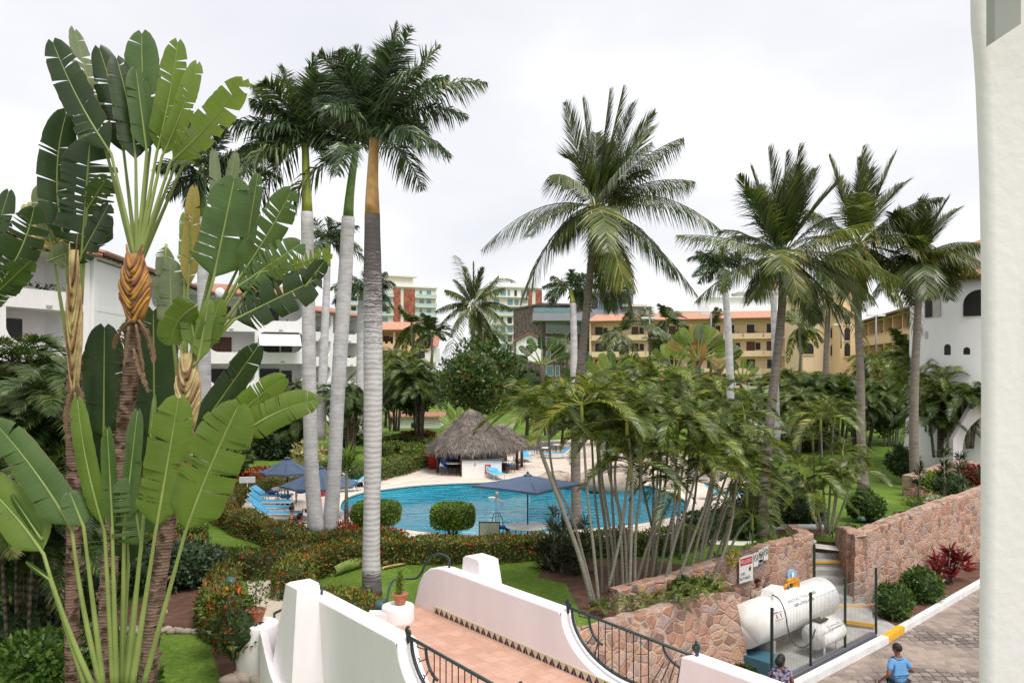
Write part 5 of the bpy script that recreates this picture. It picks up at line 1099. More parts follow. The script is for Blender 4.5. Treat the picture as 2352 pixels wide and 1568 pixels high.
traveller('nearest young traveller palm with bright green leaves on long pale stalks', (262, 1640), [
    ((552,1000),(726,918),78,pa,dict(org=(480,1120), roll=6, bend=-.12, tears=6, dd=.2)), ((520,990),(655,868),70,pa,dict(org=(470,1100), roll=-10, bend=-.1, tears=5, dd=.5)),
    ((425,1225),(548,930),142,pl_ if 0 else pa,dict(org=(322,1600), roll=5, bend=-.03, tears=7)), ((358,1218),(410,916),112,pa,dict(org=(300,1600), roll=-12, tears=7, dd=-.1)), ((330,1190),(354,916),34,pa,dict(org=(290,1600), roll=60, tears=3)),
    ((285,1220),(316,944),66,pm_,dict(org=(280,1600), roll=50, tears=3, dd=.1)), ((240,1215),(178,918),62,pa,dict(org=(262,1600), roll=40, bend=-.05, tears=2)), ((258,1220),(246,985),50,pm_,dict(org=(268,1600), roll=-45, tears=3)),
    ((165,1215),(-10,972),92,pm_,dict(org=(240,1600), roll=20, bend=.05, tears=3, obend=-.04)), ((192,1210),(160,1130),60,pm_,dict(org=(240,1600), roll=-10, tears=4)), ((100,1272),(-60,1090),104,pa,dict(org=(225,1600), roll=10, bend=.06, tears=3, obend=-.04)),
    ((97,1240),(28,1138),34,pm_,dict(roll=50, tears=1)), ((325,1255),(300,1100),120,pm_,dict(org=(282,1600), roll=8, tears=14, dd=.1)), ((295,1300),(290,1110),80,pd,dict(org=(275,1600), roll=8, tears=5, dd=.3)), ((115,1330),(60,1290),20,pm_,dict(org=(205,1600), roll=50, tears=1))], 9.8)

M['padb'] = paddlem('paddle_leaf_dead', (.09, .05, .03), (.19, .11, .065), (.32, .22, .14), .15); M['stalkb'] = plain('dead_stalk', (.2, .13, .08), .8, .3, 3)
pb = M['padb']; skb = M['stalkb']
traveller('dead brown leaves hanging round the tall traveller trunk', (300, 800), [((300,735),(262,800),16,pb,dict(st=skb, roll=30, tears=9, bend=.2)), ((318,735),(352,830),18,pb,dict(st=skb, roll=-20, tears=10, bend=-.15)), ((312,745),(330,850),14,pb,dict(st=skb, roll=50, tears=9)), ((296,750),(285,840),14,pb,dict(st=skb, roll=-50, tears=9)), ((306,800),(340,900),15,pb,dict(st=skb, roll=20, tears=9))], 12.3)
traveller('dead brown leaves hanging round the middle traveller stem', (430, 1000), [((425,985),(392,1080),16,pb,dict(st=skb, roll=30, tears=9, bend=.1)), ((440,985),(462,1100),20,pb,dict(st=skb, roll=-20, tears=10, bend=-.1)), ((432,1000),(436,1130),18,pb,dict(st=skb, roll=40, tears=9)), ((420,1030),(400,1150),16,pb,dict(st=skb, roll=-40, tears=9))], 12.0)
traveller('dead brown leaves on the left traveller stem', (170, 900), [((168,890),(150,990),15,pb,dict(st=skb, roll=30, tears=9, bend=.1)), ((178,880),(192,985),15,pb,dict(st=skb, roll=-20, tears=10, bend=-.1)), ((172,900),(176,1010),12,pb,dict(st=skb, roll=40, tears=9))], 13.0)
# ---------------------------------------------------------------- areca palm clumps
def areca_crown(seed, n=9, L_=1.7, ll=.42, nl=30, mats=None, lw=.045):
    rg = random.Random(seed); mb = MB()
    for i in range(n):
        el = [.95, .3, .65, .1, .8, .45, 1.15, .2, .55, .9][i % 10]; az = i*2.4+rg.random()*.5
        d = adir(az, el); L2 = L_*rg.uniform(.8, 1.1); p0 = V3((0, 0, 0)); p1 = p0+d*L2*.6+Z*.1; p2 = p1+V3((d.x, d.y, 0))*L2*.45-Z*L2*rg.uniform(.3, .75)*(1.25-el*.45)
        frond(mb, p0, p1, p2, n=nl, ll=ll, lw=lw, rg=rg, droop=.5, rach=.014, up=.55, seg=7, sweep=.6, t0=.16)
    mb.tube([V3((0, 0, -.55)), V3((0, 0, -.1)), V3((0, 0, .1))], [.05, .05, .03], 6, 1)
    return mb.mesh('crown', mats or [LF['areca'], M['shaftl']])
AC = [areca_crown(s, 10, 1.75, .50, 42, lw=.026) for s in range(5)]
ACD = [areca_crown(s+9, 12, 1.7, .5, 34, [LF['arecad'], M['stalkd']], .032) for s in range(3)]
def areca(label, stems, D, crowns=True, s=1.0, seed=0, meshes=None, rad=.034, group=None, low=0):
    rg = random.Random(seed); b0 = px(*stems[0][0], D); t = thing('areca_palm', label, 'areca palm clump', tuple(b0), group); meshes = meshes or AC
    for i, st in enumerate(stems):
        st = list(st); k = 1.0
        if not hasattr(st[-1], '__len__'): k = st.pop()
        if low: q_ = rg.random()**1.3*low; st = [(u, v+q_*j/(len(st)-1)) for j, (u, v) in enumerate(st)]
        dd = rg.uniform(-.8, .8); P = catmull([px(u, v, D+dd) for u, v in st], 4); mb = MB(); n = len(P)
        mb.tube(P, [rad*k*(1.35-.5*j/n) for j in range(n)], 7); mb.build('stem', M['bark'] if meshes is ACD else M['areca'], t)
        if crowns:
            o = ob('crown', rg.choice(meshes), t, tuple(P[-1]-b0), (0, 0, rg.uniform(0, 6.28)), (s*rg.uniform(.85, 1.15),)*3)
    return t
areca('long leaning areca palm clump in front of the thatched bar', [[(1362,1392),(1335,1290),(1300,1190),(1262,1090),(1238,1020),(1228,945),1.5],[(1368,1392),(1340,1280),(1312,1180),(1270,1090),(1256,940)],[(1376,1390),(1362,1250),(1348,1120),(1336,930)]], 21.6, s=1.0, seed=1)
areca('dense areca palm clump with many straight canes, left part', [[(1385,1388),(1380,1250),(1366,1120),(1358,960)],[(1402,1385),(1395,1250),(1376,1110),(1372,1000)],[(1420,1380),(1412,1240),(1404,1110),(1402,940)],[(1432,1378),(1425,1200),(1412,1080),(1422,980)],[(1446,1372),(1450,1220),(1452,1100),(1440,960)],[(1458,1378),(1460,1220),(1472,1100),(1470,1010)],[(1395,1360),(1425,1230),(1440,1110),(1446,1060)],[(1410,1395),(1408,1260),(1385,1100),(1368,930)],[(1440,1360),(1432,1200),(1398,1080),(1392,900)]], 22.0, s=.86, seed=2, low=25)
areca('dense areca palm clump with many straight canes, middle part', [[(1475,1380),(1495,1230),(1516,1120),(1515,960)],[(1490,1375),(1510,1230),(1528,1090),(1538,930)],[(1450,1385),(1485,1240),(1520,1150),(1560,1050)],[(1505,1370),(1530,1240),(1560,1120),(1582,980)],[(1520,1368),(1550,1230),(1585,1110),(1610,1000)],[(1535,1365),(1545,1200),(1552,1080),(1556,920)],[(1498,1360),(1500,1200),(1500,1060),(1490,900)],[(1548,1362),(1590,1220),(1620,1120),(1640,1010)],[(1512,1372),(1505,1250),(1478,1120),(1470,1070)]], 22.6, s=.88, seed=3, low=60)
areca('dense areca palm clump with many straight canes, right part by the stone wall', [[(1575,1362),(1605,1230),(1632,1130),(1650,1010)],[(1590,1358),(1625,1230),(1652,1140),(1680,1060)],[(1605,1355),(1640,1250),(1672,1150),(1700,1080)],[(1618,1352),(1655,1250),(1690,1170),(1715,1120)],[(1630,1348),(1668,1240),(1686,1140),(1700,980)],[(1566,1350),(1585,1200),(1600,1080),(1605,930)],[(1598,1340),(1620,1200),(1640,1080),(1660,930)],[(1642,1345),(1672,1260),(1700,1190),(1728,1150)],[(1610,1330),(1650,1200),(1680,1100),(1735,1020)]], 23.4, s=.82, seed=4, low=40)
areca('areca palm crowns behind the main clump rising toward the yellow block', [[(1440,1290),(1450,1100),(1455,880)],[(1500,1290),(1510,1100),(1520,880)],[(1560,1290),(1580,1100),(1590,890)],[(1610,1280),(1640,1100),(1660,900)],[(1400,1290),(1380,1100),(1360,900)],[(1540,1280),(1560,1100),(1480,870)],[(1660,1270),(1690,1100),(1710,950)]], 26, s=.95, seed=5)
areca('low leafy areca suckers at the foot of the cane clump', [[(1400,1400),(1400,1385)],[(1440,1405),(1440,1385)],[(1480,1400),(1485,1380)],[(1520,1395),(1525,1372)],[(1560,1385),(1565,1365)],[(1600,1375),(1605,1355)],[(1380,1410),(1380,1395)],[(1540,1400),(1545,1385)],[(1640,1360),(1645,1340)],[(1460,1425),(1462,1410)],[(1500,1415),(1505,1400)],[(1580,1372),(1580,1345)]], 20.9, s=.27, seed=6, rad=.02)
areca('areca palm clump with pale leaning canes beside the round shrub', [[(1900,1225),(1908,1110),(1912,1010),(1917,950)],[(1885,1220),(1872,1120),(1868,1010)],[(1908,1225),(1925,1120),(1935,1040)],[(1896,1220),(1890,1100),(1885,960)],[(1915,1220),(1940,1150),(1960,1080)],[(1880,1215),(1860,1150),(1848,1090)],[(1905,1228),(1915,1170),(1922,1110)],[(1890,1228),(1880,1180),(1870,1140)]], 29.5, s=.85, seed=7)
rgA = random.Random(77)
def bgclump(label, u, vb, vtop, D, n=7, w_=40, s=1.2, dark=False, seed=0):
    vtop += 26 if D >= 60 and u > 1000 else 0
    rg = random.Random(seed*13+int(u)); st = []
    for i in range(n):
        a = rg.uniform(-1, 1); b_ = rg.random(); st.append([(u+a*w_*.35, vb), (u+a*w_*.6, vb+(vtop-vb)*.5), (u+a*w_, vtop+(vb-vtop)*.45*b_)])
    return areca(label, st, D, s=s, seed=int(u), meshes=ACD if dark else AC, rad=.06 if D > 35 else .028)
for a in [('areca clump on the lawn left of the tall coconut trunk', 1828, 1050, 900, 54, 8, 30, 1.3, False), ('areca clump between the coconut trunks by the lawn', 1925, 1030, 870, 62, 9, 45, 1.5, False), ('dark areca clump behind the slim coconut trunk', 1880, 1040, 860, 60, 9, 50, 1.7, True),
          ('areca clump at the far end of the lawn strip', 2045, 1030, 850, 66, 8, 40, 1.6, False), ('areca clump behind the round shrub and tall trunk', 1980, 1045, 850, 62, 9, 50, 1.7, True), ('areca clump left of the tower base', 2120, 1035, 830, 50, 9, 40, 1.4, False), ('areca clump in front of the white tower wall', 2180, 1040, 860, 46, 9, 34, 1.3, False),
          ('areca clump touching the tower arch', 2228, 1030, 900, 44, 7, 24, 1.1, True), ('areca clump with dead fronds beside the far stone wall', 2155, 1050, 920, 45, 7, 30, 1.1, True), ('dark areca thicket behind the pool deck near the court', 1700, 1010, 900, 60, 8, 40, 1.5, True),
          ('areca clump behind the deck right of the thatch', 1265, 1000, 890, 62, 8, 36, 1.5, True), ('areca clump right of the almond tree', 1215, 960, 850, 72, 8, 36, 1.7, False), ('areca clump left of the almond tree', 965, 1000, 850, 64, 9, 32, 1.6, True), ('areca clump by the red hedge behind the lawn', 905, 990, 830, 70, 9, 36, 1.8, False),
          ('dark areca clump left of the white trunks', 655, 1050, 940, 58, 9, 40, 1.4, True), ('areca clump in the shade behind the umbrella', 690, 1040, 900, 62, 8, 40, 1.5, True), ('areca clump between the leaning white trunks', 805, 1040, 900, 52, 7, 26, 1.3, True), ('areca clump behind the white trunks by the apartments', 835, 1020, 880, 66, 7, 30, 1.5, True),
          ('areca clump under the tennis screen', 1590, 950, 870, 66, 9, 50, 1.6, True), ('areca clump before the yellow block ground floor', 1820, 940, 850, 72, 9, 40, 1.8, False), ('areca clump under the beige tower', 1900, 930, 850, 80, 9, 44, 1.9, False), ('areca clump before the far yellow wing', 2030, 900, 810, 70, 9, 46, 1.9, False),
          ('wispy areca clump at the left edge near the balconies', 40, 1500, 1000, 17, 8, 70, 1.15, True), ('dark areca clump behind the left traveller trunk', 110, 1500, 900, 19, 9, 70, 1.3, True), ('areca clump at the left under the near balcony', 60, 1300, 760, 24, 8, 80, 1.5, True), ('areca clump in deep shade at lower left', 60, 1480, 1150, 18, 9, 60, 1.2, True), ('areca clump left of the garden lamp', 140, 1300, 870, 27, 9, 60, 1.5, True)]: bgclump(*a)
# ---------------------------------------------------------------- hedges, bushes, broadleaf trees
nr = np.random.RandomState(4)
def hedge(label, pts, h, w_, lm, core='core', dens=430, ls=.10, name='hedge', z=GZ, seed=0, cat='hedge', topk=1.0):
    """pts: survey pixels of the hedge's top centre line"""
    R_ = np.random.RandomState(seed+1); W = [gp(u, v, z+h) for u, v in pts]; P = catmull(W, 5)
    for p in P: p.z = z
    mb = MB(); rows = []; hw = w_/2
    C = []; N = []
    for i, p in enumerate(P):
        t = (P[min(i+1, len(P)-1)]-P[max(i-1, 0)]).normalized(); s_ = V3((t.y, -t.x, 0)); k = .70
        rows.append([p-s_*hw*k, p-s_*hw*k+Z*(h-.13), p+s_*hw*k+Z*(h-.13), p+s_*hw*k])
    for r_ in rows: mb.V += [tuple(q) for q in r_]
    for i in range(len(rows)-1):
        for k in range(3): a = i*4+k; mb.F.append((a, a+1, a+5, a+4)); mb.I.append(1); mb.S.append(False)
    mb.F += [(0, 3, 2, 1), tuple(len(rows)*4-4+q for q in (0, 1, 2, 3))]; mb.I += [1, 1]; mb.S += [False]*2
    for i in range(len(P)-1):
        a, b_ = P[i], P[i+1]; L_ = (b_-a).length; t = (b_-a).normalized(); s_ = np.array((t.y, -t.x, 0)); A = np.array(a); Bv = np.array(b_)
        n = int(L_*(w_*topk+2*h)*dens); f = R_.rand(n, 1); base = A+(Bv-A)*f; q = R_.rand(n)*(w_+2*h)
        side = np.where(q < h, -1, np.where(q > h+w_, 1, 0)); off = np.where(side == 0, q-h-hw, side*hw); hz = np.where(side == 0, h, R_.rand(n)*h)
        lump = .05*np.sin(base[:, 0]*3.1+seed)+.05*np.sin(base[:, 1]*2.3)+R_.normal(0, .035, n)
        pos = base+s_*(off+side*lump)[:, None]+np.array([0, 0, 1])*(hz+np.where(side == 0, lump, 0))[:, None]
        nn = s_*side[:, None]+np.array([0, 0, 1])*(side == 0)[:, None]; C.append(pos); N.append(nn)
    for e_, sg in ((P[0], -1), (P[-1], 1)):
        t = (P[1]-P[0]).normalized() if sg < 0 else (P[-1]-P[-2]).normalized(); n = int(w_*h*dens); s_ = np.array((t.y, -t.x, 0))
        C.append(np.array(e_)+s_*(R_.rand(n, 1)-.5)*w_+np.array([0, 0, 1])*R_.rand(n, 1)*h+np.array(t)*sg*.03); N.append(np.tile(np.array(t)*sg, (n, 1)))
    C = np.concatenate(C); N = np.concatenate(N); n = len(C)
    D_ = N*.7+R_.normal(0, .6, (n, 3))+[0, 0, .35]; N2 = N+R_.normal(0, .6, (n, 3))
    mb.leaves(C, D_, N2, ls*R_.uniform(.7, 1.3, n), ls*.5*R_.uniform(.8, 1.2, n), 0)
    # stray shoots
    o = mb.build(name, [lm, M[core]], None, tuple(P[0])); return tag(o, label, cat)
def blob_leaves(mb, c, r, n, ls, R_, m=0, flat=1.0, shell=.55, up=.3, asp=.5):
    d = R_.normal(0, 1, (n, 3)); d /= np.linalg.norm(d, axis=1, keepdims=True); rr = (shell+(1-shell)*R_.rand(n, 1)**.5)
    C = np.array(c)+d*rr*np.array(r)*np.array([1, 1, flat]); Dr = d*.6+R_.normal(0, .6, (n, 3))+[0, 0, up]; N = d+R_.normal(0, .5, (n, 3))+[0, 0, .4]
    mb.leaves(C, Dr, N, ls*R_.uniform(.7, 1.3, n), ls*asp*R_.uniform(.8, 1.2, n), m)
def bush(label, u, vb, D, r, h, lm, n=1500, ls=.13, seed=0, core='core', name='shrub', z=None, cat='shrub', stems=0, box=False, asp=.5, lumps=7):
    R_ = np.random.RandomState(seed+3); rg = random.Random(seed); c = px(u, vb, D)
    if z is not None: c.z = z
    t = thing(name, label, cat, tuple(c)); mb = MB()
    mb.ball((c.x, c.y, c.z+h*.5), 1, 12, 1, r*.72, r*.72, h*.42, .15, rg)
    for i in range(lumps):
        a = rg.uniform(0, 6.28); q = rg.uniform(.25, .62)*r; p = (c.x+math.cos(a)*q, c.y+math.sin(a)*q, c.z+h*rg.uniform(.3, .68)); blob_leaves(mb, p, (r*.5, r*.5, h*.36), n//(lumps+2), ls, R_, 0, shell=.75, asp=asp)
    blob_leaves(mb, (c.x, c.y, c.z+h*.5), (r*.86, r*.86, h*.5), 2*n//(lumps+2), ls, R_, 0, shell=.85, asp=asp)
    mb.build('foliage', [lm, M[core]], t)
    mb = MB()
    for i in range(4): a = i*1.6; mb.tube([(c.x+math.cos(a)*.08, c.y+math.sin(a)*.08, c.z-.1), (c.x+math.cos(a)*r*.3, c.y+math.sin(a)*r*.3, c.z+h*.45)], [.03, .015], 5)
    mb.build('stem', M['bark'], t); return t
def tree(label, u, v, D, rpx, vb=None, lm=None, n=6000, ls=.26, seed=0, flat=.85, lumps=26, name='broadleaf_tree', cat='tree', asp=.55):
    R_ = np.random.RandomState(seed+5); rg = random.Random(seed); c = px(u, v, D); r = rpx*D/FPX; b_ = px(u, vb or v+rpx*1.3, D); b_.z = max(b_.z, GZ-.1) if vb is None else b_.z
    t = thing(name, label, cat, tuple(b_)); mb = MB(); P = [b_, b_.lerp(c, .5)+V3((.1, 0, 0)), c]; mb.tube(P, [r*.07, r*.05, r*.03], 8)
    cen = []
    for i in range(lumps):
        d = V3((rg.gauss(0, 1), rg.gauss(0, 1), rg.gauss(0, .9))).normalized(); q = c+V3((d.x*r*.72, d.y*r*.72, d.z*r*.72*flat))*rg.uniform(.6, 1.05); cen.append(q)
        if i % 3 == 0: mb.tube([P[1], P[1].lerp(q, .5)+Z*r*.05, q], [r*.03, r*.02, r*.008], 5)
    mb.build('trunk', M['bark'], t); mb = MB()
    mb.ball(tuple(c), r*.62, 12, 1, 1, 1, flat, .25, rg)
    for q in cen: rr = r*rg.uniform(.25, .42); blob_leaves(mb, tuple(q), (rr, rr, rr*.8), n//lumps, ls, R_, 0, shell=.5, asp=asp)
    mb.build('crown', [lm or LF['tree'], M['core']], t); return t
IX = LF['ixora']; IR = LF['ixorar']; HG = LF['hedge']
hedge('red flowering hedge ring curving round the lounger terrace', [(705,1088),(640,1094),(580,1107),(530,1128),(511,1146),(528,1166),(590,1188),(660,1214),(735,1232)], .8, .75, IX, 'corer', seed=1)
hedge('red flowering hedge between the left lawn and the path, running to the white trunks', [(462,1260),(540,1266),(615,1268),(655,1254),(700,1236),(760,1226),(835,1222),(920,1228)], .78, .8, IX, 'corer', seed=2)
hedge('bright red flowering low hedge behind the feet of the white royal trunks', [(780,1204),(830,1210),(870,1216),(918,1224)], .5, .6, IR, 'corer', seed=22)
hedge('long dark hedge with red flowers along the near side of the pool', [(668,1312),(682,1284),(725,1262),(790,1248),(860,1238),(960,1236),(1080,1236),(1180,1232),(1250,1226)], .78, .85, IX, 'corer', seed=3)
hedge('dark hedge behind the spiky plants and cane clump at the poolside', [(1270,1226),(1350,1228),(1440,1226),(1540,1222),(1600,1205)], .7, .9, HG, 'core', seed=4)
hedge('flowering hedge on the left side of the garden path', [(526,1292),(508,1318),(498,1348),(502,1385),(525,1408)], .7, .7, IX, 'corer', seed=5, dens=460)
hedge('short dark hedge block joining the left path hedge', [(462,1276),(500,1280),(530,1284)], .72, .7, IX, 'corer', seed=6)
hedge('orange flowering hedge between the bridge wall and the nearest royal palm', [(752,1345),(790,1362),(830,1380),(868,1398)], .6, .75, IX, 'corer', seed=7, dens=460)
hedge('red flowering hedge behind the tall traveller trunks', [(90,1232),(200,1232),(300,1234),(380,1232),(462,1236)], .75, .8, IX, 'corer', seed=8)
hedge('green topped hedge on the left lawn behind the red one', [(330,1206),(400,1208),(470,1206)], .6, .7, HG, seed=9)
hedge('long clipped hedge along the far edge of the pool deck', [(812,1078),(880,1062),(940,1048),(1000,1030),(1040,1020)], 1.0, 1.0, HG, seed=10, dens=170, ls=.14)
hedge('winding clipped hedge on the far lawn, nearer row', [(872,1026),(905,1016),(945,1022),(990,1030)], .75, .9, HG, seed=11, dens=150, ls=.15)
hedge('winding clipped hedge on the far lawn, farther row', [(872,1008),(920,1002),(965,1008),(1000,1014)], .7, .9, HG, seed=12, dens=150, ls=.15)
hedge('reddish brown clipped hedge block on the far lawn', [(926,992),(958,991),(990,993)], .95, 1.4, leafm('rust_hedge_leaf', [(0, (.12, .03, .015)), (.7, (.25, .07, .03)), (1, (.3, .13, .05))]), 'corer', seed=13, dens=170, ls=.15)
hedge('dark red croton bed behind the lounger terrace', [(568,1084),(610,1080),(652,1078)], .7, 1.3, LF['croton'], 'corer', seed=14, dens=150, ls=.16)
hedge('yellow green hedge strip beyond the umbrella table', [(690,1068),(740,1062),(800,1060)], .6, .9, LF['topi'], seed=15, dens=150, ls=.15)
hedge('red flowering hedge under the far areca clumps', [(900,960),(960,958),(1010,958)], .8, .9, IR, 'corer', seed=16, dens=120, ls=.18)
hedge('clipped hedge beyond the deck right of the thin white trunk', [(1790,1018),(1840,1012),(1910,1010)], .8, 1.0, HG, seed=17, dens=150, ls=.15)
hedge('low green hedge with flowers behind the clipped strip', [(1780,1000),(1850,996),(1905,994)], .7, .9, LF['topi'], seed=18, dens=140, ls=.16)
hedge('dark hedge closing the right end of the pool deck', [(1590,1185),(1660,1170),(1740,1160)], 1.0, 1.2, LF['dark'], seed=19, dens=170, ls=.14)
hedge('long low planting on top of the gas yard wall', [(1640,1296),(1700,1272),(1760,1250),(1810,1236)], .25, .5, LF['topi'], seed=20, dens=260, ls=.16, cat='planting', name='ground_plants')
hedge('dark green clipped strip at the foot of the tower arch', [(2205,1042),(2235,1044),(2262,1046)], .5, 1.0, LF['dark'], seed=21, dens=150, ls=.16)
bush('round clipped box shrub on the lawn beside the coconut trunk', 1990, 1195, 33.2, .85, 1.15, LF['bush'], 2600, .16, 1)
bush('left one of two bright green shrubs in front of the long stone wall', 2052, 1402, 25.2, .68, 1.0, LF['bush'], 2200, .15, 2, z=.1)
bush('right one of two bright green shrubs in front of the long stone wall', 2118, 1372, 27, .75, 1.05, LF['bush'], 2400, .15, 3, z=.1)
bush('small dark shrub with red flowers at the foot of the low stone wall', 1700, 1568, 19.6, .55, .62, leafm('crown_of_thorns_leaf', [(0, (.02, .06, .01)), (.9, (.07, .13, .02)), (.93, (.5, .05, .02)), (1, (.5, .05, .02))]), 1700, .11, 4, z=.02)
bush('large dark shrub with pale leaf tips beside the traveller trunks', 430, 1345, 23.4, .95, 1.35, leafm('grey_green_leaf', [(0, (.02, .05, .015)), (.6, (.06, .11, .05)), (1, (.22, .28, .2))]), 3000, .15, 5)
bush('sprawling orange flowered bush beside the path end', 528, 1442, 17.6, .55, .85, IX, 2400, .12, 6, 'corer')
bush('loose flowering bush in front of the white curved wall', 540, 1505, 16.4, .6, 1.0, leafm('loose_ixora_leaf', [(0, (.03, .06, .015)), (.85, (.09, .14, .03)), (.9, (.45, .08, .03)), (1, (.45, .08, .03))]), 1500, .12, 7, lumps=9)
bush('straggling small shrub on the near lawn at left of the path', 500, 1425, 19.5, .5, .6, LF['bush'], 700, .12, 8)
bush('leafy low bush at lower left between the trunks', 95, 1560, 15.4, .9, .9, LF['bush'], 2200, .17, 9)
bush('dark bush beside the left stone edging', 200, 1530, 16.2, .8, .75, LF['bush'], 1700, .15, 10)
bush('small green fern bush at the bottom edge of the lawn', 320, 1590, 15.2, .45, .4, LF['bush'], 700, .12, 11)
bush('white flowering shrub in front of the coconut trunk bases', 2112, 1178, 37, .8, .6, LF['lime'], 700, .16, 12)
bush('pale pink flower patch on the far end of the long stone wall', 2158, 1165, 35, .6, .45, LF['wflower'], 500, .12, 13)
bush('red flower patch spilling on the long stone wall', 2080, 1200, 33, .55, .4, leafm('red_bloom', [(0, (.05, .1, .02)), (.6, (.08, .14, .03)), (.62, (.5, .04, .03)), (1, (.5, .04, .03))]), 500, .12, 14)
bush('dark shrub beneath the steps lamp', 1960, 1245, 29, .6, .55, LF['dark'], 900, .13, 15)
bush('yellow green shrub left of the coconut trunk base', 2150, 1130, 38.5, .9, .95, LF['lime'], 1100, .2, 16)
bush('dark shrub right of the pale trunk base', 2180, 1135, 36.5, .8, .9, LF['bush'], 1000, .2, 17)
bush('dark leafy shrub on the lawn strip in the shade', 2070, 1090, 44, .9, 1.3, LF['dark'], 1300, .24, 18)
bush('big dark shrub behind the coconut trunk near the pool end', 1745, 1225, 31, 1.0, 2.0, LF['dark'], 2600, .18, 19)
bush('tall dark shrub between pool end and areca clump', 1810, 1200, 33, 1.1, 2.2, LF['dark'], 2600, .19, 20)
bush('dark shrub mass left of the pale areca canes', 1850, 1215, 32, .9, 1.5, LF['dark'], 1800, .18, 31)
bush('lime green bush at the far lawn by the clipped hedge', 945, 1062, 50, .75, 1.0, LF['lime'], 700, .25, 21)
bush('straw coloured dry shrub behind the umbrellas', 705, 1060, 46, .9, 1.1, leafm('dry_shrub_leaf', [(0, (.3, .3, .1)), (1, (.6, .52, .28))]), 500, .3, 22, core='core')
bush('pink flowering shrub at the pool edge by the white trunks', 820, 1205, 31.5, .45, .7, LF['pink'], 350, .12, 23)
bush('green shrub with rusty tips by the royal trunks', 865, 1080, 46, .6, .7, LF['lime'], 400, .2, 24)
bush('small red leaved shrub left of the cane clump', 1420, 1260, 27.5, .5, .7, LF['croton'], 500, .15, 25)
bush('red shrub at the right edge under the tower arch', 2245, 1110, 39, .8, .8, LF['croton'], 700, .2, 26)
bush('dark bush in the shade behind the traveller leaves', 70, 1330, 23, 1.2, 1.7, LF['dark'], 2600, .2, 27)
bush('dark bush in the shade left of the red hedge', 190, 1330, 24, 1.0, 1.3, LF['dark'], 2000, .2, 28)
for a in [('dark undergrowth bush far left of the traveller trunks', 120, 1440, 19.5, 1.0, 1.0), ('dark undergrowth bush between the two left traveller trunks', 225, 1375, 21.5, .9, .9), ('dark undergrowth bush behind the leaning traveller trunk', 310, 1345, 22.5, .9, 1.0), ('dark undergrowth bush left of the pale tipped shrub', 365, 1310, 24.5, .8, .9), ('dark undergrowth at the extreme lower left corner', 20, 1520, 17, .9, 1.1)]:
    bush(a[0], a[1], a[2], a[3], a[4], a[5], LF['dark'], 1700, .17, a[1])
bush('low grassy planting at the foot of the right canes', 1600, 1372, 21.6, .7, .4, LF['areca'], 900, .2, 30, lumps=5)
# trees and far masses
tree('round almond tree with rusty leaves standing behind the thatched bar', 1090, 868, 58, 112, 985, LF['tree'], 11000, .32, 1, .85, 34)
for a in [('dark tree behind the almond tree on its left', 960, 905, 66, 62, 1000), ('dark tree between the pool bar and the stone block', 1210, 890, 68, 62, 1000), ('dark tree at the back left beside the white apartments', 670, 990, 64, 52, 1060), ('dense dark tree behind the left royal trunks', 625, 1020, 56, 48, 1075),
          ('shadowy tree left of the nearest royal trunk', 800, 985, 60, 46, 1050), ('low dark tree beyond the far lawn', 885, 900, 76, 50, 980), ('dark tree behind the cane clump', 1450, 985, 48, 60, 1080), ('bushy tree behind the right canes', 1640, 1000, 46, 54, 1090), ('leafy tree right of the leaning trunk', 1385, 925, 64, 48, 1000), ('green tree before the tennis screen', 1560, 930, 66, 46, 990),
          ('dark tree behind the lawn clumps', 1860, 960, 70, 50, 1030), ('broad dark tree below the yellow tower', 1950, 900, 74, 58, 990), ('deep green tree at the end of the lawn', 2040, 950, 66, 62, 1040), ('spreading tree in front of the tower wall', 2160, 900, 54, 52, 1040), ('dark tree at the foot of the white tower', 2215, 960, 48, 44, 1040), ('tree behind the spiky dark hedge', 1290, 950, 66, 50, 1020),
          ('shaded tree at far left behind the arecas', 60, 1010, 30, 95, 1240), ('shaded tree behind the left traveller palm', 215, 1060, 32, 80, 1220), ('dark tree behind the broad leaves', 400, 1110, 36, 66, 1200), ('dark tree behind the middle traveller trunk', 530, 1060, 44, 50, 1120), ('low dark tree behind the red hedge at left', 90, 1150, 28, 80, 1260)]:
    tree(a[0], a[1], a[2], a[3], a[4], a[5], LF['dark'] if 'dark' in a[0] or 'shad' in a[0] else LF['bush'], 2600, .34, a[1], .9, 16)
# fan palms and banana like clumps in the middle distance
def fan_far(label, u, v, vb, D, nl, r, mats, spread=150, seed=0, shm=None, wf=.22):
    rg = random.Random(seed); c = px(u, v, D); b_ = px(u, vb, D); t = thing('traveller_palm', label, 'traveller palm', tuple(b_)); R = r*D/FPX
    mb = MB(); mb.tube([b_, c], [.22, .2], 8); mb.build('trunk', M['bark'], t)
    if shm: mb = MB(); mb.lathe((c.x, c.y, c.z), [(.2, -.6), (.5, 0), (.62, .7), (.2, 1.4)], 10, sy=.4); mb.build('leaf_sheath', shm, t)
    for i in range(nl):
        a = math.radians(90+spread*(i/(nl-1)-.5)+rg.uniform(-4, 4)); l0 = R*.5; l1 = R*rg.uniform(.9, 1.1); u0 = (u+math.cos(a)*r*.5, v-math.sin(a)*r*.5); u1 = (u+math.cos(a)*r*1.05, v-math.sin(a)*r*1.05)
        paddle(t, u0, u1, r*wf*1.6, D+rg.uniform(-.6, .6), [mats[i % len(mats)], sk], roll=rg.uniform(-40, 40), tears=5, org=(u, v+6), seed=i+seed, srad=.05, bend=rg.uniform(-.06, .06))
fan_far('far traveller palm with bright orange sheath fan before the yellow block', 1603, 822, 900, 56, 13, 74, [pl_, pa, pg_, py_], 150, 1, M['sheath'])
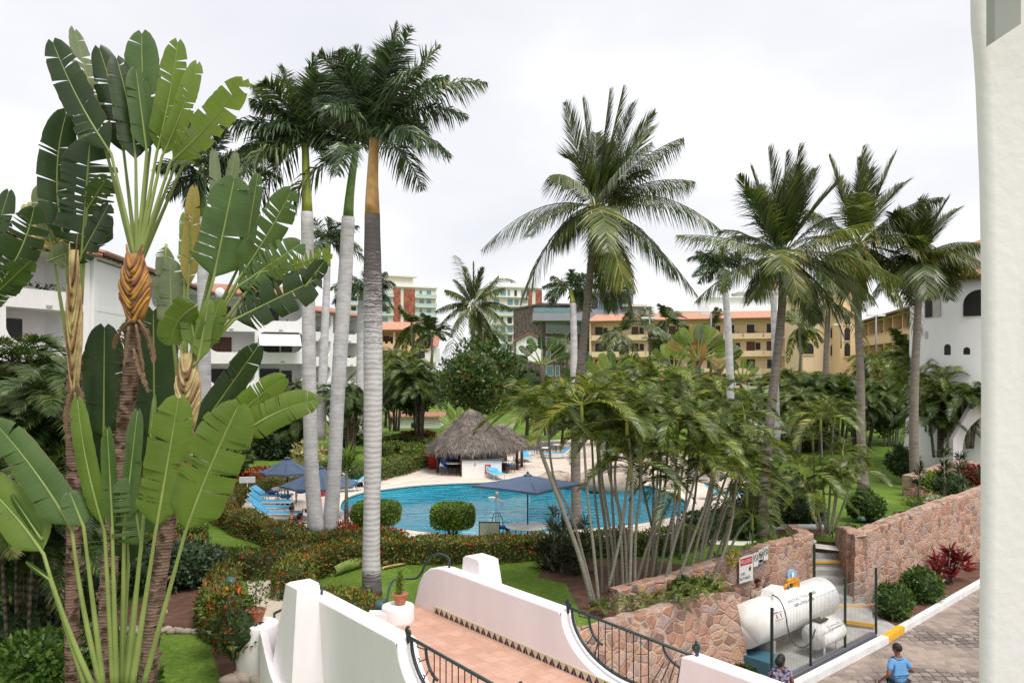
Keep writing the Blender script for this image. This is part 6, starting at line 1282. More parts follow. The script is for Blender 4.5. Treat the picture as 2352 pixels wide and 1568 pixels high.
fan_far('second far traveller palm with straw coloured fan right of the first', 1650, 842, 900, 58, 10, 62, [pm_, pg_, pa], 120, 2, M['sheathy'])
fan_far('banana like clump with big green leaves left of the far fan palms', 1405, 890, 930, 54, 9, 78, [pa, pm_, pl_], 170, 3)
fan_far('low banana clump below the stone block windows', 1345, 880, 930, 60, 8, 62, [pm_, pa, py_], 170, 4)
fan_far('banana clump with rusty old leaf beside the cane clump', 1455, 905, 960, 50, 8, 62, [pa, pl_, py_], 160, 5)
fan_far('dark leaved banana clump left of the floodlight pole', 1245, 835, 920, 66, 7, 62, [pm_, pd], 150, 6)
fan_far('bright lime banana plant behind the thatched roof', 1052, 985, 1010, 52, 5, 48, [pl_, pa], 110, 7)
fan_far('leafy banana clump under the white hotel', 1548, 855, 910, 62, 9, 66, [pa, pm_, pl_], 170, 8)
fan_far('big leaved clump with brown tips in front of the yellow wing', 1705, 870, 930, 60, 7, 44, [pm_, pa], 160, 9)
# spiky dracaenas and cordylines
def spiky(label, u, vb, D, heads, L_, lm, n=46, wl=.045, seed=0, name='dracaena', cat='dracaena', z=None, rot_=.0):
    R_ = np.random.RandomState(seed); rg = random.Random(seed); b_ = px(u, vb, D)
    if z is not None: b_.z = z
    t = thing(name, label, cat, tuple(b_))
    for i, (du, dv) in enumerate(heads):
        h = px(u+du, vb-dv, D+rg.uniform(-.4, .4)); h.z = b_.z+dv*D/FPX; mb = MB(); mb.tube([b_+V3((rg.uniform(-.1, .1), 0, 0)), h], [.035, .02], 6); mb.build('stem', M['areca'], t)
        mb = MB(); d = R_.normal(0, 1, (n, 3)); d[:, 2] = np.abs(d[:, 2])*.8+R_.uniform(-.3, .7, n); C = np.tile(np.array(h), (n, 1))+np.array([0, 0, 1])*R_.uniform(-.25, .05, (n, 1))
        mb.leaves(C, d, R_.normal(0, 1, (n, 3)), L_*R_.uniform(.7, 1.2, n), wl, 0); mb.build('leaf_rosette', lm, t)
LF['sp'] = leafm('spiky_dark_leaf', [(0, (.02, .035, .015)), (.7, (.05, .07, .03)), (1, (.14, .15, .08))]); LF['cord'] = leafm('red_cordyline_leaf', [(0, (.10, .01, .015)), (.6, (.32, .02, .03)), (1, (.5, .1, .12))])
spiky('dark spiky dracaena thicket in the soil bed left of the canes', 1290, 1325, 25, [(0,40),(-35,30),(30,35),(-20,75),(25,80),(0,110),(-45,60),(50,60),(10,60),(-10,20),(40,20),(-30,10)], .62, LF['sp'], 60, .045, 1)
spiky('red tipped spiky plant by the pool, behind the thicket', 1345, 1300, 26, [(0,90),(-15,70),(15,60),(5,40)], .5, LF['sp'], 46, .04, 2)
spiky('tall thin spiky dracaena against the pool', 1272, 1300, 26.5, [(0,130),(8,100),(-8,90)], .4, LF['sp'], 50, .035, 3)
spiky('magenta cordyline in front of the long stone wall', 2182, 1352, 29.3, [(0,75),(-28,52),(26,60),(-12,40),(34,38),(12,55),(-30,30),(5,28)], .5, LF['cord'], 34, .10, 4, 'cordyline', 'cordyline', z=.1)
spiky('tall spiky yucca standing by the far end of the stone wall', 2168, 1150, 35, [(0,110),(2,80),(-4,60),(0,40)], .5, LF['sp'], 60, .05, 5)
spiky('second slender yucca right of the tall one', 2205, 1140, 35, [(0,90),(0,65),(2,40)], .45, LF['sp'], 50, .05, 6)
spiky('small yucca behind the pink flowers', 2112, 1150, 38, [(0,70),(-6,40)], .5, LF['sp'], 46, .06, 7)
spiky('dark dracaena by the lawn edge in the shade', 2068, 1090, 44, [(0,60),(-12,45),(12,48),(0,30)], .6, LF['dark'], 50, .09, 8)
spiky('yellow spiky bromeliad on the wall planting', 1690, 1282, 23.3, [(0,6),(-10,3)], .3, leafm('yellow_spike', [(0, (.2, .2, .03)), (1, (.55, .42, .06))]), 26, .05, 9)
spiky('young palm with bright fronds among the white trunks', 795, 1200, 31, [(2,150),(0,135),(3,120)], .75, LF['topi'], 46, .06, 10, 'young_palm', 'palm')
spiky('broad leaved plant at the foot of the coconut trunk by the path', 1722, 1245, 29.5, [(0,30),(-12,20),(12,42)], .4, LF['bush'], 16, .16, 11, 'leafy_plant', 'plant')
# topiary
def topiary(label, u, vt, vb, D, wpx, trunkv, seed):
    c = px(u, (vt+vb)/2, D); hw = wpx*D/FPX/2; hh = (vb-vt)*D/FPX/2; b_ = px(u, trunkv, D); t = thing('topiary', label, 'topiary', tuple(b_)); R_ = np.random.RandomState(seed); rg = random.Random(seed)
    mb = MB(); n = 5200; d = R_.normal(0, 1, (n, 3)); p = 4.0; d /= (np.abs(d)**p).sum(1, keepdims=True)**(1/p); nn = np.sign(d)*np.abs(d)**(p-1); nn /= np.linalg.norm(nn, axis=1, keepdims=True)
    C = np.array(c)+d*np.array([hw, hw*.85, hh])*(.95+.05*R_.rand(n, 1)); mb.leaves(C, nn*.6+R_.normal(0, .6, (n, 3))+[0, 0, .3], nn+R_.normal(0, .5, (n, 3)), .085*R_.uniform(.7, 1.3, n), .05, 0)
    mb.lathe((c.x, c.y, c.z), [(hw*.3, -hh*.88), (hw*.8, -hh*.72), (hw*.9, 0), (hw*.8, hh*.75), (hw*.3, hh*.88)], 14, 1, sy=.85); mb.build('crown', [LF['topi'], M['core']], t)
    mb = MB()
    for k in (-1, 0, 1): mb.tube([b_, b_.lerp(c, .5)+V3((k*.18, 0, 0)), c+V3((k*.45, 0, -hh*.6))], [.07, .05, .05], 6)
    mb.build('trunk', M['bark'], t)
topiary('box topped topiary standing by the pool edge right of the ringed trunk', 1040, 1157, 1212, 29.5, 98, 1245, 1)
topiary('box topped topiary half hidden behind the nearest royal trunk', 865, 1152, 1203, 30.5, 106, 1240, 2)
# fallen crownshaft sheaths and boulders
def sheath(label, a, b_, D, r, mat, op=250):
    p0 = gp(*a, GZ+.02); p1 = gp(*b_, GZ+.02); d = (p1-p0).normalized(); s_ = V3((-d.y, d.x, 0)); mb = MB(); n = 12; rows = []
    for i in range(n+1):
        f = i/n; rr = r*(.75+.35*math.sin(f*2.6+.4)); c = p0.lerp(p1, f)+Z*(rr*.95); rows.append([tuple(c+s_*rr*math.cos(math.radians(-90+op/2-op*k/14+90*0))+Z*rr*math.sin(math.radians(-90+op/2-op*k/14)))for k in range(15)])
    for r_ in rows: mb.V += r_
    for i in range(n):
        for k in range(14): q = i*15+k; mb.F.append((q, q+1, q+16, q+15)); mb.I.append(0); mb.S.append(True)
    o = mb.build('palm_sheath', mat); tag(o, label, 'palm sheath')
sheath('fallen green palm sheath lying on the lawn by the hedge', (764,1322), (838,1296), 24, .17, plain('fallen_green_sheath', (.26, .34, .08), .5, .35, 3, col2=(.12, .18, .04)), 330)
sheath('fallen yellow palm sheath right of the ringed trunk', (874,1298), (926,1284), 25, .14, M['sheathy'], 200); sheath('second fallen yellow palm sheath under the first', (880,1306), (932,1296), 25, .08, M['sheathy'], 160)
sheath('fallen greenish palm sheath farther along the hedge', (938,1290), (985,1282), 26, .13, plain('fallen_olive_sheath', (.3, .28, .08), .6, .4, 3), 240); sheath('small fallen ochre palm sheath at the end of the row', (988,1286), (1022,1278), 26, .10, M['sheathy'], 200)
for i, (u, v, D, s, lab) in enumerate([(1262,1080,42,.9,'pale boulder at the far pool edge, left end'),(1240,1092,41,.6,'small pale boulder lowest at the far pool edge'),(1282,1075,43,.8,'angular pale boulder beside the left one'),(1330,1085,42,.8,'boulder at the pool edge behind the palm trunk'),(1400,1090,41,1.1,'big boulder at the pool edge behind the canes'),(1370,1062,44,.8,'upper boulder behind the canes'),(1440,1085,42,.7,'right hand boulder at the far pool edge'),(1420,1065,44,.6,'small upper boulder behind the canes')]):
    c = px(u, v, D); c.z = DZ+s*.25; mb = MB(); mb.ball(c, s, 9, 0, 1.0, .7, .6, .55, random.Random(i)); tag(mb.build('boulder', M['rock']), lab, 'boulder')
# stone edging at lower left and under the bush
mb = MB(); rg = random.Random(8)
mb2 = []
for i in range(34):
    f = i/33; u = 150+f*320+rg.uniform(-3, 3); v = 1452-6*math.sin(f*3)+rg.uniform(-3, 3); c = gp(u, v, GZ+.05)
    o = MB(); o.ball(c, rg.uniform(.08, .13), 7, 0, 1.2, .8, .8, .3, rg); tag(o.build('edging_stone', M['rock']), 'pale rounded stone in the edging row at lower left lawn', 'stone', 'edging stones along the lower left lawn')
for i, (u, v, s) in enumerate([(565,1556,.28),(600,1560,.24),(530,1562,.2),(352,1425,.26),(365,1405,.2)]):
    c = gp(u, v, GZ+.05); o = MB(); o.ball(c, s, 9, 0, 1.2, .8, .7, .3, rg); tag(o.build('rock', M['rock']), ['brown rock under the white curved wall', 'brown rock at the foot of the bridge pillar', 'small brown rock left of the curved wall', 'pale rock beside the traveller trunk on the lawn', 'small pale rock above the other by the trunk'][i], 'rock')
# ---------------------------------------------------------------- thatched bar and pool furniture
def palapa(label, u, D, r, v_eave, v_top, seed, sx=1.0, pt=0):
    rg = random.Random(seed); R_ = np.random.RandomState(seed); c = px(u, HZ, D); ze = EYE-(v_eave-HZ)/FPX*(D-r*.6); zt = EYE-(v_top-HZ)/FPX*D
    t = thing('thatched_roof_hut', label, 'palapa', (c.x, c.y, DZ)); mb = MB(); H = zt-ze
    prof = [(r*.97, -.12), (r, 0), (r*.86, H*.17), (r*.62, H*.42), (r*.36, H*.70), (r*.16, H*.92), (.05, H)]
    mb.lathe((c.x, c.y, ze), prof, 40, 1, sx=sx); n = 9000; f = R_.rand(n)**.6; a = R_.rand(n)*6.283
    rr = np.interp(f, [0, .17, .42, .70, .92, 1], [.05, .16, .36, .62, .88, 1.0])*r; hz = np.interp(rr/r, [0, .16, .36, .62, .86, 1], [1, .92, .70, .42, .17, 0])*H
    C = np.stack([c.x+rr*np.cos(a)*sx, c.y+rr*np.sin(a), ze+hz+.03], 1); out = np.stack([np.cos(a)*r, np.sin(a)*r, np.full(n, -H*.95)], 1)
    Dr = out/np.linalg.norm(out, axis=1, keepdims=True)+R_.normal(0, .16, (n, 3)); N = np.stack([np.cos(a)*H, np.sin(a)*H, np.full(n, r)], 1)+R_.normal(0, .5, (n, 3))
    mb.leaves(C, Dr, N, .38*R_.uniform(.6, 1.3, n), .035, 0)
    n = 1600; a = R_.rand(n)*6.283; q = R_.uniform(.93, 1.0, n)*r; C = np.stack([c.x+q*np.cos(a)*sx, c.y+q*np.sin(a), np.full(n, ze+.03)+R_.uniform(-.05, .12, n)], 1)
    mb.leaves(C, np.stack([np.cos(a)*.25, np.sin(a)*.25, np.full(n, -1.)], 1)+R_.normal(0, .12, (n, 3)), np.stack([np.cos(a), np.sin(a), np.zeros(n)], 1)+R_.normal(0, .4, (n, 3)), .42*R_.uniform(.6, 1.4, n), .05, 0)
    mb.build('thatch_roof', [LF['straw'], M['thatch']], t)
    for k in range(6): a = k*math.pi/3+.3; m2 = MB(); m2.tube([(c.x+r*.8*math.cos(a), c.y+r*.8*math.sin(a), DZ), (c.x+r*.8*math.cos(a), c.y+r*.8*math.sin(a), ze+H*.2)], .09, 8); m2.build('post', M['wood'], t)
    return t
palapa('large grey thatched palapa roof over the white pool bar', 1083, 48.5, 2.62, 1033, 940, 1)
palapa('smaller thatched palapa roof joined behind the right side of the large one', 1150, 50.2, 1.75, 1022, 972, 2)
t = thing('bar_counter', 'white pool bar counter with a red notice under the thatched roof', 'bar counter', tuple(gp(1105, 1094, DZ)))
a = gp(1061, 1095, DZ); b_ = gp(1152, 1091, DZ); mb = MB(); mb.bx(a.x, b_.x, a.y, a.y+1.5, DZ, DZ+.95); mb.build('counter_wall', M['wpaint'], t)
mb = MB(); mb.bx(a.x-.1, b_.x+.15, a.y-.08, a.y+1.6, DZ+.952, DZ+1.02); mb.build('counter_top', plain('grey_counter_top', (.12, .11, .11), .4), t)
mb = MB(); mb.bx(a.x+1.33, a.x+1.66, a.y-.03, a.y-.002, DZ+.2, DZ+.72); no = mb.build('notice', plain('red_notice', (.5, .03, .04), .5), t)
mb = MB()
for i in range(6): mb.bx(a.x+1.37, a.x+1.62-(i % 3)*.04, a.y-.035, a.y-.031, DZ+.26+i*.07, DZ+.285+i*.07)
mb.build('notice_lettering', M['sign'], t)
mb = MB(); mb.ball((a.x+.75, a.y-.02, DZ+.72), .06, 8, sy=.4); mb.build('bar_lamp', M['grey'], t)
back = MB(); back.bx(a.x-1.4, b_.x+.2, a.y+4.4, a.y+4.7, DZ, DZ+1.5); tag(back.build('bar_back_wall', plain('dark_brown_wall', (.05, .035, .025), .8)), 'dark back wall and store under the thatched roof', 'wall')

def chair(label, p, rz, group=None, seat=None, arms=True):
    t = thing('patio_chair', label, 'chair', (p[0], p[1], p[2]), group, rz, True); fm = M['black']
    for x in (-.22, .22):
        for y in (-.2, .22): m = MB(); m.tube([(x, y, .42), (x*1.1, y*1.15, 0)], .014, 5); ob('leg', m.mesh('leg', fm), t)
        if arms: m = MB(); m.tube([(x, -.2, .42), (x*1.15, -.2, .62), (x*1.15, .22, .62), (x, .24, .5)], .012, 5); ob('armrest', m.mesh('armrest', fm), t)
    m = MB(); m.tube([(-.22, .22, .42), (-.23, .3, .7), (-.12, .33, .95), (.12, .33, .95), (.23, .3, .7), (.22, .22, .42)], .014, 5); m.tube([(-.1, .25, .42), (-.07, .33, .94)], .008, 4); m.tube([(.1, .25, .42), (.07, .33, .94)], .008, 4); ob('backrest', m.mesh('backrest', fm), t)
    m = MB(); m.lathe((0, 0, .42), [(.2, 0), (.25, .02), (.25, .06), (.2, .08)], 14, sy=.95); ob('seat', m.mesh('seat', seat or M['blue']), t); return t
def table(label, p, r=.55, h=.72, group=None, top=None):
    t = thing('patio_table', label, 'table', tuple(p), group, 0, True); m = MB(); m.lathe((0, 0, h), [(r*.98, -.04), (r, -.02), (r, 0), (r*.97, .012), (.01, .012)], 28); ob('table_top', m.mesh('table_top', top or M['wplast']), t)
    for k in range(4): a = k*math.pi/2+.5; m = MB(); m.tube([(r*.6*math.cos(a), r*.6*math.sin(a), h-.04), (r*.65*math.cos(a), r*.65*math.sin(a), 0)], .02, 5); ob('leg', m.mesh('leg', M['black']), t)
    m = MB(); m.tube([(-.3, -.15, .15), (.3, .15, .15)], .012, 4); m.tube([(-.15, .3, .15), (.15, -.3, .15)], .012, 4); ob('stretcher', m.mesh('stretcher', M['black']), t); return t
def lounger(label, p, rz, group=None, mat=None):
    t = thing('sun_lounger', label, 'sun lounger', tuple(p), group, rz, True)
    m = MB(); m.bx(-.95, .35, -.30, .30, .33, .37); ob('sling', m.mesh('sling', mat or M['lblue']), t)
    m = MB(); m.slab([V3((.35, -.3, .35)), V3((.35, .3, .35)), V3((.88, .3, .72)), V3((.88, -.3, .72))], V3((-.55, 0, .8)), .05); ob('backrest', m.mesh('backrest', mat or M['lblue']), t)
    m = MB()
    for y in (-.33, .33): m.tube([(-1.0, y, .33), (.4, y, .33), (.9, y, .70)], .022, 5); 
    m.tube([(-1.0, -.33, .33), (-1.0, .33, .33)], .022, 5); m.tube([(.9, -.33, .70), (.9, .33, .70)], .022, 5); ob('frame', m.mesh('frame', M['wpaint']), t)
    for x in (-.75, .45):
        for y in (-.31, .31): m = MB(); m.tube([(x, y, .33), (x*1.12, y, 0)], .02, 5); ob('leg', m.mesh('leg', M['wpaint']), t)
    return t
def umbrella(label, p, r, ztop, drop, n=8, rot=0.0, rz=0):
    t = thing('parasol', label, 'parasol', tuple(p), None, 0, True); m = MB(); h = ztop-p[2]
    P = [(r*math.cos(rot+2*math.pi*k/n), r*math.sin(rot+2*math.pi*k/n), h-drop) for k in range(n)]; ap = (0, 0, h)
    for k in range(n):
        a = V3(P[k]); b_ = V3(P[(k+1) % n]); seg = 5; md = [(a.lerp(b_, i/seg)+V3((0, 0, .0))-(a.lerp(b_, i/seg)-V3((0, 0, h-drop)))*.06*math.sin(math.pi*i/seg)) for i in range(seg+1)]
        for i in range(seg):
            q0 = md[i]; q1 = md[i+1]; m0 = q0.lerp(V3(ap), .5)-Z*.03; m1 = q1.lerp(V3(ap), .5)-Z*.03
            m.face([q0, q1, m1, m0], 0, True); m.face([m0, m1, ap], 0, True); m.face([q0-Z*.08, q1-Z*.08, q1, q0], 0)
    ob('canopy', m.mesh('canopy', M['canvas']), t); m = MB(); m.tube([(0, 0, 0), (0, 0, h+.06)], .025, 8); m.lathe((0, 0, 0), [(.28, 0), (.28, .05), (.05, .1), (.04, .3), (.03, .3)], 14); m.ball((0, 0, h+.07), .05, 8); ob('pole', m.mesh('pole', M['black']), t)
    for k in range(n): m = MB(); m.tube([(0, 0, h-.04), (P[k][0]*.98, P[k][1]*.98, P[k][2]+.0)], .01, 4); ob('rib', m.mesh('rib', M['black']), t)
    m = MB(); m.lathe((0, 0, h-.02), [(.16, -.02), (.14, .03), (.04, .07)], 12); ob('cap', m.mesh('cap', M['canvas']), t); return t
umbrella('blue parasol over the round table at the back of the lounger terrace', gp(660, 1160, DZ), 1.25, px(0, 1046, 37.4).z, .62, 8, .2)
q = px(735, 1190, 33.5); umbrella('blue parasol partly behind the two leaning white royal trunks', (q.x, q.y, DZ), 1.65, px(0, 1072, 33.5).z, .72, 8, .35)
q = px(1212, 1212, 28.6); umbrella('large blue square parasol at the near pool edge', (q.x, q.y, DZ), 2.02, px(0, 1090, 28.6).z, .34, 4, -math.pi/2+.12)
table('white round table under the large square parasol', (q.x, q.y-.2, DZ), .8, .66)
tp = gp(658, 1157, DZ); table('white round table with a parasol among the loungers', tuple(tp), .68, .74)
GR = 'blue cushioned iron chairs round the pool tables'
for (u, v, rz, lab) in [(625,1152,1.6,'blue cushioned iron chair left of the parasol table'),(656,1164,3.1,'blue cushioned iron chair in front of the parasol table'),(692,1152,-1.4,'blue cushioned iron chair right of the parasol table'),(1019,1091,.6,'blue cushioned iron chair at the left end of the pool bar'),(1170,1086,-1.2,'blue cushioned iron chair right of the pool bar'),(1152,1074,-.3,'iron chair with a dark bag at the right end of the bar'),(1240,1042,0,'iron chair on the far deck near the boulders'),(1262,1040,1,'iron chair farthest right on the far deck'),(1225,1046,.5,'iron chair beside the far lounger')]:
    chair(lab, gp(u, v, DZ), rz, GR)
chair('dark moulded plastic chair alone on the deck right of the bar', gp(1193, 1079, DZ), 2.2, None, M['black'])
for (u, v, r, h, lab) in [(1043,1090,.5,.72,'low white table left of the bar counter'),(1158,1086,.5,.72,'round table at the right side of the bar'),(1077,1068,.75,1.0,'high round table behind the bar'),(1252,1050,.4,.7,'small white table on the far deck'),(1282,1042,.4,.7,'tiny folding table on the far deck')]: table(lab, gp(u, v, DZ), r, h)
GL = 'sky blue sun loungers by the pool'
for (u, v, rz, lab) in [(622,1153,3.05,'sky blue sun lounger, topmost of the row beside the hedge'),(620,1168,3.12,'sky blue sun lounger, second of the row beside the hedge'),(618,1182,3.16,'sky blue sun lounger, third of the row beside the hedge'),(632,1196,3.2,'sky blue sun lounger, nearest of the row beside the hedge'),(815,1118,.1,'sky blue sun lounger behind the young palm'),(795,1128,.05,'white framed sun lounger left of the young palm'),(1137,1098,1.9,'sky blue sun lounger leaning in front of the bar'),(1207,1058,1.7,'sky blue sun lounger on the far deck right of the thatch'),(1280,1052,.2,'sky blue sun lounger near the boulders'),(1662,1148,2.9,'sky blue sun lounger at the right end of the pool')]:
    lounger(lab, gp(u, v, DZ), rz, GL)
q = gp(568, 1150, DZ); mb = MB(); mb.box((q.x, q.y, DZ+1.0), (.36, .05, .14), 0, .2); mb.tube([(q.x, q.y, DZ), (q.x, q.y, DZ+.9)], .02, 5); tag(mb.build('head_rest_shade', M['wpaint']), 'white tilted shade board on a post beside the loungers', 'shade board')
def pot(label, p, r, h, mat, plant=None, pl_h=.5, seed=0, pr=None, stem=0):
    t = thing('potted_plant', label, 'potted plant', tuple(p)); mb = MB(); mb.lathe(p, [(r*.62, 0), (r*.9, h*.7), (r, h*.93), (r*1.08, h*.95), (r*1.08, h), (r*.9, h), (r*.85, h*.9)], 20); mb.build('pot', mat, t)
    if plant: mb = MB(); R_ = np.random.RandomState(seed); blob_leaves(mb, (p[0], p[1], p[2]+h+pl_h*.5), ((pr or r)*1.1, (pr or r)*1.1, pl_h*.6), 260, max(.06, r*.4), R_, 0, shell=.1, up=.6); mb.tube([(p[0], p[1], p[2]+h*.8), (p[0], p[1], p[2]+h+pl_h*.8)], .012, 5, 1); mb.build('plant', [plant, M['bark']], t)
pot('big glazed red planter with a shrub beside the thatched bar', gp(996, 1076, DZ), .5, .85, M['red'], LF['hedge'], 1.0, 1)
pot('big glazed red planter under the second blue parasol', gp(735, 1138, DZ), .42, .8, M['red'])
q = px(914, 1386, 17.7); pot('terracotta pot with a spindly plant on the round pedestal', (q.x+.05, q.y, 2.755), .17, .24, M['terra'], LF['lime'], .5, 2, .07)
q = px(588, 1427, 16.6); pot('terracotta pot with a leafy plant on the left pedestal', (q.x, q.y, 2.73), .2, .24, M['terra'], LF['bush'], .65, 3, .3)
# towels and clutter on the bar
for (u, v, z, s, lab) in [(1062,1062,.98,(.75,.35,.12),'blue patterned towels heaped on the bar counter'),(1022,1062,.75,(.32,.3,.28),'blue towel draped over the chairs left of the bar'),(1093,1060,1.05,(.35,.3,.3),'tall heap of blue towels on the bar')]:
    p = gp(u, v+26, DZ); mb = MB(); mb.ball((p.x, p.y+.4, DZ+z), 1, 12, 0, *s, .35, random.Random(u)); tag(mb.build('towel', M['beachtowel'] if 'light' not in lab else M['lblue']), lab, 'towel')
q = gp(1078, 1068, DZ); mb = MB(); mb.lathe((q.x+.1, q.y-.1, DZ+1.01), [(.13, 0), (.15, .2), (.1, .35), (.12, .5), (.05, .62)], 12); tag(mb.build('water_jug', M['wplast']), 'white covered jug on the high table behind the bar', 'jug')
q = gp(1118, 1090, DZ)
for i, (dx, h, lab) in enumerate([(-.1, .2, 'small black speaker on the bar top'), (.25, .12, 'dark tray of bottles on the bar top'), (.55, .28, 'clear bottle standing on the bar top')]):
    mb = MB()
    if i < 2: mb.box((q.x+dx, q.y+.7, DZ+1.02+h/2), (.09+.12*i, .08, h/2), taper=.85)
    else: mb.lathe((q.x+dx, q.y+.7, DZ+1.02), [(.04, 0), (.04, .16), (.015, .2), (.015, .28)], 10)
    tag(mb.build(['speaker', 'tray', 'bottle'][i], [M['black'], M['dark'], M['grey']][i]), lab, ['speaker', 'tray', 'bottle'][i])
# inflatable and lawn ornaments
q = gp(556, 1098, GZ); t = thing('inflatable_toy', 'bright red and yellow inflatable toy on the back lawn', 'pool toy', tuple(q)); mb = MB()
for k in range(12): a = k*math.pi/6; mb.ball((q.x+.32*math.cos(a), q.y+.2*math.sin(a), q.z+.16), .16, 8)
mb.build('ring', M['signred'], t); mb = MB(); mb.ball((q.x-.25, q.y, q.z+.4), .22, 8); mb.ball((q.x+.3, q.y, q.z+.38), .15, 8, sz=1.3); mb.build('wing', M['yel'], t); mb = MB(); mb.ball((q.x+.05, q.y, q.z+.42), .2, 8, sz=1.5); mb.ball((q.x+.07, q.y, q.z+.74), .1, 8); mb.build('body', M['signred'], t)
# notice board and mushroom lamps
q = px(1124, 1216, 28.9); t = thing('notice_board', 'blank pale framed notice board standing in the poolside hedge', 'notice board', (q.x, q.y, GZ)); mb = MB(); mb.bx(q.x-.36, q.x+.36, q.y-.02, q.y+.02, q.z-.27, q.z+.27); mb.build('panel', plain('pale_panel', (.62, .61, .53), .5, .1), t)
mb = MB()
for x0, x1, z0, z1 in ((-.38, .38, .265, .295), (-.38, .38, -.295, -.265), (-.385, -.355, -.29, .29), (.355, .385, -.29, .29)): mb.bx(q.x+x0, q.x+x1, q.y-.035, q.y+.03, q.z+z0, q.z+z1)
mb.build('frame', M['black'], t); mb = MB(); mb.bx(q.x-.005, q.x+.005, q.y-.026, q.y-.021, q.z-.12, q.z+.13); mb.bx(q.x-.03, q.x+.03, q.y-.026, q.y-.021, q.z-.14, q.z-.12); mb.build('mark', M['grey'], t); mb = MB(); mb.tube([(q.x, q.y+.03, GZ), (q.x, q.y+.03, q.z)], .03, 6); mb.build('post', M['black'], t)
gm = plain('verdigris_lamp', (.045, .10, .095), .45, .3, 10)
for (u, v, D, s, lab) in [(715,1222,28,1,'green mushroom garden lamp at the foot of the left white trunk'),(704,1258,25.5,1,'green mushroom garden lamp above the path hedge'),(530,1334,21.3,1,'green mushroom garden lamp in the hedge left of the path'),(876,1388,18.6,1.05,'green mushroom garden lamp beside the round pedestal'),(534,1149,34,1,'green mushroom garden lamp by the lounger hedge'),(979,1011,60,1.2,'green mushroom garden lamp on the far lawn'),(102,1208,26,1.15,'green mushroom garden lamp at far left'),(1978,1191,31.5,1,'green mushroom garden lamp on a post above the garden steps')]:
    c = px(u, v, D); r = .165*s; t = thing('garden_lamp', lab, 'garden lamp', (c.x, c.y, GZ), 'green mushroom garden lamps'); mb = MB(); mb.lathe((c.x, c.y, c.z-.06), [(r, 0), (r*1.02, .03), (r*.92, r*.55), (r*.6, r*.9), (.02, r*1.05)], 20); mb.build('shade', gm, t); mb = MB(); mb.tube([(c.x, c.y, GZ), (c.x, c.y, c.z-.05)], .022, 6); mb.build('post', M['iron'], t)
# thin rail at the top of the steps
mb = MB(); a = px(1912, 1222, 30); b_ = px(1962, 1228, 28.5); mb.tube([a, b_], .02, 5); mb.tube([(a.x, a.y, GZ), a], .02, 5); tag(mb.build('handrail', M['fence']), 'thin green rail at the top of the garden steps', 'handrail')

# ---------------------------------------------------------------- gas yard
def text_mesh(s, size):
    c = bpy.data.curves.new('text', 'FONT'); c.body = s; c.size = size; c.align_x = 'CENTER'; c.align_y = 'CENTER'; o = bpy.data.objects.new('text', c); COL.objects.link(o)
    bpy.context.view_layer.update(); me = bpy.data.meshes.new_from_object(o.evaluated_get(bpy.context.evaluated_depsgraph_get())); bpy.data.objects.remove(o); bpy.data.curves.remove(c); return me
TA = V3((6.08, 21.05, 1.17)); TB = V3((9.25, 23.85, 1.17)); ax = (TB-TA).normalized(); fr = V3((ax.y, -ax.x, 0)); TR = .575
tank = thing('gas_tank', 'long white cylindrical gas tank lying beside the stone wall', 'gas tank', (7.6, 22.4, .12))
def capsule(mb, A, Bp, r, n=40, cap=.5):
    d = (Bp-A).normalized(); P = []; R = []
    for k in range(9): a = math.pi/2*k/8; P.append(A+d*(cap*r*(1-math.sin(a))*1.0)); R.append(r*math.cos(math.pi/2-a) if k else .01)
    for k in range(9): a = math.pi/2*k/8; P.append(Bp-d*(cap*r*(1-math.cos(a)))); R.append(max(.01, r*math.cos(a)))
    mb.tube(P, R, n)
mb = MB(); capsule(mb, TA, TB, TR, 48, .6); mb.build('shell', M['tankp'], tank)
for f in (.2, .8):
    c = TA.lerp(TB, f); mb = MB(); mb.box((c.x, c.y, .4), (.07, .45, .3), 0, math.atan2(ax.y, ax.x)); mb.build('saddle', M['concrete'], tank)
def wrap(me, along, ang0, r, A, off=.004):
    for v in me.vertices:
        a = ang0+v.co.y/r; p = A+ax*(along+v.co.x)+(fr*math.cos(a)+Z*math.sin(a))*(r+off); v.co = p-V3(tank.location)
    return me
for s_, al, an in (('CAPACIDAD TOTAL AL 100%', 2.35, .80), ('5000 LITROS AGUA', 2.35, .56)):
    me = wrap(text_mesh(s_, .125), al, an, TR, TA); me.materials.append(M['ink']); ob('lettering', me, tank)
def diamond_group(A, al, an, r, s, parent, origin):
    for k, (dx, dy) in enumerate(((0, 1), (0, 0), (1, -.0))):
        mb = MB(); 
        def P(x, y, o): a = an+y/r; return tuple(A+ax*(al+x)+(fr*math.cos(a)+Z*math.sin(a))*(r+o))
        x0, y0 = dx*s*1.02, dy*s*1.02; mb.face([P(x0, y0, .005), P(x0+s, y0, .005), P(x0+s, y0+s, .005), P(x0, y0+s, .005)], 0)
        b2 = s*.86; o_ = (s-b2)/2; mb.face([P(x0+o_, y0+o_, .008), P(x0+o_+b2, y0+o_, .008), P(x0+o_+b2, y0+o_+b2, .008), P(x0+o_, y0+o_+b2, .008)], 1)
        cx2, cy2 = x0+s/2, y0+s/2
        if k == 0: mb.face([P(cx2+.3*s*math.cos(q*.7), cy2+.2*s*math.sin(q*.7), .011) for q in range(9)], 2); mb.face([P(cx2+.2*s*math.cos(q*.7), cy2+.12*s*math.sin(q*.7), .013) for q in range(9)], 1)
        else: mb.face([P(cx2-.12*s, cy2-.3*s, .011), P(cx2+.1*s, cy2-.25*s, .011), P(cx2+.16*s, cy2+.28*s, .011), P(cx2-.08*s, cy2+.2*s, .011)], 2)
        mb.build('warning_label', [M['signred'], M['wpaint'], M['ink']], parent)
diamond_group(TA, .72, .22, TR, .2, tank, None)
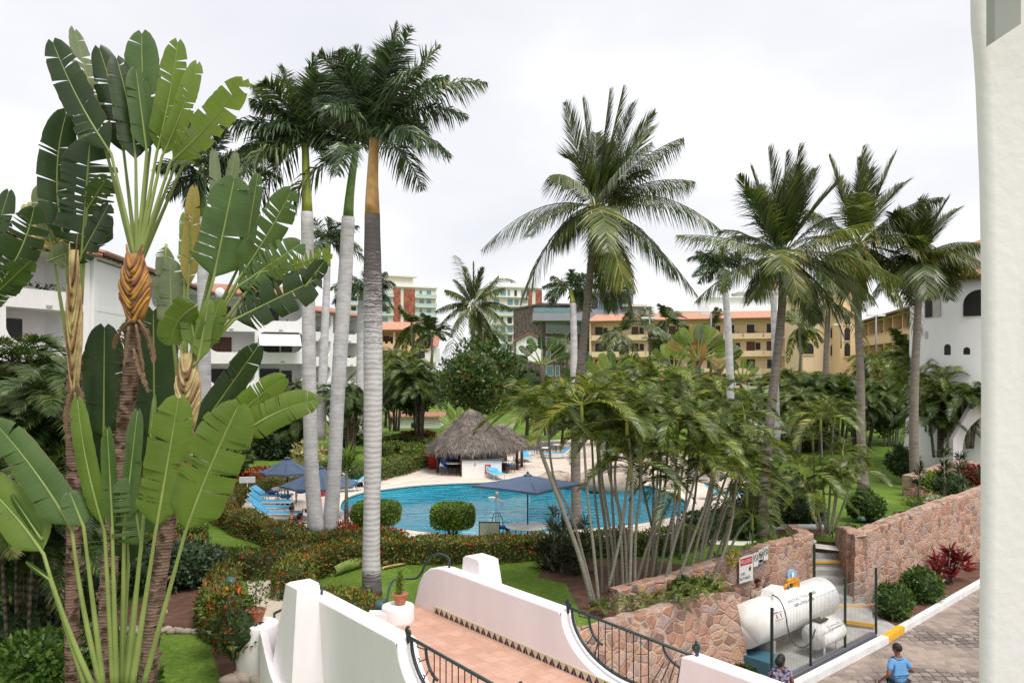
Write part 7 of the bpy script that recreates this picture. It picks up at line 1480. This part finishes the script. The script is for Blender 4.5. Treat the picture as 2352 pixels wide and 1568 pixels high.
mb = MB(); c = TA.lerp(TB, .36)+Z*(TR-.02); mb.box(tuple(c+Z*.08), (.42, .2, .12), 0, math.atan2(ax.y, ax.x)+.15, .8); mb.build('valve_cover', M['wplast'], tank)
mb = MB(); c = TA.lerp(TB, .55)+Z*(TR+.02); mb.tube([c-ax*.3, c+ax*.05+Z*.16, c+ax*.5+Z*.1], .055, 8); mb.tube([c-ax*.1+Z*.2, c+ax*.35+Z*.22], .05, 8); mb.box(tuple(c+ax*.42+Z*.08), (.1, .08, .1)); mb.build('valve_pipes', plain('orange_pipe_paint', (.62, .27, .02), .5, .3, 8), tank)
mb = MB(); mb.tube([c-Z*.05, c+Z*.14], .05, 8); mb.tube([c+ax*.2-Z*.05, c+ax*.2+Z*.1], .04, 8); vs = mb.build('valve_stems', M['bark'], tank)
mb = MB(); c2 = px(1818, 1321, 23.9); mb.tube([c2-V3((.3, -.5, 0)).normalized()*.03, c2+V3((.3, -.5, 0)).normalized()*.03], .20, 24); tag(mb.build('cable_reel', M['steelb']), 'round pale blue disc hanging on the stone wall above the tank', 'disc')
mb = MB(); c2 = px(1818, 1321, 23.84)+V3((.02, -.05, .02)); mb.box(tuple(c2), (.03, .01, .09), 0, .3); tag(mb.build('pointer', M['wpaint']), 'white pointer on the pale blue disc over the tank', 'pointer')
mb = MB(); hs = catmull([px(1772,1364,21.75), px(1790,1376,21.2), px(1803,1405,20.95), px(1809,1440,20.9), px(1818,1470,20.9), px(1840,1486,20.9), px(1862,1474,21.2), px(1871,1448,21.5), px(1880,1428,21.9)], 8); mb.tube(hs, .017, 6); tag(mb.build('gas_hose', M['black']), 'black rubber hose looping from the big tank to the small one', 'hose')
small = thing('gas_tank', 'small white gas tank on legs in front of the long one', 'gas tank', tuple(px(1893, 1485, 22)))
c = px(1893, 1451, 22.0); A2 = c-ax*.60; B2 = c+ax*.60; mb = MB(); capsule(mb, A2, B2, .345, 32, .9); mb.build('shell', M['tankp'], small)
for f in (-.35, .35):
    for g in (-.18, .18): p = c+ax*f+fr*g; mb = MB(); mb.tube([p-Z*.2, (p.x, p.y, .12)], .03, 6); mb.build('leg', M['wpaint'], small)
mb = MB(); p = c+Z*.34-ax*.15; mb.tube([p-ax*.15, p+ax*.2], .03, 6); mb.tube([p, p+Z*.12], .025, 6); mb.build('valve', M['yel'], small)
mb = MB(); p = c+Z*.36; mb.box(tuple(p-ax*.22+Z*.03), (.22, .12, .02), 0, math.atan2(ax.y, ax.x)); mb.build('cover', M['black'], small)
TRs = TR
for s_, al, an in (('CAPACIDAD TOTAL', .72, .80), ('500 LITROS AGUA', .72, .56)):
    me = text_mesh(s_, .062)
    for v in me.vertices: a = an+v.co.y/.345; v.co = A2+ax*(al+v.co.x)+(fr*math.cos(a)+Z*math.sin(a))*.350-V3(small.location)
    me.materials.append(M['ink']); ob('lettering', me, small)
diamond_group(A2, .30, .35, .345, .11, small, None)
# fence of the yard
posts = [(1773, 1577), (1862, 1530), (1941, 1488), (2012, 1455)]
fn = thing('mesh_fence', 'dark green mesh fence of four posts round the gas yard', 'fence', tuple(gp(1862, 1530, .2))); PP = []
for u, v in posts: p = gp(u, v, .2); PP.append(p); mb = MB(); mb.box((p.x, p.y, .2+.97), (.03, .03, .97), 0, .8); mb.build('post', M['fence'], fn)
wm = plain('galvanised_wire', (.26, .27, .25), .5)
for a, b_ in zip(PP[:-1], PP[1:]):
    mb = MB(); n = int((b_-a).length/.075); tdir = (b_-a).normalized()
    for i in range(1, n): p = a.lerp(b_, i/n); mb.box((p.x, p.y, .25+.86), (.0025, .0025, .86), 0, .8)
    for z in (.3, .9, 1.5, 1.95): c3 = (a+b_)/2; mb.box((c3.x, c3.y, z), ((b_-a).length/2-.02, .003, .003), 0, math.atan2(tdir.y, tdir.x))
    mb.build('mesh_panel', wm, fn)
p = px(1870, 1335, 26.2); mb = MB(); mb.box((p.x, p.y, 1.2), (.035, .035, 1.0)); tag(mb.build('fence_post', M['fence']), 'lone dark green post against the wall beside the steps', 'post')
mb = MB(); a = PP[0]-(PP[1]-PP[0])*.3; b_ = PP[-1]; d = (b_-a); mb.box(((a.x+b_.x)/2-.05, (a.y+b_.y)/2+.05, .17), (d.length/2, .1, .055), 0, math.atan2(d.y, d.x)); struct(mb.build('kerb_base', plain('dark_grey_kerb', (.12, .12, .14), .8)))
q = px(1752, 1520, 20.9); mb = MB(); mb.box((q.x, q.y, .12+.17), (.36, .42, .17), 0, .7); bb = mb.build('storage_box', plain('petrol_blue_box', (.05, .14, .19), .5, .2)); tag(bb, 'petrol blue storage box on the concrete under the tank end', 'box')
# signs on the wall behind the tank
W0 = V3((5.87, 23.0, 0)); W1 = V3((7.6, 24.5, 0)); wd = (W1-W0).normalized(); wn = V3((wd.y, -wd.x, 0))
def onwall(u, v):   # point where the sight line meets the wall face
    k = V3(((u-1176)/FPX, 1, -(v-HZ)/FPX)); s0 = W0+wn*.10; tt = (s0-V3((0, 0, 0))).dot(wn)/k.dot(wn) if abs(k.dot(wn)) > 1e-6 else 23
    p = k*tt; return V3((p.x, p.y, EYE+p.z))
def wallsign(name, label, u, v, w_, h, build):
    c = onwall(u, v); t = thing(name, label, 'sign', tuple(c), None, math.atan2(wd.y, wd.x), True); mb = MB(); mb.bx(-w_/2, w_/2, -.02, 0, -h/2, h/2); ob('board', mb.mesh('board', M['sign']), t); build(t); return t
def peligro(t):
    mb = MB(); mb.bx(-.32, .32, -.024, -.021, .12, .33); ob('red_band', mb.mesh('red_band', M['signred']), t)
    for s_, x, z, sz, m_ in (('PELIGRO', 0, .225, .155, M['sign']), ('GAS', -.19, -.13, .13, M['ink']), ('BUTANO', -.08, -.27, .13, M['ink'])):
        me = text_mesh(s_, sz); 
        for v in me.vertices: v.co = V3((v.co.x, -.028, v.co.y))
        me.materials.append(m_); ob('lettering', me, t, (x, 0, z))
    mb = MB(); f = [(.14, -.06), (.19, -.1), (.23, -.06), (.24, .0), (.21, .03), (.20, .08), (.17, .03), (.13, 0)]; mb.slab([V3((x, -.024, z)) for x, z in f], (0, -1, 0), .003); ob('flame_symbol', mb.mesh('flame_symbol', M['ink']), t)
wallsign('warning_sign', 'large white sign with a red band reading PELIGRO, GAS BUTANO', 1713, 1305, .72, .78, peligro)
def round_sym(kind):
    def f(t):
        mb = MB(); mb.tube([(.095*math.cos(a*.45), -.024, .05+.095*math.sin(a*.45)) for a in range(15)], .010, 4)
        if kind == 0: mb.tube([(-.06, -.024, .11), (.06, -.024, -.01)], .010, 4)
        if kind == 1: mb.ball((-.03, -.024, .07), .035, 8, sy=.2); mb.ball((.035, -.024, .04), .035, 8, sy=.2); mb.ball((0, -.024, .0), .03, 8, sy=.2)
        if kind == 2: mb.tube([(.03, -.024, .1), (-.02, -.024, .05), (.03, -.024, 0)], .010, 4); mb.tube([(-.06, -.024, .11), (.06, -.024, -.01)], .008, 4)
        ob('symbol', mb.mesh('symbol', M['ink']), t)
        if kind == 1: mb = MB(); mb.bx(-.1, .1, -.024, -.021, -.19, -.09); ob('band', mb.mesh('band', M['ink']), t)
    return f
wallsign('warning_sign', 'small white prohibition sign next to the large warning sign', 1735, 1284, .24, .42, round_sym(0)); wallsign('warning_sign', 'small sign with a black round symbol, middle of three', 1746, 1277, .24, .42, round_sym(1)); wallsign('warning_sign', 'small pale sign with a crossed circle, rightmost of three', 1758, 1270, .24, .40, round_sym(2))

# ---------------------------------------------------------------- people
def skin(name, V, E, R, mat, par, root=0, sub=2, loc=None):
    me = bpy.data.meshes.new(name); me.from_pydata([tuple(v) for v in V], E, []); o = bpy.data.objects.new(name, me); COL.objects.link(o)
    m = o.modifiers.new('s', 'SKIN'); m.use_smooth_shade = True
    for i, sv in enumerate(me.skin_vertices[0].data): r = R[i]; sv.radius = r if hasattr(r, '__len__') else (r, r); sv.use_root = (i == root)
    m2 = o.modifiers.new('d', 'SUBSURF'); m2.levels = sub; m2.render_levels = sub
    bpy.context.view_layer.update(); me2 = bpy.data.meshes.new_from_object(o.evaluated_get(bpy.context.evaluated_depsgraph_get())); bpy.data.objects.remove(o); bpy.data.meshes.remove(me)
    me2.name = name; me2.materials.clear(); me2.materials.append(mat); me2.polygons.foreach_set('use_smooth', [True]*len(me2.polygons)); return ob(name, me2, par)
def person(label, loc, yaw, J, sk_, top=None, topm=None, legs=None, legm=None, hairm=None, H=1.0, hairlong=0, shoes=True, swim=None, skirt=False, stout=1.0, group=None):
    """J: joints in a local frame, x to the person's left... y forward, z up"""
    t = thing('person', label, 'person', tuple(loc), group, yaw, True); t.scale = (H,)*3
    g = dict(pel=(0, 0, .95), wai=(0, 0, 1.08), che=(0, 0, 1.28), nb=(0, -.01, 1.44), nk=(0, 0, 1.50), hd0=(0, .02, 1.57), hd1=(0, .02, 1.65), hd2=(0, .005, 1.73), nose=(0, .105, 1.63),
             shl=(-.17, 0, 1.39), ell=(-.24, -.02, 1.12), wrl=(-.25, .08, .88), shr=(.17, 0, 1.39), elr=(.24, -.02, 1.12), wrr=(.25, .08, .88),
             hil=(-.09, 0, .90), knl=(-.10, .02, .50), anl=(-.10, -.02, .09), tol=(-.11, .14, .035), hir=(.09, 0, .90), knr=(.10, .02, .50), anr=(.10, -.02, .09), tor=(.11, .14, .035))
    g.update(J); names = list(g); idx = {k: i for i, k in enumerate(names)}; V = [V3(g[k]) for k in names]; s = stout
    rad = dict(pel=(.15*s, .115*s), wai=(.135*s, .105*s), che=(.155*s, .11*s), nb=(.075, .07), nk=(.052, .055), hd0=(.062, .07), hd1=(.077, .094), hd2=(.068, .08), nose=.014, shl=.062, ell=.043, wrl=.028, shr=.062, elr=.043, wrr=.028, hil=.095*s, knl=.060, anl=.038, tol=.035, hir=.095*s, knr=.060, anr=.038, tor=.035)
    R = [rad[k] for k in names]; E = [('pel', 'wai'), ('wai', 'che'), ('che', 'nb'), ('nb', 'nk'), ('nk', 'hd0'), ('hd0', 'hd1'), ('hd1', 'hd2'), ('hd1', 'nose'), ('che', 'shl'), ('shl', 'ell'), ('ell', 'wrl'), ('che', 'shr'), ('shr', 'elr'), ('elr', 'wrr'), ('pel', 'hil'), ('hil', 'knl'), ('knl', 'anl'), ('anl', 'tol'), ('pel', 'hir'), ('hir', 'knr'), ('knr', 'anr'), ('anr', 'tor')]
    E = [(idx[a], idx[b]) for a, b in E]
    for sd, el, wr in ((-1, 'ell', 'wrl'), (1, 'elr', 'wrr')):      # palm and five fingers
        w_ = V[idx[wr]]; d = (w_-V[idx[el]]).normalized(); sdv = d.cross(Z if abs(d.z) < .9 else V3((0, 1, 0))).normalized(); nv = sdv.cross(d)
        pm = w_+d*.055; V.append(pm); R.append((.034, .020)); pi = len(V)-1; E.append((idx[wr], pi)); V.append(w_+d*.09); R.append((.036, .016)); p2 = len(V)-1; E.append((pi, p2))
        for k, (off, ln) in enumerate(((-.028, .062), (-.010, .075), (.010, .07), (.028, .055))):
            a = w_+d*.10+sdv*off; b_ = a+d*ln*.6-nv*.012; c_ = b_+d*ln*.35-nv*.03; n0 = len(V); V += [a, b_, c_]; R += [.0095, .0085, .007]; E += [(p2, n0), (n0, n0+1), (n0+1, n0+2)]
        a = w_+d*.045-sdv*sd*.035; b_ = a+d*.04-sdv*sd*.015-nv*.012; n0 = len(V); V += [a, b_]; R += [.011, .009]; E += [(pi, n0), (n0, n0+1)]
    skin('body', V, E, R, sk_, t, idx['pel'])
    P = lambda k: V3(g[k])
    if top:
        ks = ['pel', 'wai', 'che', 'nb', 'shl', 'shr']; vv = [P(k) for k in ks]; rr = [(.175*s, .14*s), (.162*s, .132*s), (.185*s, .145*s), (.108, .10), .084, .084]; ee = [(0, 1), (1, 2), (2, 3), (2, 4), (2, 5)]
        if not skirt and not legs == 'short': vv.append(P('pel')-Z*.13); rr.append((.19*s, .155*s)); ee.append((0, 6))
        if top != 'none':
            for a, b_, i in (('shl', 'ell', 4), ('shr', 'elr', 5)): vv.append(P(a).lerp(P(b_), .35)); vv.append(P(a).lerp(P(b_), .78 if top == 'polo' else .45)); rr += [.074, .067]; n0 = len(vv); ee += [(i, n0-2), (n0-2, n0-1)]
        if skirt: vv += [V3((0, .01, .82)), V3((0, .01, .62)), V3((0, .01, .48))]; rr += [(.205*s, .16*s), (.215*s, .17*s), (.22*s, .18*s)]; n0 = len(vv); ee += [(0, n0-3), (n0-3, n0-2), (n0-2, n0-1)]
        skin('shirt' if not skirt else 'dress', vv, ee, rr, topm, t)
        if top == 'polo': mb = MB(); n_ = P('nb'); mb.tube([n_+V3((.07*math.cos(a), .065*math.sin(a), .025+.012*math.sin(a))) for a in [i*.52 for i in range(13)]], .016, 6); ob('collar', mb.mesh('collar', topm), t)
    if legs:
        f = legs; vv = [P('pel')-Z*.01, P('hil'), P('hil').lerp(P('knl'), .5), P('knl'), P('hir'), P('hir').lerp(P('knr'), .5), P('knr')]; rr = [(.165*s, .13*s), .108*s, .09*s, .078, .108*s, .09*s, .078]; ee = [(0, 1), (1, 2), (2, 3), (0, 4), (4, 5), (5, 6)]
        if f == 'long': vv += [P('knl').lerp(P('anl'), .95), P('knr').lerp(P('anr'), .95)]; rr += [.062, .062]; ee += [(3, 7), (6, 8)]
        skin('trousers', vv, ee, rr, legm, t)
    if shoes:
        for a, b_ in (('anl', 'tol'), ('anr', 'tor')): skin('shoe', [P(a)-Z*.04-V3((0, .03, 0)), P(b_)+V3((0, .05, -.002))], [(0, 1)], [.045, .038], M['black'], t)
    hm = hairm or M['hair']; h1 = P('hd1'); h2 = P('hd2'); up = (h2-P('hd0')).normalized(); fw = (P('nose')-h1); fw = (fw-up*fw.dot(up)).normalized(); sdv = up.cross(fw)
    mb = MB(); base = len(mb.V); n = 16; rows = 9
    for i in range(rows+1):     # hair cap, open over the face
        ph = math.pi*.62*i/rows
        for k in range(n):
            a = 2*math.pi*k/n; fr_ = math.sin(a); cut = min(1, 1-.42*max(0, fr_)*(i/rows)); p2 = ph*cut; q = h1+up*.025+up*.118*math.cos(p2)+sdv*.092*math.sin(p2)*math.cos(a)+fw*(.112*math.sin(p2)*math.sin(a)-.012); mb.V.append(tuple(q))
    for i in range(rows):
        for k in range(n): mb.F.append((i*n+k, (i+1)*n+k, (i+1)*n+(k+1) % n, i*n+(k+1) % n)); mb.I.append(0); mb.S.append(True)
    if hairlong: mb.ball(tuple(h1-fw*.08-up*.02), .1, 10, sz=1.1)
    ob('hair', mb.mesh('hair', hm), t)
    for sg in (-1, 1):
        mb = MB(); mb.ball(tuple(h1+fw*.088+sdv*sg*.032+up*.012), .011, 6); ob('eye', mb.mesh('eye', M['ink']), t); mb = MB(); mb.ball(tuple(h1+sdv*sg*.08-up*.005), .025, 6, sx=.5, sz=1.2); ob('ear', mb.mesh('ear', sk_), t)
    mb = MB(); mb.tube([h1+fw*.088-up*.04-sdv*.022, h1+fw*.094-up*.042, h1+fw*.088-up*.04+sdv*.022], .006, 5); ob('mouth', mb.mesh('mouth', M['wood']), t)
    return t
# man in the blue polo walking away over the pavers (head top at 2060,1487)
q = px(2062, 1487, 18.0); person('man in a light blue polo shirt walking away across the stone pavers', (q.x, q.y, 0), math.radians(12), dict(ell=(-.30, -.10, 1.14), wrl=(-.33, .08, .98), elr=(.32, -.12, 1.16), wrr=(.36, .10, 1.10), knl=(-.11, .14, .52), anl=(-.11, .05, .10), tol=(-.12, .2, .04), knr=(.10, -.02, .5), anr=(.10, -.25, .14), tor=(.11, -.12, .05), hd1=(-.01, .03, 1.65), nose=(-.055, .105, 1.63)), M['skind'], 'polo', M['polo'], 'long', plain('dark_trousers', (.03, .035, .05), .9), stout=1.12, H=1.0)
q = px(1792, 1479, 17.4); person('woman in a purple patterned dress standing at the gas yard fence holding a phone', (q.x, q.y, 0), math.radians(-12), dict(ell=(-.25, .04, 1.10), wrl=(-.12, .22, 1.10), elr=(.27, .02, 1.12), wrr=(.16, .27, 1.20), hd1=(.02, .03, 1.62), hd2=(.02, .015, 1.70), nose=(.06, .105, 1.60), hd0=(.01, .02, 1.55)), M['skind'], 'short', M['dress'], None, None, skirt=True, stout=1.15, H=1.0, hairlong=1)
q = px(1800, 1520, 17.2); mb = MB(); mb.box((q.x, q.y+.12, 1.30), (.035, .006, .07), 0, .2); tag(mb.build('phone', M['black']), 'small dark phone in the hands of the woman in the patterned dress', 'phone')
q = px(1739, 1323, 22.95); person('man in khaki with glasses on his head standing behind the long gas tank', (q.x, q.y, .25), math.radians(205), dict(ell=(-.27, .05, 1.14), wrl=(-.05, .24, 1.15), elr=(.26, .06, 1.14), wrr=(.06, .26, 1.17), nose=(0, .10, 1.60), hd1=(0, .03, 1.64)), M['skind'], 'polo', M['khaki'], 'long', M['khaki'], H=.96)
q = px(1740, 1324, 22.9); mb = MB(); mb.box((q.x, q.y-.06, .25+1.74*.96), (.06, .01, .018)); tag(mb.build('glasses', M['black']), 'dark sunglasses pushed up on the head of the khaki man', 'sunglasses')
SIT = dict(knl=(-.14, .42, .92), anl=(-.14, .44, .5), tol=(-.14, .56, .45), knr=(.14, .42, .92), anr=(.14, .44, .5), tor=(.14, .56, .45))
def seated(label, u, v, D, yaw, sk_, **k):
    q = px(u, v, D); return person(label, (q.x, q.y, q.z-1.77), yaw, dict(SIT, **k.pop('J', {})), sk_, shoes=False, **k)
seated('bare backed man seated at the terrace table beside the hedge', 670, 1161, 30.2, math.radians(-75), M['skin'], J=dict(wrl=(-.2, .5, 1.05), ell=(-.24, .25, 1.1), wrr=(.2, .3, 1.0)), legs='short', legm=M['blue'])
seated('dark haired woman in a black swimsuit seated next to the bare backed man', 690, 1174, 29.9, math.radians(-75), M['skin'], J=dict(wrl=(-.2, .45, 1.02), ell=(-.24, .22, 1.1)), legs='short', legm=M['black'], hairlong=1, H=.97)
q = px(1165, 1207, 30.9); person('person in a pink top at the near pool edge behind the notice board', (q.x, q.y, q.z-1.77), math.radians(-60), {}, M['skin'], 'short', plain('pink_top', (.5, .13, .12), .9), 'short', M['dblue'], shoes=False)
q = px(675, 1210, 30.1); chair('dark chair under the bare backed man by the hedge', (q.x, q.y, DZ), -1.4, None, M['black']); q = px(1152, 1222, 29.9); chair('navy cushioned iron chair beside the notice board', (q.x, q.y, DZ-.15), .6, None, M['dblue'])
q = px(735, 1195, 30.6); table('white table in front of the seated couple behind the trunks', (q.x, q.y, DZ), .75, .72); mb = MB(); mb.lathe((q.x-.55, q.y, DZ+.735), [(.035, 0), (.045, .14)], 10); tag(mb.build('drink_glass', M['black']), 'dark drink glass on the couple\'s table', 'glass')
q = gp(1141, 1150, DZ-.16); person('grey haired swimmer in the pool holding a pale paddle', (q.x, q.y, DZ-.085-1.42), math.radians(150), dict(ell=(-.35, .2, 1.40), wrl=(-.55, .35, 1.42), elr=(.3, .2, 1.36), wrr=(.35, .4, 1.38)), M['skinl'], hairm=plain('grey_hair', (.55, .5, .46), .8), swim=1, shoes=False)
mb = MB(); q2 = gp(1130, 1144, DZ-.10); mb.ball((q2.x, q2.y, DZ-.08), .22, 10, sx=1, sy=.4, sz=.35); tag(mb.build('float', plain('cream_float', (.75, .8, .65), .5)), 'cream float in front of the swimmer', 'float')
